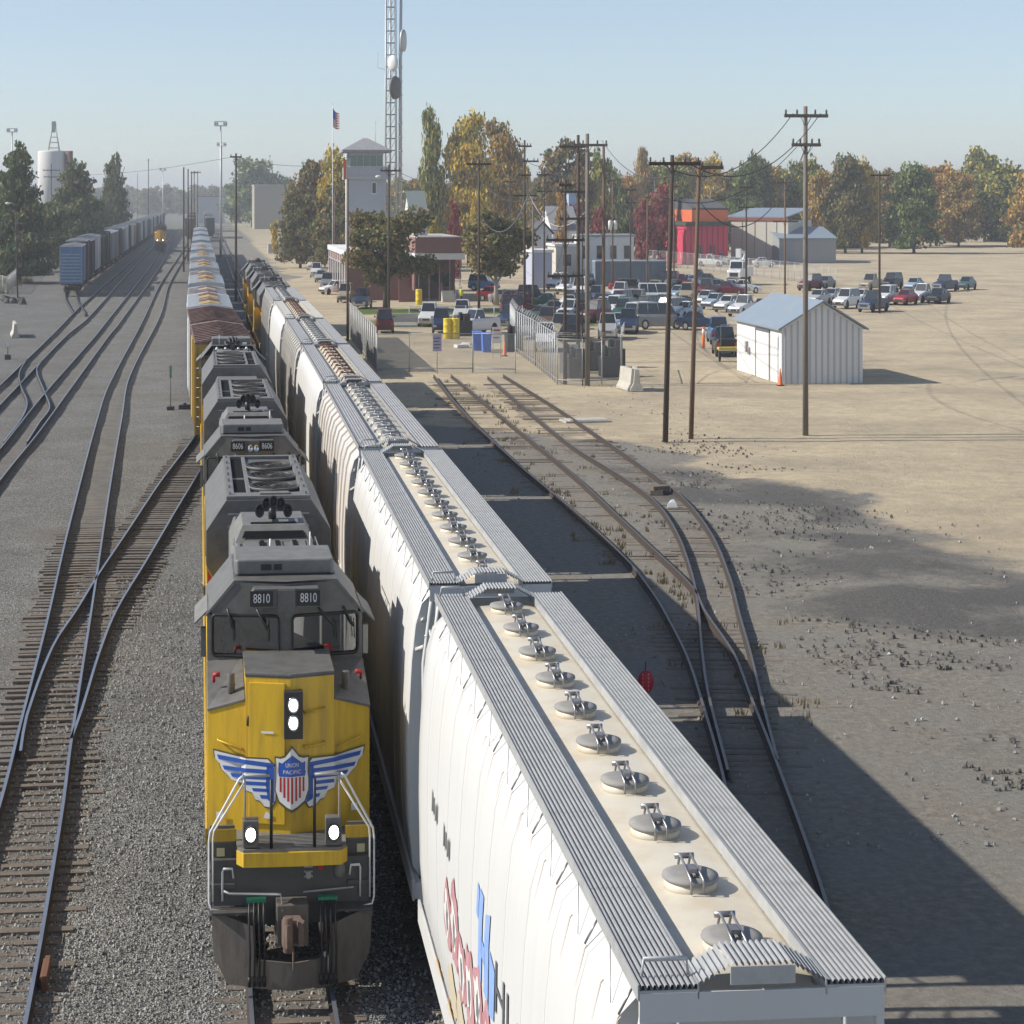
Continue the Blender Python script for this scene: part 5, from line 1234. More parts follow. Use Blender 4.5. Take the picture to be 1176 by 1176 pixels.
mb.build('roof', troof, tw); windows(tw, 'y', [x0+3.9], y0, .55, 1.1, zat(222, d))
mb = MB(); mb.tube([(x0-.4, y0-.7, GZ), (x0-.4, y0-.7, zat(178, d))], .12, 8); mb.build('downpipe', M['white'], tw)
mb = MB(); mb.tube([(c_[0]+1.6, c_[1], zp-1.5), (c_[0]+1.6, c_[1], zp+1.8)], .03, 5); mb.build('antenna', M['steel'], tw)
# brick building with the white awning band
d = 272; x0, x1, y0, y1, z1 = bx_(478, 531, 273, d, 22)
bb = thing('brick_building', 'low red brick building with a white fascia and a dark shaded porch', 'building', (0, 0, 0))
zf = zat(291, d); zf2 = zat(298, d)
mb = MB(); mb.box(x0, x1, y0+8, y1, GZ, z1); mb.box(x0-8.2, x0, y0+9, y1+2, GZ, zat(300, d)); mb.box(x0-.3, x0, y0+.4, y0+7.99, GZ, zf2); mb.build('wall', M['brick'], bb)
mb = MB(); mb.box(x0-.2, x1+.2, y0, y0+7.995, zf+.02, z1); mb.build('upper_wall', M['brick'], bb)
mb = MB(); mb.box(x0+.1, x1-.1, y0+.2, y1-.2, z1+.002, z1+.12); mb.build('roof', M['conc'], bb)
mb = MB(); mb.box(x0-.3, x1+.3, y0-.3, y0+8.1, zf2, zf); 
mb.build('fascia', M['white'], bb)
mb = MB()
for k in range(5): q = x0+.3+k*(x1-x0-.6)/4; mb.box(q-.05, q+.05, y0+.1, y0+.2, GZ, zf2)
mb.split('post', M['steel'], bb)
windows(bb, 'y', [x0+1.5, x0+3.6, x0+5.2], y0+8, 1.2, 1.3, 1.0, 'brick')
mb = MB(); mb.prism([(x0-2.6, GZ), (x0+.2, GZ), (x0+.2, .5), (x0-2.6, 1.9)], 'y', y0-1.2, y0-.9); mb.build('ramp_wall', M['brick'], bb)
mb = MB()
for k in range(6): mb.box(x1-3, x1-1.2, y0-2.4+k*.35, y0-2.05+k*.35, GZ, GZ+.17*(k+1))
mb.build('stairs', M['conc'], bb)
mb = MB(); 
for q in (x1-3, x1-1.2): mb.tube([(q, y0-2.3, GZ+.9), (q, y0-.4, GZ+1.9), (q, y0-.4, 1.0)], .03, 5); mb.tube([(q, y0-2.3, GZ), (q, y0-2.3, GZ+.9)], .03, 5)
mb.split('stair_rail', M['steel'], bb)
mb = MB(); mb.box(x0+.2, x0+2.2, y0+6, y0+8.5, z1+.12, z1+1.25); mb.build('rooftop_unit', M['galv'], bb)
# brick wing facing the drive
wx0, wy0 = at(400, 345, GZ); wing_ = thing('brick_wing', 'long brick wing with white window bays facing the row of parked trucks', 'building', (0, 0, 0))
mb = MB(); mb.box(wx0, wx0+9, wy0, wy0+40, GZ, 4.0); mb.build('wall', M['brick'], wing_)
mb = MB(); mb.box(wx0-.3, wx0+9.2, wy0-.2, wy0+40.2, 4.002, 4.5); mb.build('roof', M['white'], wing_)
for k in range(8): windows(wing_, 'x', [wy0+3+k*5], wx0, 2.2, 2.2, .9)
mb = MB()
for k in range(9): mb.box(wx0-.12, wx0, wy0+.4+k*4.9, wy0+1.0+k*4.9, GZ, 4.0)
mb.split('pilaster', M['white'], wing_)
# reddish building behind tower, pale grey-roofed house
def simple(name, label, px0, px1, topy, d, depth, wallm, roofm, kind='flat', rise=1.2, cat='building', wins=0, group=None, basez=GZ):
    x0, x1, y0, y1, z1 = bx_(px0, px1, topy, d, depth); r = thing(name, label, cat, (0, 0, 0), 0, group)
    if kind == 'flat':
        mb = MB(); mb.box(x0, x1, y0, y1, basez, z1); mb.build('wall', wallm, r); mb = MB(); mb.box(x0-.25, x1+.25, y0-.25, y1+.25, z1+.002, z1+.3); mb.build('roof', roofm, r)
    elif kind == 'gx':   # ridge along x
        mb = MB(); e = z1-rise; mb.prism([(y0, basez), (y1, basez), (y1, e), ((y0+y1)/2, z1-.1), (y0, e)], 'x', x0, x1); mb.build('wall', wallm, r)
        mb = MB(); mb.prism([(y0-.4, e-.1), ((y0+y1)/2, z1), (y1+.4, e-.1), (y1+.4, e+.02), ((y0+y1)/2, z1+.14), (y0-.4, e+.02)], 'x', x0-.3, x1+.3); mb.build('roof', roofm, r)
    else:                # ridge along y: gable towards us
        mb = MB(); e = z1-rise; cx = (x0+x1)/2; mb.prism([(x0, basez), (x1, basez), (x1, e), (cx, z1-.1), (x0, e)], 'y', y0, y1); mb.build('wall', wallm, r)
        mb = MB(); mb.prism([(x0-.4, e-.12), (cx, z1), (x1+.4, e-.12), (x1+.4, e), (cx, z1+.14), (x0-.4, e)], 'y', y0-.3, y1+.3); mb.build('roof', roofm, r)
    if wins:
        hz = (z1 if kind == 'flat' else z1-rise)-basez
        windows(r, 'y', [x0+(x1-x0)*(k+.5)/wins for k in range(wins)], y0, min(1.4, (x1-x0)/wins*.45), hz*.3, basez+hz*.5)
    return r
tanw = mat('tan_metal_wall', (.34, .31, .25), .8, grime=.3, gcol=(.27, .24, .2)); cream = mat('cream_metal_wall', (.58, .55, .47), .7, grime=.3, gcol=(.45, .42, .36))
pink = mat('pink_red_paint', (.60, .055, .11), .6, grime=.3, gcol=(.4, .04, .08)); oran = mat('orange_paint', (.68, .16, .06), .6, grime=.25, gcol=(.5, .12, .05)); bluer = mat('blue_grey_roof', (.22, .27, .32), .5, grime=.5, gcol=(.3, .33, .36), gscale=1)
cont = mat('container_blue_grey', (.17, .22, .27), .6, grime=.4, gcol=(.24, .25, .26)); dkroof = mat('dark_shingle', (.085, .085, .095), .9, grime=.4)
simple('warehouse', 'tan metal warehouse with a pale eave, left of the dark trees', 292, 335, 213, 900, 40, tanw, M['conc'])
simple('house', 'dull red house between the control tower and the radio tower', 446, 470, 244, 380, 12, M['brick'], dkroof, 'gx', 1.5, wins=2)
simple('house', 'white house under a green grey shingled roof, right of the radio tower', 471, 490, 220, 400, 12, M['white'], mat('greenish_shingle', (.16, .19, .18), .9), 'gx', 3.2, wins=2)
simple('shed', 'small grey shed with its gable towards us, behind the leafy trees', 613, 634, 255, 330, 8, mat('pale_grey_wall', (.45, .46, .48), .8), dkroof, 'gy', 1.3)
simple('house', 'white walled house with a grey hipped roof behind the double poles', 634, 664, 238, 380, 14, M['white'], mat('grey_shingle', (.24, .24, .25), .9), 'gx', 3.0, wins=3)
simple('silo_tower', 'blue and white tall narrow building behind the double poles', 653, 662, 222, 400, 5, mat('pale_blue_wall', (.35, .45, .6), .7), M['white'], cat='tower')
simple('office_trailer', 'white site office with dark windows standing behind the container', 664, 728, 272, 340, 5, M['white'], mat('pale_roof', (.42, .44, .46), .7), wins=4)
simple('shed', 'tan shed with a dark blue door behind the double poles', 638, 664, 283, 322, 8, cream, M['white'], wins=1)
simple('garage', 'pale lilac garage wall behind the large leafy tree', 612, 634, 290, 312, 8, mat('lilac_wall', (.42, .44, .55), .8), M['white'])
# container
x0, x1, y0, y1, z1 = bx_(682, 765, 299, 318, 2.5); r = thing('shipping_container', 'long blue grey corrugated container in the yard behind the parked cars', 'container', (0, 0, 0))
mb = MB(); n_ = 44; pts = []
for k in range(n_): t = x0+(x1-x0)*k/n_; w_ = (x1-x0)/n_; pts += [(t, y0), (t+w_*.3, y0), (t+w_*.45, y0+.09), (t+w_*.8, y0+.09)]
pts += [(x1, y0), (x1, y1), (x0, y1)]; mb.prism(pts, 'z', GZ+.1, z1-.15); mb.build('wall', cont, r)
mb = MB(); mb.box(x0-.03, x1+.03, y0-.03, y1, z1-.145, z1); mb.build('roof', mat('container_roof', (.4, .44, .48), .5), r)
mb = MB(); mb.box(x0-.04, x1+.04, y0-.035, y1, GZ, GZ+.097); mb.build('bottom_rail', M['ldark'], r)
# pink and orange building, cream warehouse
x0, x1, y0, y1, z1 = bx_(787, 836, 241, 420, 24); r = thing('store_building', 'bright pink red building with an orange upper front', 'building', (0, 0, 0)); zm = zat(257, 420)
mb = MB(); mb.box(x0, x1, y0, y1, GZ, zm-.3); mb.build('lower_wall', pink, r)
mb = MB(); mb.box(x0+1.2, x1-.01, y0-.05, y1, zm+.3, z1); mb.build('upper_wall', oran, r)
mb = MB(); mb.box(x0-.3, x1+.2, y0-.7, y1, zm-.298, zm+.298); mb.build('canopy', mat('dark_green_canopy', (.05, .07, .05), .7), r)
mb = MB()
for k in range(7): q = x0+1+k*(x1-x0-2)/6; mb.box(q-.12, q+.12, y0-.12, y0, GZ, zm-.3)
mb.split('column', mat('deep_pink', (.36, .03, .08), .6), r); windows(r, 'y', [x0+3, x0+5.6], y0, 1.2, 1.6, 1.0, 'red')
mb = MB(); mb.prism([(y0, z1), (y1, z1), (y1, z1+.3), ((y0+y1)/2, z1+1.6), (y0, z1+.3)], 'x', x0+1.3, x1-.2); mb.build('roof', dkroof, r)
x0, x1, y0, y1, z1 = bx_(838, 892, 253, 440, 26); r = thing('warehouse', 'long cream metal warehouse with red eaves, right of the pink building', 'building', (x0, y0, 0), R(-36)); x0, x1, y0, y1 = 0, 13.2, 0, 16
mb = MB(); mb.box(x0, x1, y0, y1, GZ, z1); mb.build('wall', cream, r)
zz = zat(240, 452)
mb = MB(); mb.prism([(y0-.3, z1+.42), (y1, zz), (y1, zz+.2), (y0-.3, z1+.6)], 'x', x0-1.2, x1-.3); mb.build('roof', bluer, r)
mb = MB(); mb.box(x0-1.5, x1+.1, y0-.25, y0-.01, z1+.002, z1+.4); mb.build('eave', mat('rust_red_trim', (.28, .08, .05), .7), r)
mb = MB()
for q in (.2, .42, .62, .8): mb.box(x0+(x1-x0)*q-.06, x0+(x1-x0)*q+.06, y0-.1, y0, GZ, z1)
mb.split('wall_seam', tanw, r)
simple('warehouse', 'grey metal building at the right edge behind the cream warehouse', 893, 960, 262, 430, 20, mat('grey_metal_wall', (.30, .31, .32), .7), bluer, 'gx', 1.5, wins=0)
# near white shed
ax, ay = at(852, 424, GZ); bx, by = at(897, 441, GZ); r = thing('metal_shed', 'white metal shed with a blue grey roof and a roll-up door, beside the parked pickup', 'shed', (0, 0, 0))
sx0 = 44.5; sy0, sy1 = 147.4, 160.0; sx1 = sx0+6.4; e = 2.75; rz_ = 4.1; cxs = (sx0+sx1)/2
wsh = mat('shed_white_metal', (.70, .70, .68), .6, grime=.25, gcol=(.5, .47, .4), stretch=(1, 1, .3)); 
mb = MB(); mb.prism([(sx0, GZ), (sx1, GZ), (sx1, e), (cxs, rz_), (sx0, e)], 'y', sy0, sy1); mb.build('wall', wsh, r)
mb = MB()
for s in (-1, 1):
    xe = sx0-.35 if s < 0 else sx1+.35; mb.add([(cxs, sy0-.4, rz_+.12), (cxs, sy1+.3, rz_+.12), (xe, sy1+.3, e-.02), (xe, sy0-.4, e-.02), (cxs, sy0-.4, rz_+.03), (cxs, sy1+.3, rz_+.03), (xe, sy1+.3, e-.11), (xe, sy0-.4, e-.11)], [(0, 1, 2, 3), (7, 6, 5, 4), (0, 3, 7, 4), (1, 5, 6, 2), (2, 6, 7, 3)])
    
mb.build('roof', bluer, r)
mb = MB()
for k in range(13): q = sx0+.3+k*(sx1-sx0-.6)/12; mb.box(q-.06, q+.06, sy0-.05, sy0, GZ, min(e+abs(1-abs(q-cxs)/(sx1-cxs))*1.35, rz_)-.15)
mb.split('wall_rib', mat('shed_rib', (.45, .46, .48), .6), r)
mb = MB(); mb.box(sx0-.05, sx0, sy0+3.2, sy0+6.8, GZ, 2.35); mb.build('roll_up_door', M['white'], r)
mb = MB(); mb.box(sx0-.09, sx0-.0, sy0+6.82, sy0+6.95, GZ, 2.5); mb.box(sx0-.09, sx0, sy0+3.05, sy0+3.18, GZ, 2.5); mb.box(sx0-.1, sx0, sy0+3.05, sy0+6.95, 2.37, 2.5); mb.build('door_frame', M['steel'], r)
mb = MB(); mb.box(sx0-.2, sx0, sy0+9.2, sy0+9.6, 1.0, 1.6); mb.box(sx0-.15, sx0, sy0+8.6, sy0+8.9, .9, 1.3); mb.split('meter_box', M['galv2'], r)
# silo
d = 620; X, Y = atd(62, d); r = thing('silo', 'white round silo with a tapered lattice mast on top, behind the conifers', 'silo', (X, Y, 0)); wR = 16.5*d/FPX
mb = MB(); mb.lathe([(wR, GZ), (wR, zat(175, d)), (wR*.96, zat(173.5, d)), (.1, zat(172, d))], (-2*d/FPX, 0, 0), 24); mb.build('tank', mat('silo_white', (.62, .60, .57), .7), r)
mb = MB(); mb.cyl((17.5*d/FPX, -2, GZ), 'z', 4.5*d/FPX, zat(173.5, d)-GZ, 14); mb.build('brown_leg', mat('brown_silo', (.16, .08, .07), .8), r)
mb = MB(); zb = zat(173, d); zt2 = zat(142, d)
for a, b in ((-1, -1), (1, -1), (1, 1), (-1, 1)): mb.tube([(a*1.7, b*1.7, zb), (a*.35, b*.35, zt2)], .14, 5)
for k in range(5): q = 1.7-(1.35)*(k+.5)/5; z = zb+(zt2-zb)*(k+.5)/5; mb.tube([(-q, -q, z), (q, -q, z), (q, q, z), (-q, q, z), (-q, -q, z)], .08, 4)
mb.cbox(0, 0, zat(152, d), 1.4, 1.4, 2.0); mb.cbox(0, 0, zt2, 1.2, 1.2, .5); mb.build('mast', M['galv'], r)
# loading dock
x, y = at(344, 291, GZ); d = dep(x, y); r = thing('loading_dock', 'concrete and brick loading ramp left of the parked trucks', 'dock', (0, 0, 0)); u = d/FPX
mb = MB(); mb.box(x-.6, x+2.8, y, y+9, GZ, zat(262, d)); mb.build('shelter', M['conc'], r)
mb = MB(); mb.box(x+.6, x+2.2, y-.02, y+.01, GZ, zat(268, d)); mb.build('opening', M['black'], r)
mb = MB(); mb.prism([(x-4.2, GZ), (x-.62, GZ), (x-.62, zat(266, d)), (x-1.3, zat(265, d)), (x-4.2, zat(281, d))], 'y', y-.1, y+.3); mb.build('ramp_wall', M['brick'], r)
mb = MB(); mb.box(x-8, x-4.22, y+1, y+6, GZ, zat(280, d)); mb.build('low_wall', M['conc'], r)
# far left fence building haze: low industrial sheds on the horizon
simple('shed', 'distant grey shed at the end of the tracks', 228, 258, 226, 1100, 20, mat('far_grey_wall', (.4, .42, .44), .8), dkroof)

# ------------------------------------------------------------------ poles, wires, masts
def pole(label, px_, basey, topy, arms=(), m='wood', d=None, r=.15, lean=0, name='utility_pole', cat='utility pole', group='wooden utility poles', extra=None):
    if d is None: x, y = at(px_, basey, GZ); d = dep(x, y)
    else: x, y = atd(px_, d)
    h = zat(topy, d); o = thing(name, label, cat, (x, y, 0), 0, group)
    mb = MB(); mb.tube([(0, 0, GZ), (lean*.5, 0, h*.5), (lean, 0, h)], r, 9, 0, r*.68); mb.build('pole', M[m], o)
    for (dz, half, ang, off) in arms:
        a = R(ang); c, s_ = math.cos(a), math.sin(a); z = h-dz; lx = lean*(z/h)
        mb = MB(); mb.T = Matrix.Translation((lx, -.14, z)) @ Matrix.Rotation(a, 4, 'Z'); mb.box(-half+off, half+off, -.06, .06, -.07, .07)
        mb.tube([(-.35, -.02, 0), (0, .08, -.5)], .02, 4); mb.tube([(.35, -.02, 0), (0, .08, -.5)], .02, 4)
        ao = mb.build('crossarm', M[m], o); mb = MB(); mb.T = Matrix.Translation((lx, -.14, z)) @ Matrix.Rotation(a, 4, 'Z')
        for t in ((-1, -.45, .45, 1) if half > .8 else (-1, 1)): mb.lathe([(.03, .07), (.075, .1), (.05, .16), (.08, .2), (.02, .27)], (off+t*(half-.1), 0, 0), 8)
        mb.split('insulator', M['insul'], ao)
    if extra == 'transformer':
        for s in (-1, 1): mb = MB(); mb.lathe([(.02, 0), (.26, .02), (.27, .9), (.1, 1.0), (.02, 1.02)], (s*.42, -.1, h-5.4), 14); mb.build('transformer', M['white'], o)
        mb = MB(); mb.cyl((-.5, -.2, h-1.8), 'z', .1, .7, 8); mb.build('fuse_cutout', M['galv'], o)
    if extra == 'lamp':
        mb = MB(); mb.tube([(0, 0, h-1.2), (-.5, -.4, h-.9), (-1.2, -1.0, h-.95)], .04, 6); a_ = mb.build('lamp_arm', M['galv'], o)
        mb = MB(); mb.sphere((-1.35, -1.1, h-1.0), .35, .2, .13, 10); mb.build('lamp_head', M['white'], a_)
    return (x+lean, y, h, o)
E_ = {}
E_['p1'] = pole('tall dark pole standing alone in the sandy yard, nearest of all', 764, 507.5, 178, [(.35, 1.55, 4, .1)], 'wood', r=.17, lean=.42)
E_['p2'] = pole('brown pole just right of the nearest dark pole', 793.5, 504, 184, [(.3, .7, 4, .75)], 'woodl', r=.15, lean=.5)
E_['p3'] = pole('dark pole between the main train and the hopper cars, with a short crossarm', 271, 346, 176, [(.35, .8, 0, 0)], 'wood', r=.2)
for k, (a, b, c) in enumerate(((211, 312, 192), (216, 300, 194), (220, 292, 197), (223, 286, 196), (227, 280, 196))):
    E_[f'q{k}'] = pole(('first', 'second', 'third', 'fourth', 'fifth')[k]+' pole, counted from us, of the row left of the main train', a, b, c, [(.4, 1.0, 0, 0)] if k > 2 else (), 'wood', r=.2 if k < 3 else .17, group='poles in a row left of the main train')
E_['a'] = pole('dark pole with stacked crossarms beside the large leafy tree', 602.5, 363, 161, [(.5, .85, 8, 0), (1.75, 1.0, 8, .75), (2.9, .8, 8, 0), (4.6, 1.5, 8, 0)], 'wood', r=.17, extra=None)
E_['b'] = pole('left pole of the pair joined by a long double crossarm', 664, 416, 155, [(.7, 1.3, 3, -.4), (3.4, 1.3, 3, -.3), (5.0, 1.4, 3, -.3)], 'wood', r=.19)
E_['c'] = pole('right and nearer pole of the pair with the long crossarm, at the fenced enclosure', 674.5, 443, 153.5, [(.6, 1.35, 3, .2)], 'woodg', r=.2)
E_['e'] = pole('brown pole without crossarms right of the paired poles', 693.2, 416, 168, (), 'woodl', r=.17)
E_['t'] = pole('brown pole carrying two white transformers', 703.5, 336, 204, [(.3, .5, 0, 0)], 'woodl', r=.15, extra='transformer')
E_['f'] = pole('slim dark pole at the left side of the fenced enclosure', 649, 441, 206, [(.3, .5, 0, 0), (3.2, 1.5, 0, 0), (5.1, 1.4, 0, 0)], 'wood', r=.15)
pole('short dark stub pole among the parked cars', 637, 375, 336, (), 'wood', r=.15)
E_['g'] = pole('thin pale brown pole right of the blue grey container', 743.5, 350, 222, [(.4, .35, 0, 0)], 'woodl', r=.14)
E_['h'] = pole('distant grey pole behind the nearest dark pole', 752, 296, 204, [(.3, 1.2, 0, 0)], 'woodg', r=.15)
E_['i'] = pole('dark pole in front of the white bucket truck', 857, 340, 210.5, [(.4, 1.1, 0, 0), (2.4, 1.2, 0, 0)], 'wood', r=.16)
E_['j'] = pole('brown pole above the white metal shed', 901.5, 345, 204, [(.5, 1.2, 0, 0), (4.2, 1.8, 0, 0)], 'woodl', r=.15)
E_['k'] = pole('thin pole in front of the brick awning, with a wide crossarm', 550, 380, 183, [(.35, 1.35, 0, 0)], 'wood', r=.16)
E_['l'] = pole('grey brown pole in front of the large tree, left of its trunks', 612, 358, 226, [(.3, .5, 0, 0)], 'woodg', r=.14)
E_['m'] = pole('pale pole behind the brick building', 513, 264, 173, [(2.0, 1.8, 0, 0)], 'woodl', r=.2)
E_['n'] = pole('dark pole right of the white house with the green roof', 486, 262, 191, [(.5, 1.2, 0, 0)], 'wood', r=.17)
E_['o'] = pole('dark pole under the tall poplars', 539, 264, 216, [(.4, 1.6, 0, 0), (3, 1.6, 0, 0)], 'wood', r=.15)
E_['pp'] = pole('dark pole in front of the control tower tree, with a lamp', 446.5, 366, 189, [(.5, 1.2, 0, .2)], 'wood', r=.17, extra='lamp')
E_['q'] = pole('brown pole at the end of the slatted fence, left of the control tower', 399.3, 392, 205, (), 'woodl', r=.14)
E_['r'] = pole('slim pole beside the parked trucks', 384.5, 318, 219, (), 'woodl', r=.13)
E_['s'] = pole('thin pole in front of the tan warehouse', 310, 258, 178, [(.3, .5, 0, 0)], 'woodg', r=.17)
E_['u'] = pole('pole near the left string of boxcars, tallest there', 170.5, 262, 182, [(.6, .3, 0, 0)], 'wood', r=.22, d=820)
E_['v'] = pole('thin pole left of the tall one near the left string', 158, 262, 199, (), 'woodg', r=.16, d=800)
E_['w'] = pole('pole with a crossarm in front of the silo', 59, 260, 188, [(1.2, 2.2, 0, 0), (2.4, 2, 0, 0)], 'wood', r=.16, d=520)
E_['x'] = pole('pole rising behind the dark brown tree', 634.5, 306, 236, [(.4, .9, 0, 0), (2.5, .9, 0, 0)], 'wood', r=.15)
E_['y'] = pole('pole at the right side of the photograph with its crossarm high in the sky', 925, 500, 122, [(.4, 1.35, 0, 0), (1.6, .9, 0, 0)], 'woodg', r=.18)
E_['z'] = pole('pole behind the shed far to the right', 1010, 360, 196, [(.4, 1.2, 0, 0)], 'wood', r=.16)
pole('thin black pole, left of a close pair between the crossarm poles', 669, 400, 193, (), 'wood', r=.08, group='close pair of thin black poles')
pole('thin black pole, right of a close pair between the crossarm poles', 672.8, 402, 193, (), 'wood', r=.08, group='close pair of thin black poles')
E_['aa'] = pole('thin dark pole left of the tall poplars, by the brick roof', 497, 300, 205, [(.4, .9, 0, 0)], 'wood', r=.12)
E_['ab'] = pole('slim pole rising behind the white garage and red tree', 724, 330, 214, [(.4, .9, 0, 0), (1.8, .9, 0, 0)], 'wood', r=.13)
E_['ac'] = pole('slim pole between the container and the white delivery van', 774, 332, 210, [(.4, 1.0, 0, 0)], 'woodl', r=.13)
E_['ad'] = pole('slim dark pole right of the large leafy tree', 625, 345, 196, [(.4, 1.1, 0, 0), (2.0, 1.1, 0, 0)], 'wood', r=.13)
E_['ae'] = pole('dark pole standing in the shade behind the large leafy tree', 586, 320, 205, [(.4, 1.2, 0, 0)], 'wood', r=.13)
def wire(a, b, sag=.8, dz=0, off=0, m='wire', r=.022, label='dark cable sagging between the yard poles'):
    A = E_[a] if isinstance(a, str) else a; B = E_[b] if isinstance(b, str) else b
    P = [Vector((A[0]+off, A[1]-.14, A[2]-dz)), Vector((B[0]+off, B[1]-.14, B[2]-dz))]; mb = MB()
    mb.tube([P[0].lerp(P[1], t/14)-Vector((0, 0, sag*4*(t/14)*(1-t/14))) for t in range(15)], r, 4)
    o = mb.build('overhead_cable', M[m]); tag(o, label, 'cable', label.replace('cable', 'cables'))
for a, b, s, z_, o_ in (('c', 'p1', 1.2, .35, 1.1), ('p1', 'y', 1.4, .3, -.8), ('p1', 'y', 1.4, .3, .9), ('b', 'a', 1.4, .6, -1), ('a', 'k', 1.3, 1.7, .4), ('k', 'pp', 1.2, .4, -.8),
   ('k', 'pp', 1.2, .4, .8), ('f', 'a', 1.5, 3.2, 0), ('f', 'x', 1.0, 3.2, -.7), ('x', 'l', .8, .6, 0), ('t', 'h', 1.2, .4, 0), ('h', 'i', 2.2, .5, .8), ('i', 'j', .8, .5, .8), ('e', 'g', 1.5, 3, 0), ('g', 'i', 2, 2, 0),
   ('j', 'z', 1.2, .5, .9), ('y', 'p2', 2.0, 1.7, 0), ('m', 'n', .8, 2.1, 1), ('n', 'o', .8, .6, 0), ('o', 'k', 1.0, 3, 0), ('c', 'e', .4, 5, 0), ('ad', 'b', 1, .5, .9), ('ad', 'b', 1, .5, -.9), ('ad', 'ae', 1, .5, .9), ('ae', 'k', 1, .5, -.9), ('ae', 'o', 1, .5, .9), ('b', 'ab', 1.2, 3.4, .9), ('ab', 'ac', 1, .5, .8), ('ab', 'ac', 1, 1.9, -.8), ('ac', 'i', 1.5, .5, .8), ('e', 'ab', 1.2, 2, 0), ('f', 'b', .6, 3.2, -1), ('f', 'b', .6, 5.1, -1), ('aa', 'o', .8, .5, .7), ('aa', 'pp', .9, .5, -.7), ('p2', 'j', 1.5, .4, .8), ('k', 'f', 1.6, .4, -1), ('l', 'f', 1.2, .6, 0)):
    wire(a, b, s, z_, o_)
wire('a', 'b', 1.6, 4.6, .6, 'wirel', .03, 'bright cable drooping between the crossarm poles'); wire('k', 'a', 1.8, 4.5, .4, 'wirel', .03, 'bright cable drooping between the crossarm poles'); wire('e', 't', 1.0, 4.5, 0, 'wirel', .03, 'bright cable drooping between the crossarm poles')
wire(atd(60, 520)+(14,), atd(271, 275)+(13.6,), .8, 0, 0, 'wire', .02, 'thin cable crossing the sky above the tracks'); wire(atd(271, 275)+(13.6,), atd(400, 300)+(13.6,), .8, 0, 0, 'wire', .02, 'thin cable crossing the sky above the tracks')
for k, (a, b) in enumerate((('y', 'p1'), ('y', 'j'), ('y', 'i'))):
    wire(a, b, 1.0, 1.7, -.6+.5*k, 'wire', .018, 'dark cable running to the high crossarm at the right')
# lamp on the left
x, y = at(20.4, 346, GZ); d = dep(x, y); h = zat(235, d); r = thing('street_lamp', 'dark street lamp with a pale cobra head at the far left', 'street lamp', (x, y, 0))
mb = MB(); mb.tube([(0, 0, GZ), (-.3, 0, h)], .11, 8, 0, .07); mb.build('pole', M['wood'], r)
mb = MB(); mb.tube([(-.28, 0, h-.2), (-.7, 0, h+.15), (-1.2, 0, h+.15)], .04, 6); a_ = mb.build('lamp_arm', M['galv'], r)
mb = MB(); mb.sphere((-1.4, 0, h+.12), .32, .18, .13, 10); mb.build('lamp_head', M['white'], a_)
# floodlight masts
def mast(label, px_, d, topy, second=None):
    X, Y = atd(px_, d); h = zat(topy, d); r = thing('floodlight_mast', label, 'light mast', (X, Y, 0), 0, 'floodlight masts')
    mb = MB(); mb.tube([(0, 0, GZ), (0, 0, h)], .28, 8, 0, .16); mb.build('mast', M['galv'], r)
    mb = MB(); mb.box(-1.5, 1.5, -.12, .12, h, h+.15); mb.box(-1.5, 1.5, -.12, .12, h+.7, h+.82); br = mb.build('lamp_bar', M['galv'], r)
    for q in (-1.3, -.8, .8, 1.3): mb = MB(); mb.cbox(q, -.2, h+.2, .42, .5, .42); mb.build('floodlight', M['steel'], br)
mast('tall white floodlight mast above the end of the main train', 253.5, 460, 145); mast('lower floodlight mast just behind the tall white one', 254.5, 620, 168)
mast('floodlight mast behind the far left conifer', 14, 560, 152); mast('small far floodlight mast left of the pole row', 187, 900, 196); 
# radio tower
d = 335; X, Y = atd(452, d); u = d/FPX; r = thing('radio_tower', 'tall grey steel lattice radio tower with dish antennas and a round side mast', 'radio tower', (X, Y, 0)); h = 9.63+260*d/(FPX*VS)
mb = MB()
legs = [(-10, -8.5, 0), (3.5, 2, 0), (-3.5, -3.2, 9)]
def leg(k, z): t = (z-GZ)/(h-GZ); a, b, c = legs[k]; return (u*(a+(b-a)*t), u*c*(1-.6*t), z)
for k in range(3): mb.tube([leg(k, GZ), leg(k, h)], .2, 6, 0, .17)
nz = 26
for j in range(nz+1):
    z = GZ+(h-GZ)*j/nz
    for k in range(3): mb.tube([leg(k, z), leg((k+1) % 3, z)], .075, 4)
    if j < nz and j > 6:
        z2 = GZ+(h-GZ)*(j+1)/nz; mb.tube([leg(0, z), leg(2, z2)], .05, 4); mb.tube([leg(2, z), leg(1, z2)], .05, 4)
mb.build('lattice', M['galv'], r)
mb = MB(); mb.tube([(7.6*u, 0, GZ), (8*u, 0, zat(60, d)), (9*u, 0, h)], .36, 12, 0, .2); 
for t in range(12): z = zat(62+t*16, d); mb.cyl((7.9*u, 0, z), 'z', .40, .12, 12)
mb.build('side_mast', M['galv'], r)
for nm, px2, yy, rr, m_, w_ in (('dish_antenna', 11.5, 47, 1.3, 'galv', .45), ('dish_antenna', -2.0, 73, .95, 'white', .8), ('dish_antenna', 2.0, 101, 1.35, 'lgrey', .75)):
    c = (px2*u, -1.0, zat(yy, d)); mb = MB(); a = math.acos(w_); mb.T = Matrix.Translation(c) @ Matrix.Rotation(a if m_ != 'white' else -a, 4, 'Z')
    mb.lathe([(.02, -.25), (rr*.6, -.18), (rr, 0), (rr*1.02, .3), (rr*.5, .5), (.1, .7)], (0, 0, 0), 24, 0, 'y'); o = mb.build(nm, M[m_], r)
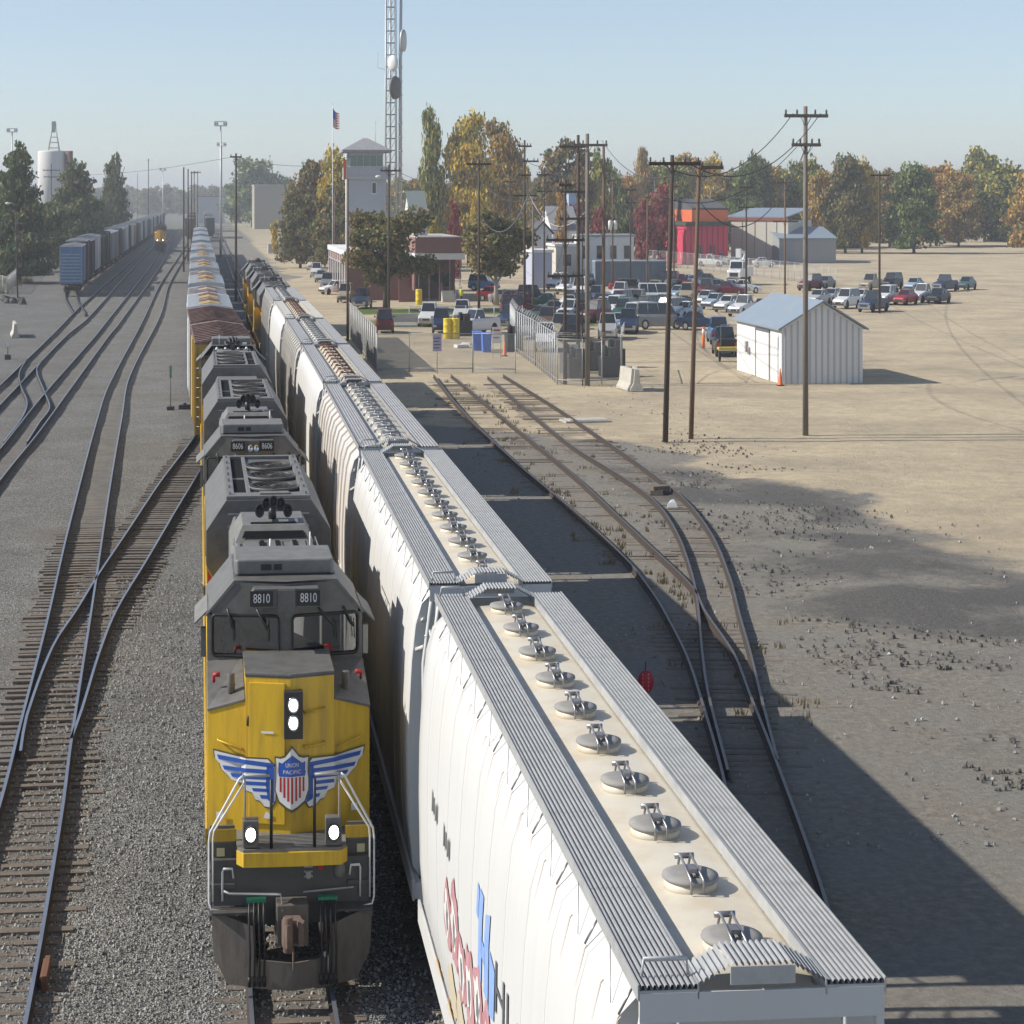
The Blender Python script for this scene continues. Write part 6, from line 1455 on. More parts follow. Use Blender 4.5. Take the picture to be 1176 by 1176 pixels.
mb = MB(); mb.tube([leg(0, zat(80, d)), (leg(0, 0)[0]-1.2, 0, zat(78, d)), (leg(0, 0)[0]-1.2, 0, zat(60, d))], .03, 4); mb.build('whip_antenna', M['steel'], r)
# flagpole and flags
d = 330; X, Y = atd(382, d); h = zat(120, d); r = thing('flagpole', 'flagpole flying a striped flag above the orange tree', 'flagpole', (X, Y, 0)); mb = MB(); mb.tube([(0, 0, GZ), (0, 0, h)], .07, 7); mb.sphere((0, 0, h+.1), .12, .12, .12, 8); mb.build('pole', M['white'], r)
def flagpt(s, t): return (.05+1.05*s, .25*math.sin(s*5)*s, h-.4-.75*s-2.1*t*(1-.15*s)-.12*math.sin(s*4))
fl = thing('flag', 'red and white striped flag with a blue corner hanging from the flagpole', 'flag', (X, Y, 0))
for k in range(13):
    mb = MB()
    s0 = .45 if k < 7 else 0
    ring = [[flagpt(s0+(1-s0)*i/8, k/13) for i in range(9)], [flagpt(s0+(1-s0)*i/8, (k+1)/13) for i in range(9)]]; mb.loft(ring, 0, False, cap=False, closed=False); mb.build('stripe', M['red'] if k % 2 == 0 else M['white'], fl)
mb = MB(); mb.loft([[flagpt(.45*i/8, 0) for i in range(9)], [flagpt(.45*i/8, 7/13) for i in range(9)]], 0, False, cap=False, closed=False); mb.build('canton', M['blue'], fl)
d = 255; X, Y = atd(397, d); r = thing('banner', 'narrow orange red banner hanging at the corner of the control tower', 'banner', (X, Y, 0))
mb = MB(); mb.box(-.3, .1, -.04, .04, zat(206, d), zat(183, d)); mb.build('cloth', oran, r); mb = MB(); mb.tube([(-.6, 0, zat(181, d)), (.95, 0, zat(181, d))], .03, 5); mb.build('rod', M['steel'], r)
# ------------------------------------------------------------------ vehicles
PAINT = {}
def paint(n, c, metal=.15): 
    if n not in PAINT: PAINT[n] = mat('car_paint_'+n, c, .28, metal, spec=.6)
    return PAINT[n]
PC = dict(white=(.72, .72, .71), silver=(.42, .43, .44), grey=(.22, .23, .24), black=(.02, .021, .024), dark_blue=(.03, .05, .10), blue=(.05, .16, .32), light_blue=(.33, .42, .5), red=(.32, .02, .03), maroon=(.12, .02, .03), green=(.03, .10, .07), tan=(.38, .33, .24), brown=(.14, .08, .05), teal=(.08, .13, .14))
for k, v in PC.items(): paint(k, v)
SPEC = dict(sedan=(4.6, .88, .72, .95, 1.42, (-.15*4.6, .36*4.6), (-.03*4.6, .2*4.6)), suv=(4.7, .93, .82, 1.08, 1.78, (-.16*4.7, .49*4.7), (-.06*4.7, .44*4.7)),
            pickup=(5.4, .95, .85, 1.12, 1.80, (-.14*5.4, .13*5.4), (-.06*5.4, .10*5.4)), van=(5.1, .98, .9, 1.15, 2.0, (-.33*5.1, .495*5.1), (-.22*5.1, .47*5.1)))
CARC = {}
def car(label, kind, col, x, y, rz, group='vehicles parked in the lot', name=None, roofcol=None):
    key = (kind, col)
    if key in CARC:
        o = dup(CARC[key], (x, y, GZ), rz, label)
        if group: o['group'] = group
        return o
    nm = {'sedan': 'parked_car', 'suv': 'parked_suv', 'pickup': 'pickup_truck', 'van': 'parked_van'}[kind]; cat = {'sedan': 'car', 'suv': 'suv', 'pickup': 'pickup truck', 'van': 'van'}[kind]
    r = thing(nm, label, cat, (x, y, GZ), rz, group); L, w, zh, zb, zr, (g0, g1), (r0, r1) = SPEC[kind]; P = paint(col, None); h = L/2
    def ring(yy, hw, z0, z1, s=.9): return [(-hw*.94, yy, z0), (hw*.94, yy, z0), (hw, yy, z0+.12), (hw, yy, z1-.18), (hw*s, yy, z1), (-hw*s, yy, z1), (-hw, yy, z1-.18), (-hw, yy, z0+.12)]
    rear = zb if kind != 'sedan' else zb+.03
    st = [(-h, w*.80, .38, zh-.14), (-h+.12, w*.93, .28, zh), (-h+.5, w, .25, zh+.04), (g0, w, .25, zb), (g0+.6, w, .25, zb), (g1-.3, w, .25, zb), (h-.35 if kind == 'sedan' else h-.12, w*.99, .26, rear), (h-.02, w*.9, .4, rear-.08)]
    if kind == 'pickup': st = st[:5]+[(g1, w, .25, zb), (h-.1, w, .3, zb), (h-.02, w*.94, .4, zb-.05)]
    mb = MB(); mb.loft([ring(*s) for s in st], 0, False); mb.build('body', P, r, bevel=.03)
    gb = [(-w*.86, g0, zb-.02), (w*.86, g0, zb-.02), (w*.86, g1, zb-.02), (-w*.86, g1, zb-.02)]; gt = [(-w*.72, r0, zr-.06), (w*.72, r0, zr-.06), (w*.72, r1, zr-.06), (-w*.72, r1, zr-.06)]
    mb = MB(); mb.loft([gb, gt], 0, False); mb.build('windows', DGLASS, r)
    mb = MB(); mb.loft([[(a*1.03, b+(c_-b)*0, c_) for a, b, c_ in gt], [(a*1.02, b, c_) for a, b, c_ in [(-w*.72, r0, zr-.02), (w*.72, r0, zr-.02), (w*.72, r1, zr-.02), (-w*.72, r1, zr-.02)]], [(a*.94, b, zr) for a, b, _ in gt]], 0, False)
    mb.build('roof', P, r, bevel=.01)
    mb = MB()
    for s in (-1, 1):
        ps = [(0, 0), (1, 1)]+([(.42, .42)] if kind != 'pickup' else [])+([(.72, .72)] if kind in ('suv', 'van') else [])
        for tb, tt in ps:
            b0 = (s*w*.865, g0+(g1-g0)*tb, zb-.02); t0 = (s*w*.725, r0+(r1-r0)*tt, zr-.05); mb.tube([b0, t0], .035 if tb in (0, 1) else .028, 4)
    mb.split('pillar', P, r)
    if kind == 'van':
        mb = MB()
        for s in (-1, 1): mb.box(min(s*w*.78, s*w*.87), max(s*w*.78, s*w*.87), g1-1.0, g1-.05, zb, zr-.1) if 0 else None
    if kind == 'pickup':
        mb = MB(); mb.box(-w*.78, w*.78, g1+.12, h-.15, zb-.02, zb+.006); mb.build('cargo_bed', M['blackm'], r)
    wr = .34 if kind in ('sedan',) else .39
    for yy in (-h+.82, h-.88):
        for s in (-1, 1):
            mb = MB(); mb.lathe([(wr*.55, .02), (wr*.62, -.1), (wr, -.11), (wr, .09), (wr*.62, .11), (wr*.56, .10)], (s*(w-.08), yy, wr), 16, 0, 'x'); t = mb.build('wheel', M['tyre'], r)
            mb = MB(); mb.lathe([(.02, s*.06), (wr*.6, s*.095)], (s*(w-.08), yy, wr), 12, 0, 'x'); mb.build('hubcap', M['chrome'], t)
    for s in (-1, 1):
        mb = MB(); mb.box(s*w*.70-.17, s*w*.70+.17, -h-.01, -h+.14, zh-.36, zh-.18); mb.build('headlight', M['chrome'], r)
        mb = MB(); mb.box(s*w*.78-.10, s*w*.78+.10, h-.08, h+.005, zb-.45, zb-.2); mb.build('tail_light', M['red'], r)
        mb = MB(); mb.cbox(s*(w+.09), g0+.45, zb+.02, .16, .1, .12); mb.build('mirror', P, r)
    mb = MB(); mb.box(-w*.86, w*.86, -h-.05, -h+.02, .34, .5); mb.build('front_bumper', M['chrome'] if kind in ('pickup',) else M['blackm'], r)
    mb = MB(); mb.box(-w*.86, w*.86, h-.03, h+.06, .4, .56); mb.build('rear_bumper', M['chrome'] if kind in ('pickup',) else M['blackm'], r)
    mb = MB(); mb.box(-w*.42, w*.42, -h-.012, -h+.1, zh-.38, zh-.2); mb.build('grille', M['blackm'], r)
    CARC[key] = r; return r
def C(label, kind, col, px_, basey, deg, group='vehicles parked in the lot'):
    x, y = at(px_, basey-2, GZ); return car(label, kind, col, x, y, R(deg), group)
G1 = 'vehicles lined up along the drive'; G2_ = 'vehicles by the gate'
for a in (
 ('white pickup first in the line along the drive, beside the dock', 'pickup', 'white', 359, 312, -8, G1), ('white pickup second in the line along the drive', 'pickup', 'white', 364, 320, -10, G1),
 ('silver car half hidden behind the grey pickup on the drive', 'sedan', 'silver', 369, 326, -10, G1), ('grey pickup facing us in the line along the drive', 'pickup', 'grey', 376, 334, -8, G1),
 ('white sedan parked at an angle in front of the grey pickup', 'sedan', 'white', 384, 340, -62, G1), ('tan suv beside the brown pole on the drive', 'suv', 'tan', 397, 349, -12, G1), ('dark blue pickup nearest on the drive, under the leafy tree', 'pickup', 'dark_blue', 416, 356, -14, G1),
 ('maroon car seen from behind inside the slatted fence', 'suv', 'maroon', 441.5, 384, 176, G2_), ('white pickup left of the dark blue one by the gate', 'pickup', 'white', 493, 376, -15, G2_), ('dark blue suv behind the yellow barrels', 'suv', 'dark_blue', 507, 384, -8, G2_),
 ('white pickup with a rack right of the dark blue suv', 'pickup', 'white', 531, 372, -12, G2_), ('small white utility truck behind the blue bins', 'pickup', 'white', 546, 385, -60, G2_), ('dark blue pickup by the gate fence with a blue cover', 'pickup', 'dark_blue', 586, 379, -30, G2_)): C(*a)
for a in (
 ('silver pickup facing us behind the enclosure', 'pickup', 'silver', 698, 391, -12), ('big grey van standing side-on in the middle of the lot', 'van', 'grey', 758, 380, 82), ('dark sedan seen side-on right of the grey van', 'sedan', 'dark_blue', 802, 381, 78),
 ('white suv left of the grey van', 'suv', 'white', 727, 376, -35), ('dark green suv between the white suvs', 'suv', 'green', 717, 370, -35), ('white suv second from the grey van', 'suv', 'white', 706, 366, -35), ('white car third from the grey van', 'sedan', 'white', 694, 362, -35),
 ('black pickup seen from behind next to the white shed', 'pickup', 'black', 832, 410, 170), ('blue pickup behind the black one', 'pickup', 'blue', 825, 396, 170),
 ('silver sedan partly hidden behind the dark sedan', 'sedan', 'silver', 777, 363, -50), ('light blue sedan behind the dark sedan', 'sedan', 'light_blue', 788, 368, -50),
 ('silver sedan at the left of the row by the bucket truck', 'sedan', 'silver', 811, 353, -45), ('light blue sedan second in the row by the bucket truck', 'sedan', 'light_blue', 821, 357, -45), ('white sedan third in the row by the bucket truck', 'sedan', 'white', 836, 360, -45), ('white pickup fourth in the row by the bucket truck', 'pickup', 'white', 855, 365, -45), ('black sedan just above the shed roof', 'sedan', 'black', 876, 364, -50),
 ('maroon pickup behind the silver sedan', 'pickup', 'maroon', 812, 343, -40), ('maroon sedan right of the maroon pickup', 'sedan', 'maroon', 839, 341, 60), ('tan suv left of the maroon pickup', 'suv', 'tan', 789, 348, -20), ('red pickup behind the nearest dark pole', 'pickup', 'red', 783, 336, 80),
 ('white delivery van behind the grey van', 'van', 'white', 755, 352, 84), ('black pickup left of the red pickup', 'pickup', 'black', 764, 337, -30),
 ('white suv beside the red suv at the left of the lot', 'suv', 'white', 641, 334, -40), ('second white suv at the left of the lot', 'suv', 'white', 652, 340, -40), ('silver car in front of the red suv', 'sedan', 'silver', 628, 332, -40), ('maroon suv at the left end of the lot', 'suv', 'maroon', 627, 325, -60),
 ('white van between the paired poles', 'van', 'white', 667, 343, -20), ('white van with dark side windows by the lilac garage', 'van', 'white', 645, 311, 70), ('white pickup behind the right paired pole', 'pickup', 'white', 686, 352, -35), ('blue sedan right of the paired poles', 'sedan', 'blue', 700, 358, -35),
 ('red car in the row in front of the container', 'sedan', 'red', 717, 338, 85), ('black suv in the row in front of the container', 'suv', 'black', 731, 343, 60), ('white pickup in the row in front of the container', 'pickup', 'white', 713, 347, -35),
 ('black suv nearest the trunks of the large leafy tree', 'suv', 'black', 614, 351, 80), ('maroon sedan behind the dark teal car', 'sedan', 'maroon', 604, 356, 85), ('dark green car in the shade by the trunks', 'sedan', 'green', 632, 357, 85), ('teal sedan near the fence corner', 'sedan', 'teal', 627, 373, 75),
 ('brown pickup left of the fenced enclosure', 'pickup', 'brown', 629, 382, -20), ('dark blue sedan behind the fenced enclosure', 'sedan', 'dark_blue', 648, 380, -30), ('black sedan between the paired poles', 'sedan', 'black', 677, 365, 85), ('black car below the white vans', 'suv', 'black', 660, 362, -60),
 ('white pickup behind the fence corner', 'pickup', 'white', 627, 404, -12), ('blue suv in the shade under the large leafy tree', 'suv', 'blue', 556, 336, 70), ('red car in the shade under the large leafy tree', 'sedan', 'red', 566, 348, 80), ('small blue pickup on the road before the pink building', 'pickup', 'blue', 790, 295, -10),
 ('white pickup beyond the lot, left of the bucket truck', 'pickup', 'white', 816, 308, 60), ('silver pickup just behind the white one near the bucket truck', 'pickup', 'silver', 828, 306, 60), ('white car behind the far chain fence', 'sedan', 'white', 877, 309, 85), ('silver car parked beyond the shed at the right', 'sedan', 'silver', 940, 352, -45), ('white suv at the far right of the lot', 'suv', 'white', 972, 356, -45), ('dark blue pickup at the far right of the lot', 'pickup', 'dark_blue', 1003, 360, -45), ('red sedan at the far right of the lot', 'sedan', 'red', 1040, 352, -45)): C(*a)
random.seed(31)
KC = [('sedan', 'silver'), ('sedan', 'white'), ('suv', 'white'), ('pickup', 'white'), ('sedan', 'black'), ('suv', 'maroon'), ('sedan', 'grey2'), ('pickup', 'tan'), ('suv', 'black'), ('sedan', 'light_blue'), ('pickup', 'dark_blue'), ('sedan', 'teal')]
paint('grey2', (.16, .165, .17)); words = dict(grey2='dark grey', dark_blue='dark blue', light_blue='light blue')
i = 0
for (row, y_, xs, ang) in (('beside the big grey van', 370, (741, 752, 765), -45), ('behind the enclosure poles', 372, (655, 671, 683), -40), ('behind the white delivery van', 345, (742, 753, 769, 779), -40), ('before the container', 331, (668, 679, 690), -40),
     ('in the back row left of the container', 321, (640, 650, 660, 671), -35), ('in shade left of the paired poles', 366, (597, 640, 655), 85), ('behind the tan suv', 331, (776, 790, 803, 815), 70), ('right of the shed', 350, (955, 988, 1018, 1060, 1078), -45), ('in the back row, far right', 335, (930, 948, 1000, 1024, 1050, 1085, 1110), -45), ('by the lawn under the large leafy tree', 352, (580, 590), 80), ('by the short stub pole', 358, (656, 668, 690, 712, 722, 733), -38), ('right of the white suvs', 366, (741, 753, 763), -45), ('facing the bucket truck', 338, (826, 843, 856), 75), ('behind the maroon suv', 315, (624, 634, 680, 690), -35), ('tucked behind the fence corner', 392, (606, 645, 657), -20), ('right of the silver pickup', 384, (712, 722), -15)):
    for j, xx in enumerate(xs):
        k_, c_ = KC[i % len(KC)]; i += 1
        C(f"{words.get(c_, c_)} {k_} parked {row}, {('first', 'second', 'third', 'fourth', 'fifth', 'sixth', 'seventh')[j]} from the left", k_, c_, xx, y_+random.uniform(-1.5, 1.5), ang+random.uniform(-5, 5))
# bucket truck and tractor, box truck
def bigtruck(label, px_, basey, rz, box=True, boom=True, col='white', name='utility_truck', L=7.5):
    x, y = at(px_, basey, GZ); r = thing(name, label, 'truck', (x, y, GZ), rz); P = paint(col, None)
    mb = MB(); mb.loft([[(-1.1, yy, .9), (1.1, yy, .9), (1.1, yy, z), (-1.1, yy, z)] for yy, z in ((-L/2, 1.5), (-L/2+.2, 1.75), (-L/2+1.3, 1.85), (-L/2+1.7, 2.75), (-L/2+3.1, 2.85), (-L/2+3.15, 2.8))], 0, False); mb.build('cab', P, r, bevel=.05)
    mb = MB(); mb.add([(-.98, -L/2+1.27, 1.9), (.98, -L/2+1.27, 1.9), (.93, -L/2+1.63, 2.65), (-.93, -L/2+1.63, 2.65)], [(0, 1, 2, 3)]); mb.build('windshield', DGLASS, r)
    for s in (-1, 1): mb = MB(); mb.box(s*1.11-.01, s*1.11+.01, -L/2+1.75, -L/2+2.8, 1.9, 2.6); mb.build('side_window', DGLASS, r)
    mb = MB(); mb.box(-.7, .7, -L/2-.02, -L/2+.02, 1.0, 1.45); mb.build('grille', M['blackm'], r)
    mb = MB(); mb.box(-1.15, 1.15, -L/2-.15, -L/2+.1, .5, .85); mb.build('bumper', M['chrome'], r)
    mb = MB(); mb.box(-1.2, 1.2, -L/2+3.3, L/2, .9, 2.0 if not box else 3.4); mb.build('cargo_box', P, r, bevel=.03)
    mb = MB(); mb.box(-.5, .5, -L/2+.3, L/2-.2, .55, .9); mb.build('chassis', M['blackm'], r)
    for yy in (-L/2+1.2, L/2-1.5):
        for s in (-1, 1):
            mb = MB(); mb.lathe([(.3, .02), (.33, -.15), (.5, -.15), (.5, .12), (.33, .15), (.3, .1)], (s*1.0, yy, .5), 16, 0, 'x'); t = mb.build('wheel', M['tyre'], r); mb = MB(); mb.lathe([(.02, s*.08), (.31, s*.12)], (s*1.0, yy, .5), 12, 0, 'x'); mb.build('hubcap', M['chrome'], t)
    if boom:
        mb = MB(); mb.cbox(0, 1.6, 2.0, .9, .9, .9); mb.tube([(0, 1.6, 2.7), (0, 3.2, 3.5)], .2, 8); mb.tube([(0, 3.2, 3.6), (.3, -1.6, 3.75)], .17, 8); mb.build('boom', P, r); mb = MB(); mb.cbox(.3, -1.9, 3.1, .8, .8, 1.0); mb.build('bucket', P, r)
    return r
bigtruck('white bucket truck with a folded boom standing in the sandy yard', 850, 327, -.55, box=False, boom=True)
bigtruck('white box truck parked beyond the pickups, beside the loading dock', 374, 303, -.1, box=True, boom=False, name='box_truck')
# ------------------------------------------------------------------ fences
def linkmat():
    m = bpy.data.materials.new('chain_link'); m.use_nodes = True; n = m.node_tree.nodes; l = m.node_tree.links; p = n['Principled BSDF']
    p.inputs['Base Color'].default_value = (.40, .41, .41, 1); p.inputs['Metallic'].default_value = .3; p.inputs['Roughness'].default_value = .5
    tc = n.new('ShaderNodeTexCoord'); fs = []
    for k, rot in enumerate((45, -45)):
        mp = n.new('ShaderNodeMapping'); mp.inputs['Rotation'].default_value = (R(rot), R(rot), 0); l.new(tc.outputs['Object'], mp.inputs[0])
        w = n.new('ShaderNodeTexWave'); w.inputs['Scale'].default_value = 13; l.new(mp.outputs[0], w.inputs[0]); fs.append(w.outputs['Fac'])
    mx = n.new('ShaderNodeMath'); mx.operation = 'MAXIMUM'; l.new(fs[0], mx.inputs[0]); l.new(fs[1], mx.inputs[1])
    gt = n.new('ShaderNodeMath'); gt.operation = 'GREATER_THAN'; gt.inputs[1].default_value = .975; l.new(mx.outputs[0], gt.inputs[0]); l.new(gt.outputs[0], p.inputs['Alpha']); return m
LINK = linkmat(); slat = mat('fence_slats', (.22, .215, .20), .8, grime=.4)
def fence(label, pts, h=2.1, sp=2.6, slats=False, group=None, barbs=True, posts='galv'):
    r = thing('chain_link_fence', label, 'fence', (0, 0, 0), 0, group); mbp = MB(); mbr = MB(); mbm = MB()
    for (a, b) in zip(pts[:-1], pts[1:]):
        a, b = Vector(a), Vector(b); n_ = max(1, round((b-a).length/sp)); dirv = (b-a).normalized(); nv = Vector((dirv.y, -dirv.x))
        for k in range(n_+1):
            p = a.lerp(b, k/n_); mbp.tube([(p.x, p.y, GZ), (p.x, p.y, h+.05)], .045, 6)
            if barbs: mbp.tube([(p.x, p.y, h+.05), (p.x+nv.x*.25, p.y+nv.y*.25, h+.35)], .025, 4)
        for z in (h, .05): mbr.tube([(a.x, a.y, z), (b.x, b.y, z)], .028, 5)
        if barbs:
            for t in (.1, .2, .3): mbr.tube([(a.x+nv.x*.25*t*3, a.y+nv.y*.25*t*3, h+.05+t), (b.x+nv.x*.25*t*3, b.y+nv.y*.25*t*3, h+.05+t)], .01, 3)
        mbm.add([(a.x, a.y, GZ+.05), (b.x, b.y, GZ+.05), (b.x, b.y, h), (a.x, a.y, h)], [(0, 1, 2, 3)])
        if slats:
            n2 = int((b-a).length/.12)
            for k in range(n2):
                p = a.lerp(b, (k+.5)/n2); mbm.cbox(p.x+nv.x*.02, p.y+nv.y*.02, GZ+.1, .012, .09, h-.1-GZ, 1, math.atan2(dirv.y, dirv.x)+math.pi/2)
    mbp.split('post', M[posts], r); mbr.split('rail', M['galv2'], r); mbm.build('mesh_panel', [LINK, slat], r); return r
A = lambda *p: at(*p, GZ)
fence('grey slatted fence running back from the hopper cars to the brown pole', [A(432, 427), A(401, 388)], 2.3, 2.6, True, barbs=False)
fence('chain link gate and fence across the end of the old sidings', [A(433, 429), A(470, 428), A(543, 428), A(592, 429)], 2.0, 6.0, barbs=False)
fence('chain link fence with leaning barbed arms running back from the enclosure corner', [A(640, 441), A(615, 420), A(592, 404), A(586, 392)], 2.4, 1.6)
fence('chain link enclosure around the paired poles', [A(640, 441.5), A(669, 443), A(713, 441), A(714, 425)], 2.2, 1.9)
fence('low fence by the lawn behind the yellow barrels', [A(470, 372), A(600, 372)], 1.2, 3, barbs=False)
fence('chain link fence at the left edge below the conifers', [A(-30, 330), A(8, 338), A(27, 318), A(40, 306)], 1.6, 3, barbs=False)
fence('far chain link fence in front of the cream warehouse', [A(700, 300), A(790, 309), A(905, 322), A(960, 330)], 2.0, 4, barbs=False)
# ------------------------------------------------------------------ small things
def barrel(label, px_, py_, m):
    x, y = A(px_, py_); o = MB().lathe([(.28, 0), (.30, .02), (.29, .28), (.305, .3), (.29, .32), (.29, .58), (.305, .6), (.29, .62), (.29, .86), (.3, .88), (.27, .89), (.02, .87)], (0, 0, 0), 18).build('barrel', m, None, (x, y, GZ)); tag(o, label, 'barrel', 'yellow barrels'); o.scale = (1.5, 1.5, 1.6)
yb = mat('barrel_yellow', (.72, .55, .04), .5)
barrel('left yellow barrel of the pair by the gate', 514, 389, yb); barrel('right yellow barrel of the pair by the gate', 522.8, 389, yb); barrel('yellow barrel beside the brick porch', 481, 350, yb); barrel('yellow barrel against the brick wing', 407, 327, yb)
bb_ = mat('bin_blue', (.07, .18, .62), .5)
for k, (a, lb) in enumerate(((548, 'left one of the two bright blue bins by the gate'), (558.5, 'right one of the two bright blue bins by the gate'))):
    x, y = A(a, 402+k*2); o = MB().loft([[(-.36, -.5, 0), (.36, -.5, 0), (.36, .5, 0), (-.36, .5, 0)], [(-.42, -.58, 1.15), (.42, -.58, 1.15), (.42, .58, 1.15), (-.42, .58, 1.15)], [(-.44, -.6, 1.16), (.44, -.6, 1.16), (.44, .6, 1.22), (-.44, .6, 1.22)]], 0, False).build('bin', bb_, None, (x, y, GZ)); tag(o, lb, 'bin', 'blue bins')
def jersey(label, x, y, rz, L=2.6, group='concrete barriers', s=1.0):
    P = [(-.38, 0), (.38, 0), (.38, .1), (.2, .32), (.12, .9), (-.12, .9), (-.2, .32), (-.38, .1)]; o = MB().prism(P, 'y', -L/2, L/2).build('concrete_barrier', M['conc'], None, (x, y, GZ), bevel=.02); o.rotation_euler = (0, 0, rz); o.scale = (s, s, s); tag(o, label, 'barrier', group)
x, y = A(17, 386); jersey('concrete barrier on the gravel at the far left', x, y, .12, 5.0, s=1.1)
x, y = A(721, 447); jersey('left concrete barrier right of the fenced enclosure', x, y, .1, 2.2, s=1.25); x, y = A(730, 447.5); jersey('right concrete barrier right of the fenced enclosure', x, y, -.15, 2.2, s=1.25)
x, y = A(467, 375); jersey('white concrete barrier by the lawn left of the pickups', x, y, math.pi/2, 3.2, s=1.1)
cone_m = mat('cone_orange', (.8, .18, .04), .5)
for a, b, lb in ((579.5, 409, 'orange cone at the foot of the fence corner'), (861, 427, 'dark orange cone beside the shed door'), (896, 443, 'orange cone at the near corner of the shed'), (486, 374, 'orange cone beside the white barrier')):
    x, y = A(a, b); r = thing('traffic_cone', lb, 'traffic cone', (x, y, GZ), 0, 'traffic cones'); MB().lathe([(.2, .04), (.19, .06), (.04, .9), (.001, .92)], (0, 0, 0), 12).build('cone', cone_m, r); MB().cbox(0, 0, 0, .5, .5, .05).build('base', M['black'], r)
x, y = A(808, 400); r = thing('marker_post', 'white and orange striped post near the blue pickup', 'post', (x, y, GZ)); mb = MB(); mb.cyl((0, 0, 0), 'z', .14, 1.4, 10); mb.build('post', cone_m, r); mb = MB(); mb.cyl((0, 0, .9), 'z', .147, .35, 10); mb.build('band', M['white'], r)
# yellow spreader by the black pickup
x, y = A(838, 415); r = thing('trailer', 'small yellow trailer frame behind the black pickup', 'trailer', (x, y, GZ)); mb = MB(); mb.box(-1.0, 1.0, -.5, .5, .7, .85); mb.build('deck', yb, r)
for s in (-1, 1):
    mb = MB(); mb.lathe([(.05, -.05), (.3, -.05), (.3, .05), (.05, .05)], (s*.9, 0, .3), 12, 0, 'x'); mb.build('wheel', M['tyre'], r)
mb = MB(); mb.tube([(-.9, -.4, .85), (-.9, -.4, 2.2), (.9, -.4, 2.2), (.9, -.4, .85)], .03, 5); mb.build('rack', M['galv'], r)
# signs
x, y = A(502, 429); r = thing('sign', 'pale rectangular sign on a post at the end of the old siding', 'sign', (x, y, GZ)); zt0 = (zat(386, dep(x, y))-GZ); mb = MB(); mb.tube([(0, 0, 0), (0, 0, zt0)], .04, 6); mb.build('post', M['galv2'], r)
mb = MB(); mb.box(-.36, .36, -.05, -.03, zt0-.85, zt0+.1); mb.build('board', mat('lilac_sign', (.45, .42, .55), .5), r)
mb = MB()
for k in range(4): mb.box(-.28, .28-.1*(k % 2), -.056, -.051, zt0-.15-k*.18, zt0-.08-k*.18)
mb.split('text_line', mat('sign_text', (.15, .12, .22), .6), r)
x, y = A(570.5, 411); r = thing('sign', 'white sign with red lines hung on the gate fence', 'sign', (x, y, GZ)); mb = MB(); mb.box(-.42, .42, -.05, -.03, .9, 1.9); mb.build('board', M['white'], r)
mb = MB(); mb.box(-.3, .3, -.056, -.051, 1.65, 1.75); mb.box(-.3, .3, -.056, -.051, 1.45, 1.52); mb.box(-.3, .2, -.056, -.051, 1.2, 1.27); mb.split('text_line', M['red'], r); mb = MB(); mb.tube([(-.35, 0, 0), (-.35, 0, 1.9)], .03, 5); mb.tube([(.35, 0, 0), (.35, 0, 1.9)], .03, 5); mb.split('post', M['galv'], r)
# red target sign in the hopper shadow
x, y = at(741.5, 806, GZ); d = dep(x, y); zc = zat(783, d); r = thing('target_sign', 'round dark red target board on a short post in the shadow of the hopper cars', 'sign', (x, y, 0)); mb = MB(); mb.tube([(0, .02, GZ), (0, .02, zat(760, d))], .02, 6); mb.build('post', M['black'], r)
mb = MB(); mb.lathe([(.001, -.012), (.23, -.012), (.23, .012), (.001, .012)], (0, -.02, zc), 24, 0, 'y'); mb.build('disc', mat('deep_red', (.42, .015, .03), .5), r)
mb = MB()
for xx in (-.09, .07):
    for k in range(5): mb.box(xx-.012, xx+.016, -.04, -.034, zc-.17+k*.075, zc-.135+k*.075)
mb.split('mark', mat('pale_red', (.6, .25, .25), .5), r)
# switch stands
x, y = at(196, 471, GZ); r = thing('switch_stand', 'slim green topped switch target on the gravel beside the boxcars', 'switch stand', (x, y, 0)); d = dep(x, y)
mb = MB(); mb.tube([(0, 0, GZ), (0, 0, zat(421, d))], .025, 6); mb.cbox(0, 0, GZ, .5, .4, .18); mb.build('stand', M['blackm'], r); mb = MB(); mb.box(-.08, .08, -.02, .02, zat(434, d), zat(420, d)); mb.build('target', M['green'], r)
x, y = at(212, 470, GZ); o = MB().cbox(0, 0, 0, .8, .5, .22).cyl((0, 0, .2), 'z', .12, .1, 10).build('switch_box', M['blackm'], None, (x, y, GZ), bevel=.03); tag(o, 'black switch machine box beside the wheels of the main train', 'switch machine')
x, y = at(9, 413, GZ); r = thing('switch_stand', 'small grey switch stand with a white band at the far left tracks', 'switch stand', (x, y, 0)); mb = MB(); mb.tube([(0, 0, GZ), (0, 0, 1.0)], .04, 6); mb.cbox(0, 0, GZ, .5, .5, .3); mb.build('stand', M['ldark'], r); mb = MB(); mb.cbox(0, -.05, .6, .2, .05, .35); mb.build('target', M['white'], r)
x, y = at(53, 1128, GZ); o = MB().box(-.05, .05, -.5, .5, 0, .2).box(-.08, -.04, -.45, .45, .02, .18).build('guard_block', M['rust'], None, (x, y, GZ+.01), bevel=.01); tag(o, 'rusty bolted rail joint block beside the nearest left rail', 'rail block')
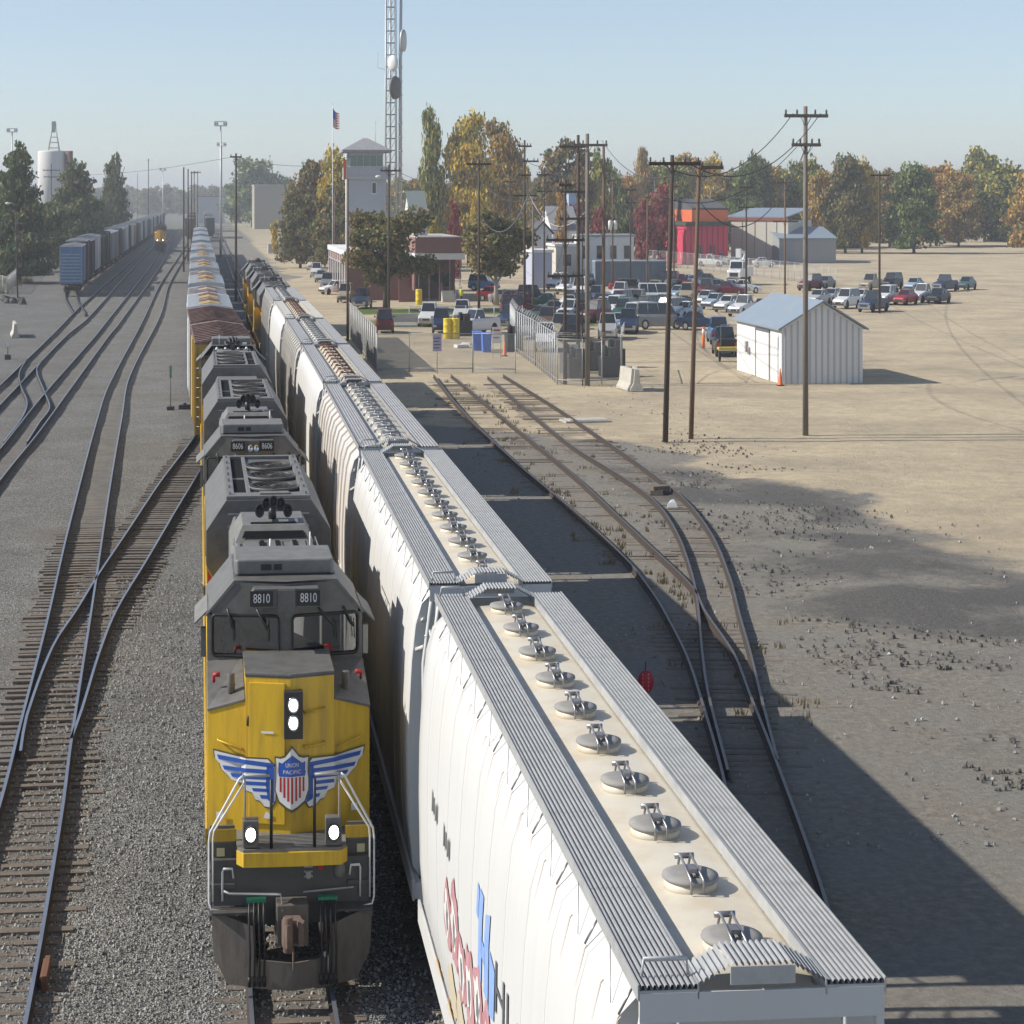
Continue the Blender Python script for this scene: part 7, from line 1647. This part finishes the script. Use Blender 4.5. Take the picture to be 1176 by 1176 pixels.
# debris
x, y = at(672, 484, GZ); o = MB().cbox(0, 0, 0, 3.0, 1.6, .08, 0, .1).cbox(.1, .1, .08, 2.6, 1.3, .03, 0, .12).build('concrete_slab', M['conc'], None, (x, y, GZ)); tag(o, 'pale concrete slab lying flat on the sand below the enclosure', 'slab')
x, y = at(772, 583, GZ); o = MB().loft([[(-.26, -.15, 0), (.22, -.2, 0), (.25, .22, 0), (-.18, .25, 0)], [(-.24, -.1, .12), (.15, -.12, .16), (.2, .16, .1), (-.1, .15, .13)], [(-.08, -.02, .22), (.06, -.05, .25), (.09, .07, .17), (-.05, .1, .2)]], 0, False).build('white_rubbish', M['white'], None, (x, y, GZ+.02)); tag(o, 'crumpled white rubbish bag lying between the outer siding rails', 'rubbish')
x, y = at(757, 568, GZ); o = MB().cbox(0, 0, 0, .9, .5, .28, 0, .3).cbox(-.2, -.3, 0, .6, .25, .15, 0, -.2).build('wooden_block', M['tieb'], None, (x, y, GZ+.02)); tag(o, 'broken brown tie end lying beyond the white rubbish', 'wood block')
x, y = at(530, 399, GZ); o = MB().cbox(0, 0, 0, 1.3, .7, .2, 0, .4).cbox(.5, .2, .1, .9, .5, .2, 0, -.5).build('crumpled_sheet', M['white'], None, (x, y, GZ)); tag(o, 'crumpled white sheeting on the sand left of the blue bins', 'rubbish')
random.seed(9)
for k, (a, b, lb) in enumerate(((662, 434, 'black drum rack at the front left inside the enclosure'), (706, 422, 'steel frame at the right end of the enclosure'), (655, 428, 'dark steel cabinet under the left paired pole'), (683, 425, 'dark equipment box under the right paired pole'), (700, 432, 'grey cylinder rack inside the enclosure'), (533, 386, 'dark machine beside the yellow barrels'), (590, 403, 'black crate by the orange cone'))):
    x, y = A(a, b); o = MB().cbox(0, 0, 0, 1.5, 1.2, 1.1, 0, .1).cbox(.2, -.1, 1.1, .7, .6, .5, 0, .3).cyl((-.4, 0, 1.1), 'z', .2, .6, 10).build('equipment_box', M['blackm'] if k != 2 else M['steel'], None, (x, y, GZ), bevel=.03); tag(o, lb, 'equipment')
# rocks at the left edge
sp = []
random.seed(2)
for k in range(9):
    x, y = at(random.uniform(-6, 27), random.uniform(343, 350), GZ); o = MB().sphere((0, 0, .1), random.uniform(.35, .7), random.uniform(.3, .6), random.uniform(.25, .5), 8)
    o.V = [(v[0]+random.gauss(0, .05), v[1]+random.gauss(0, .05), v[2]+random.gauss(0, .05)) for v in o.V]
    o = o.build('boulder', M['ldark'], None, (x, y, GZ)); tag(o, 'dark boulder in the pile at the foot of the left street lamp', 'boulder', 'boulders at the foot of the left street lamp')
# the person on the porch steps
x, y = A(529.5, 351); p = thing('person', 'standing person in a yellow high-visibility vest by the porch steps', 'person', (x, y, GZ))
mb = MB()
for s in (-1, 1): mb.tube([(s*.1, .02, 0), (s*.11, 0, .48), (s*.09, 0, .9)], .06, 8, 0, .09); mb.tube([(s*.2, 0, 1.42), (s*.27, -.03, 1.15), (s*.25, -.12, .9)], .055, 8, 0, .038)
mb.lathe([(.15, .86), (.16, 1.0), (.19, 1.3), (.2, 1.42), (.06, 1.5), (.055, 1.55), (.085, 1.6), (.1, 1.68), (.07, 1.78), (.001, 1.8)], (0, 0, 0), 12); mb.build('body', M['skin'], p)
mb = MB()
for s in (-1, 1): mb.tube([(s*.1, .02, .05), (s*.11, 0, .48), (s*.09, 0, .9)], .08, 8, 0, .11)
mb.build('trousers', M['blackm'], p); MB().lathe([(.17, .88), (.19, 1.1), (.215, 1.35), (.2, 1.45), (.07, 1.5)], (0, 0, 0), 12).build('safety_vest', mat('hivis', (.62, .75, .05), .6), p); MB().lathe([(.11, 1.7), (.1, 1.78), (.001, 1.84)], (0, 0, 0), 12).build('hard_hat', M['white'], p)
# ------------------------------------------------------------------ haze in the air
hm = bpy.data.materials.new('haze'); hm.use_nodes = True; n = hm.node_tree.nodes; n.remove(n['Principled BSDF'])
pv = n.new('ShaderNodeVolumePrincipled'); pv.inputs['Color'].default_value = (.93, .96, 1.0, 1); pv.inputs['Density'].default_value = .00034; pv.inputs['Anisotropy'].default_value = .2
hm.node_tree.links.new(pv.outputs[0], n['Material Output'].inputs['Volume'])
hz = MB().box(-3300, 3300, -120, 7200, -2, 48).build('haze', hm); hz['kind'] = 'stuff'; hz['label'] = 'thin pale haze in the air over the whole yard'; hz['category'] = 'haze'
sc.cycles.volume_bounces = 0
# ------------------------------------------------------------------ final vertical scale (see VS above)
done = set()
for o in list(sc.objects):
    if o.type == 'MESH' and o.data.name not in done:
        done.add(o.data.name); me = o.data; n = len(me.vertices); a = np.empty(n*3, 'f4'); me.vertices.foreach_get('co', a)
        a[2::3] *= VS; me.vertices.foreach_set('co', a); me.update()
    if o.type in ('MESH', 'EMPTY') : o.location.z *= VS
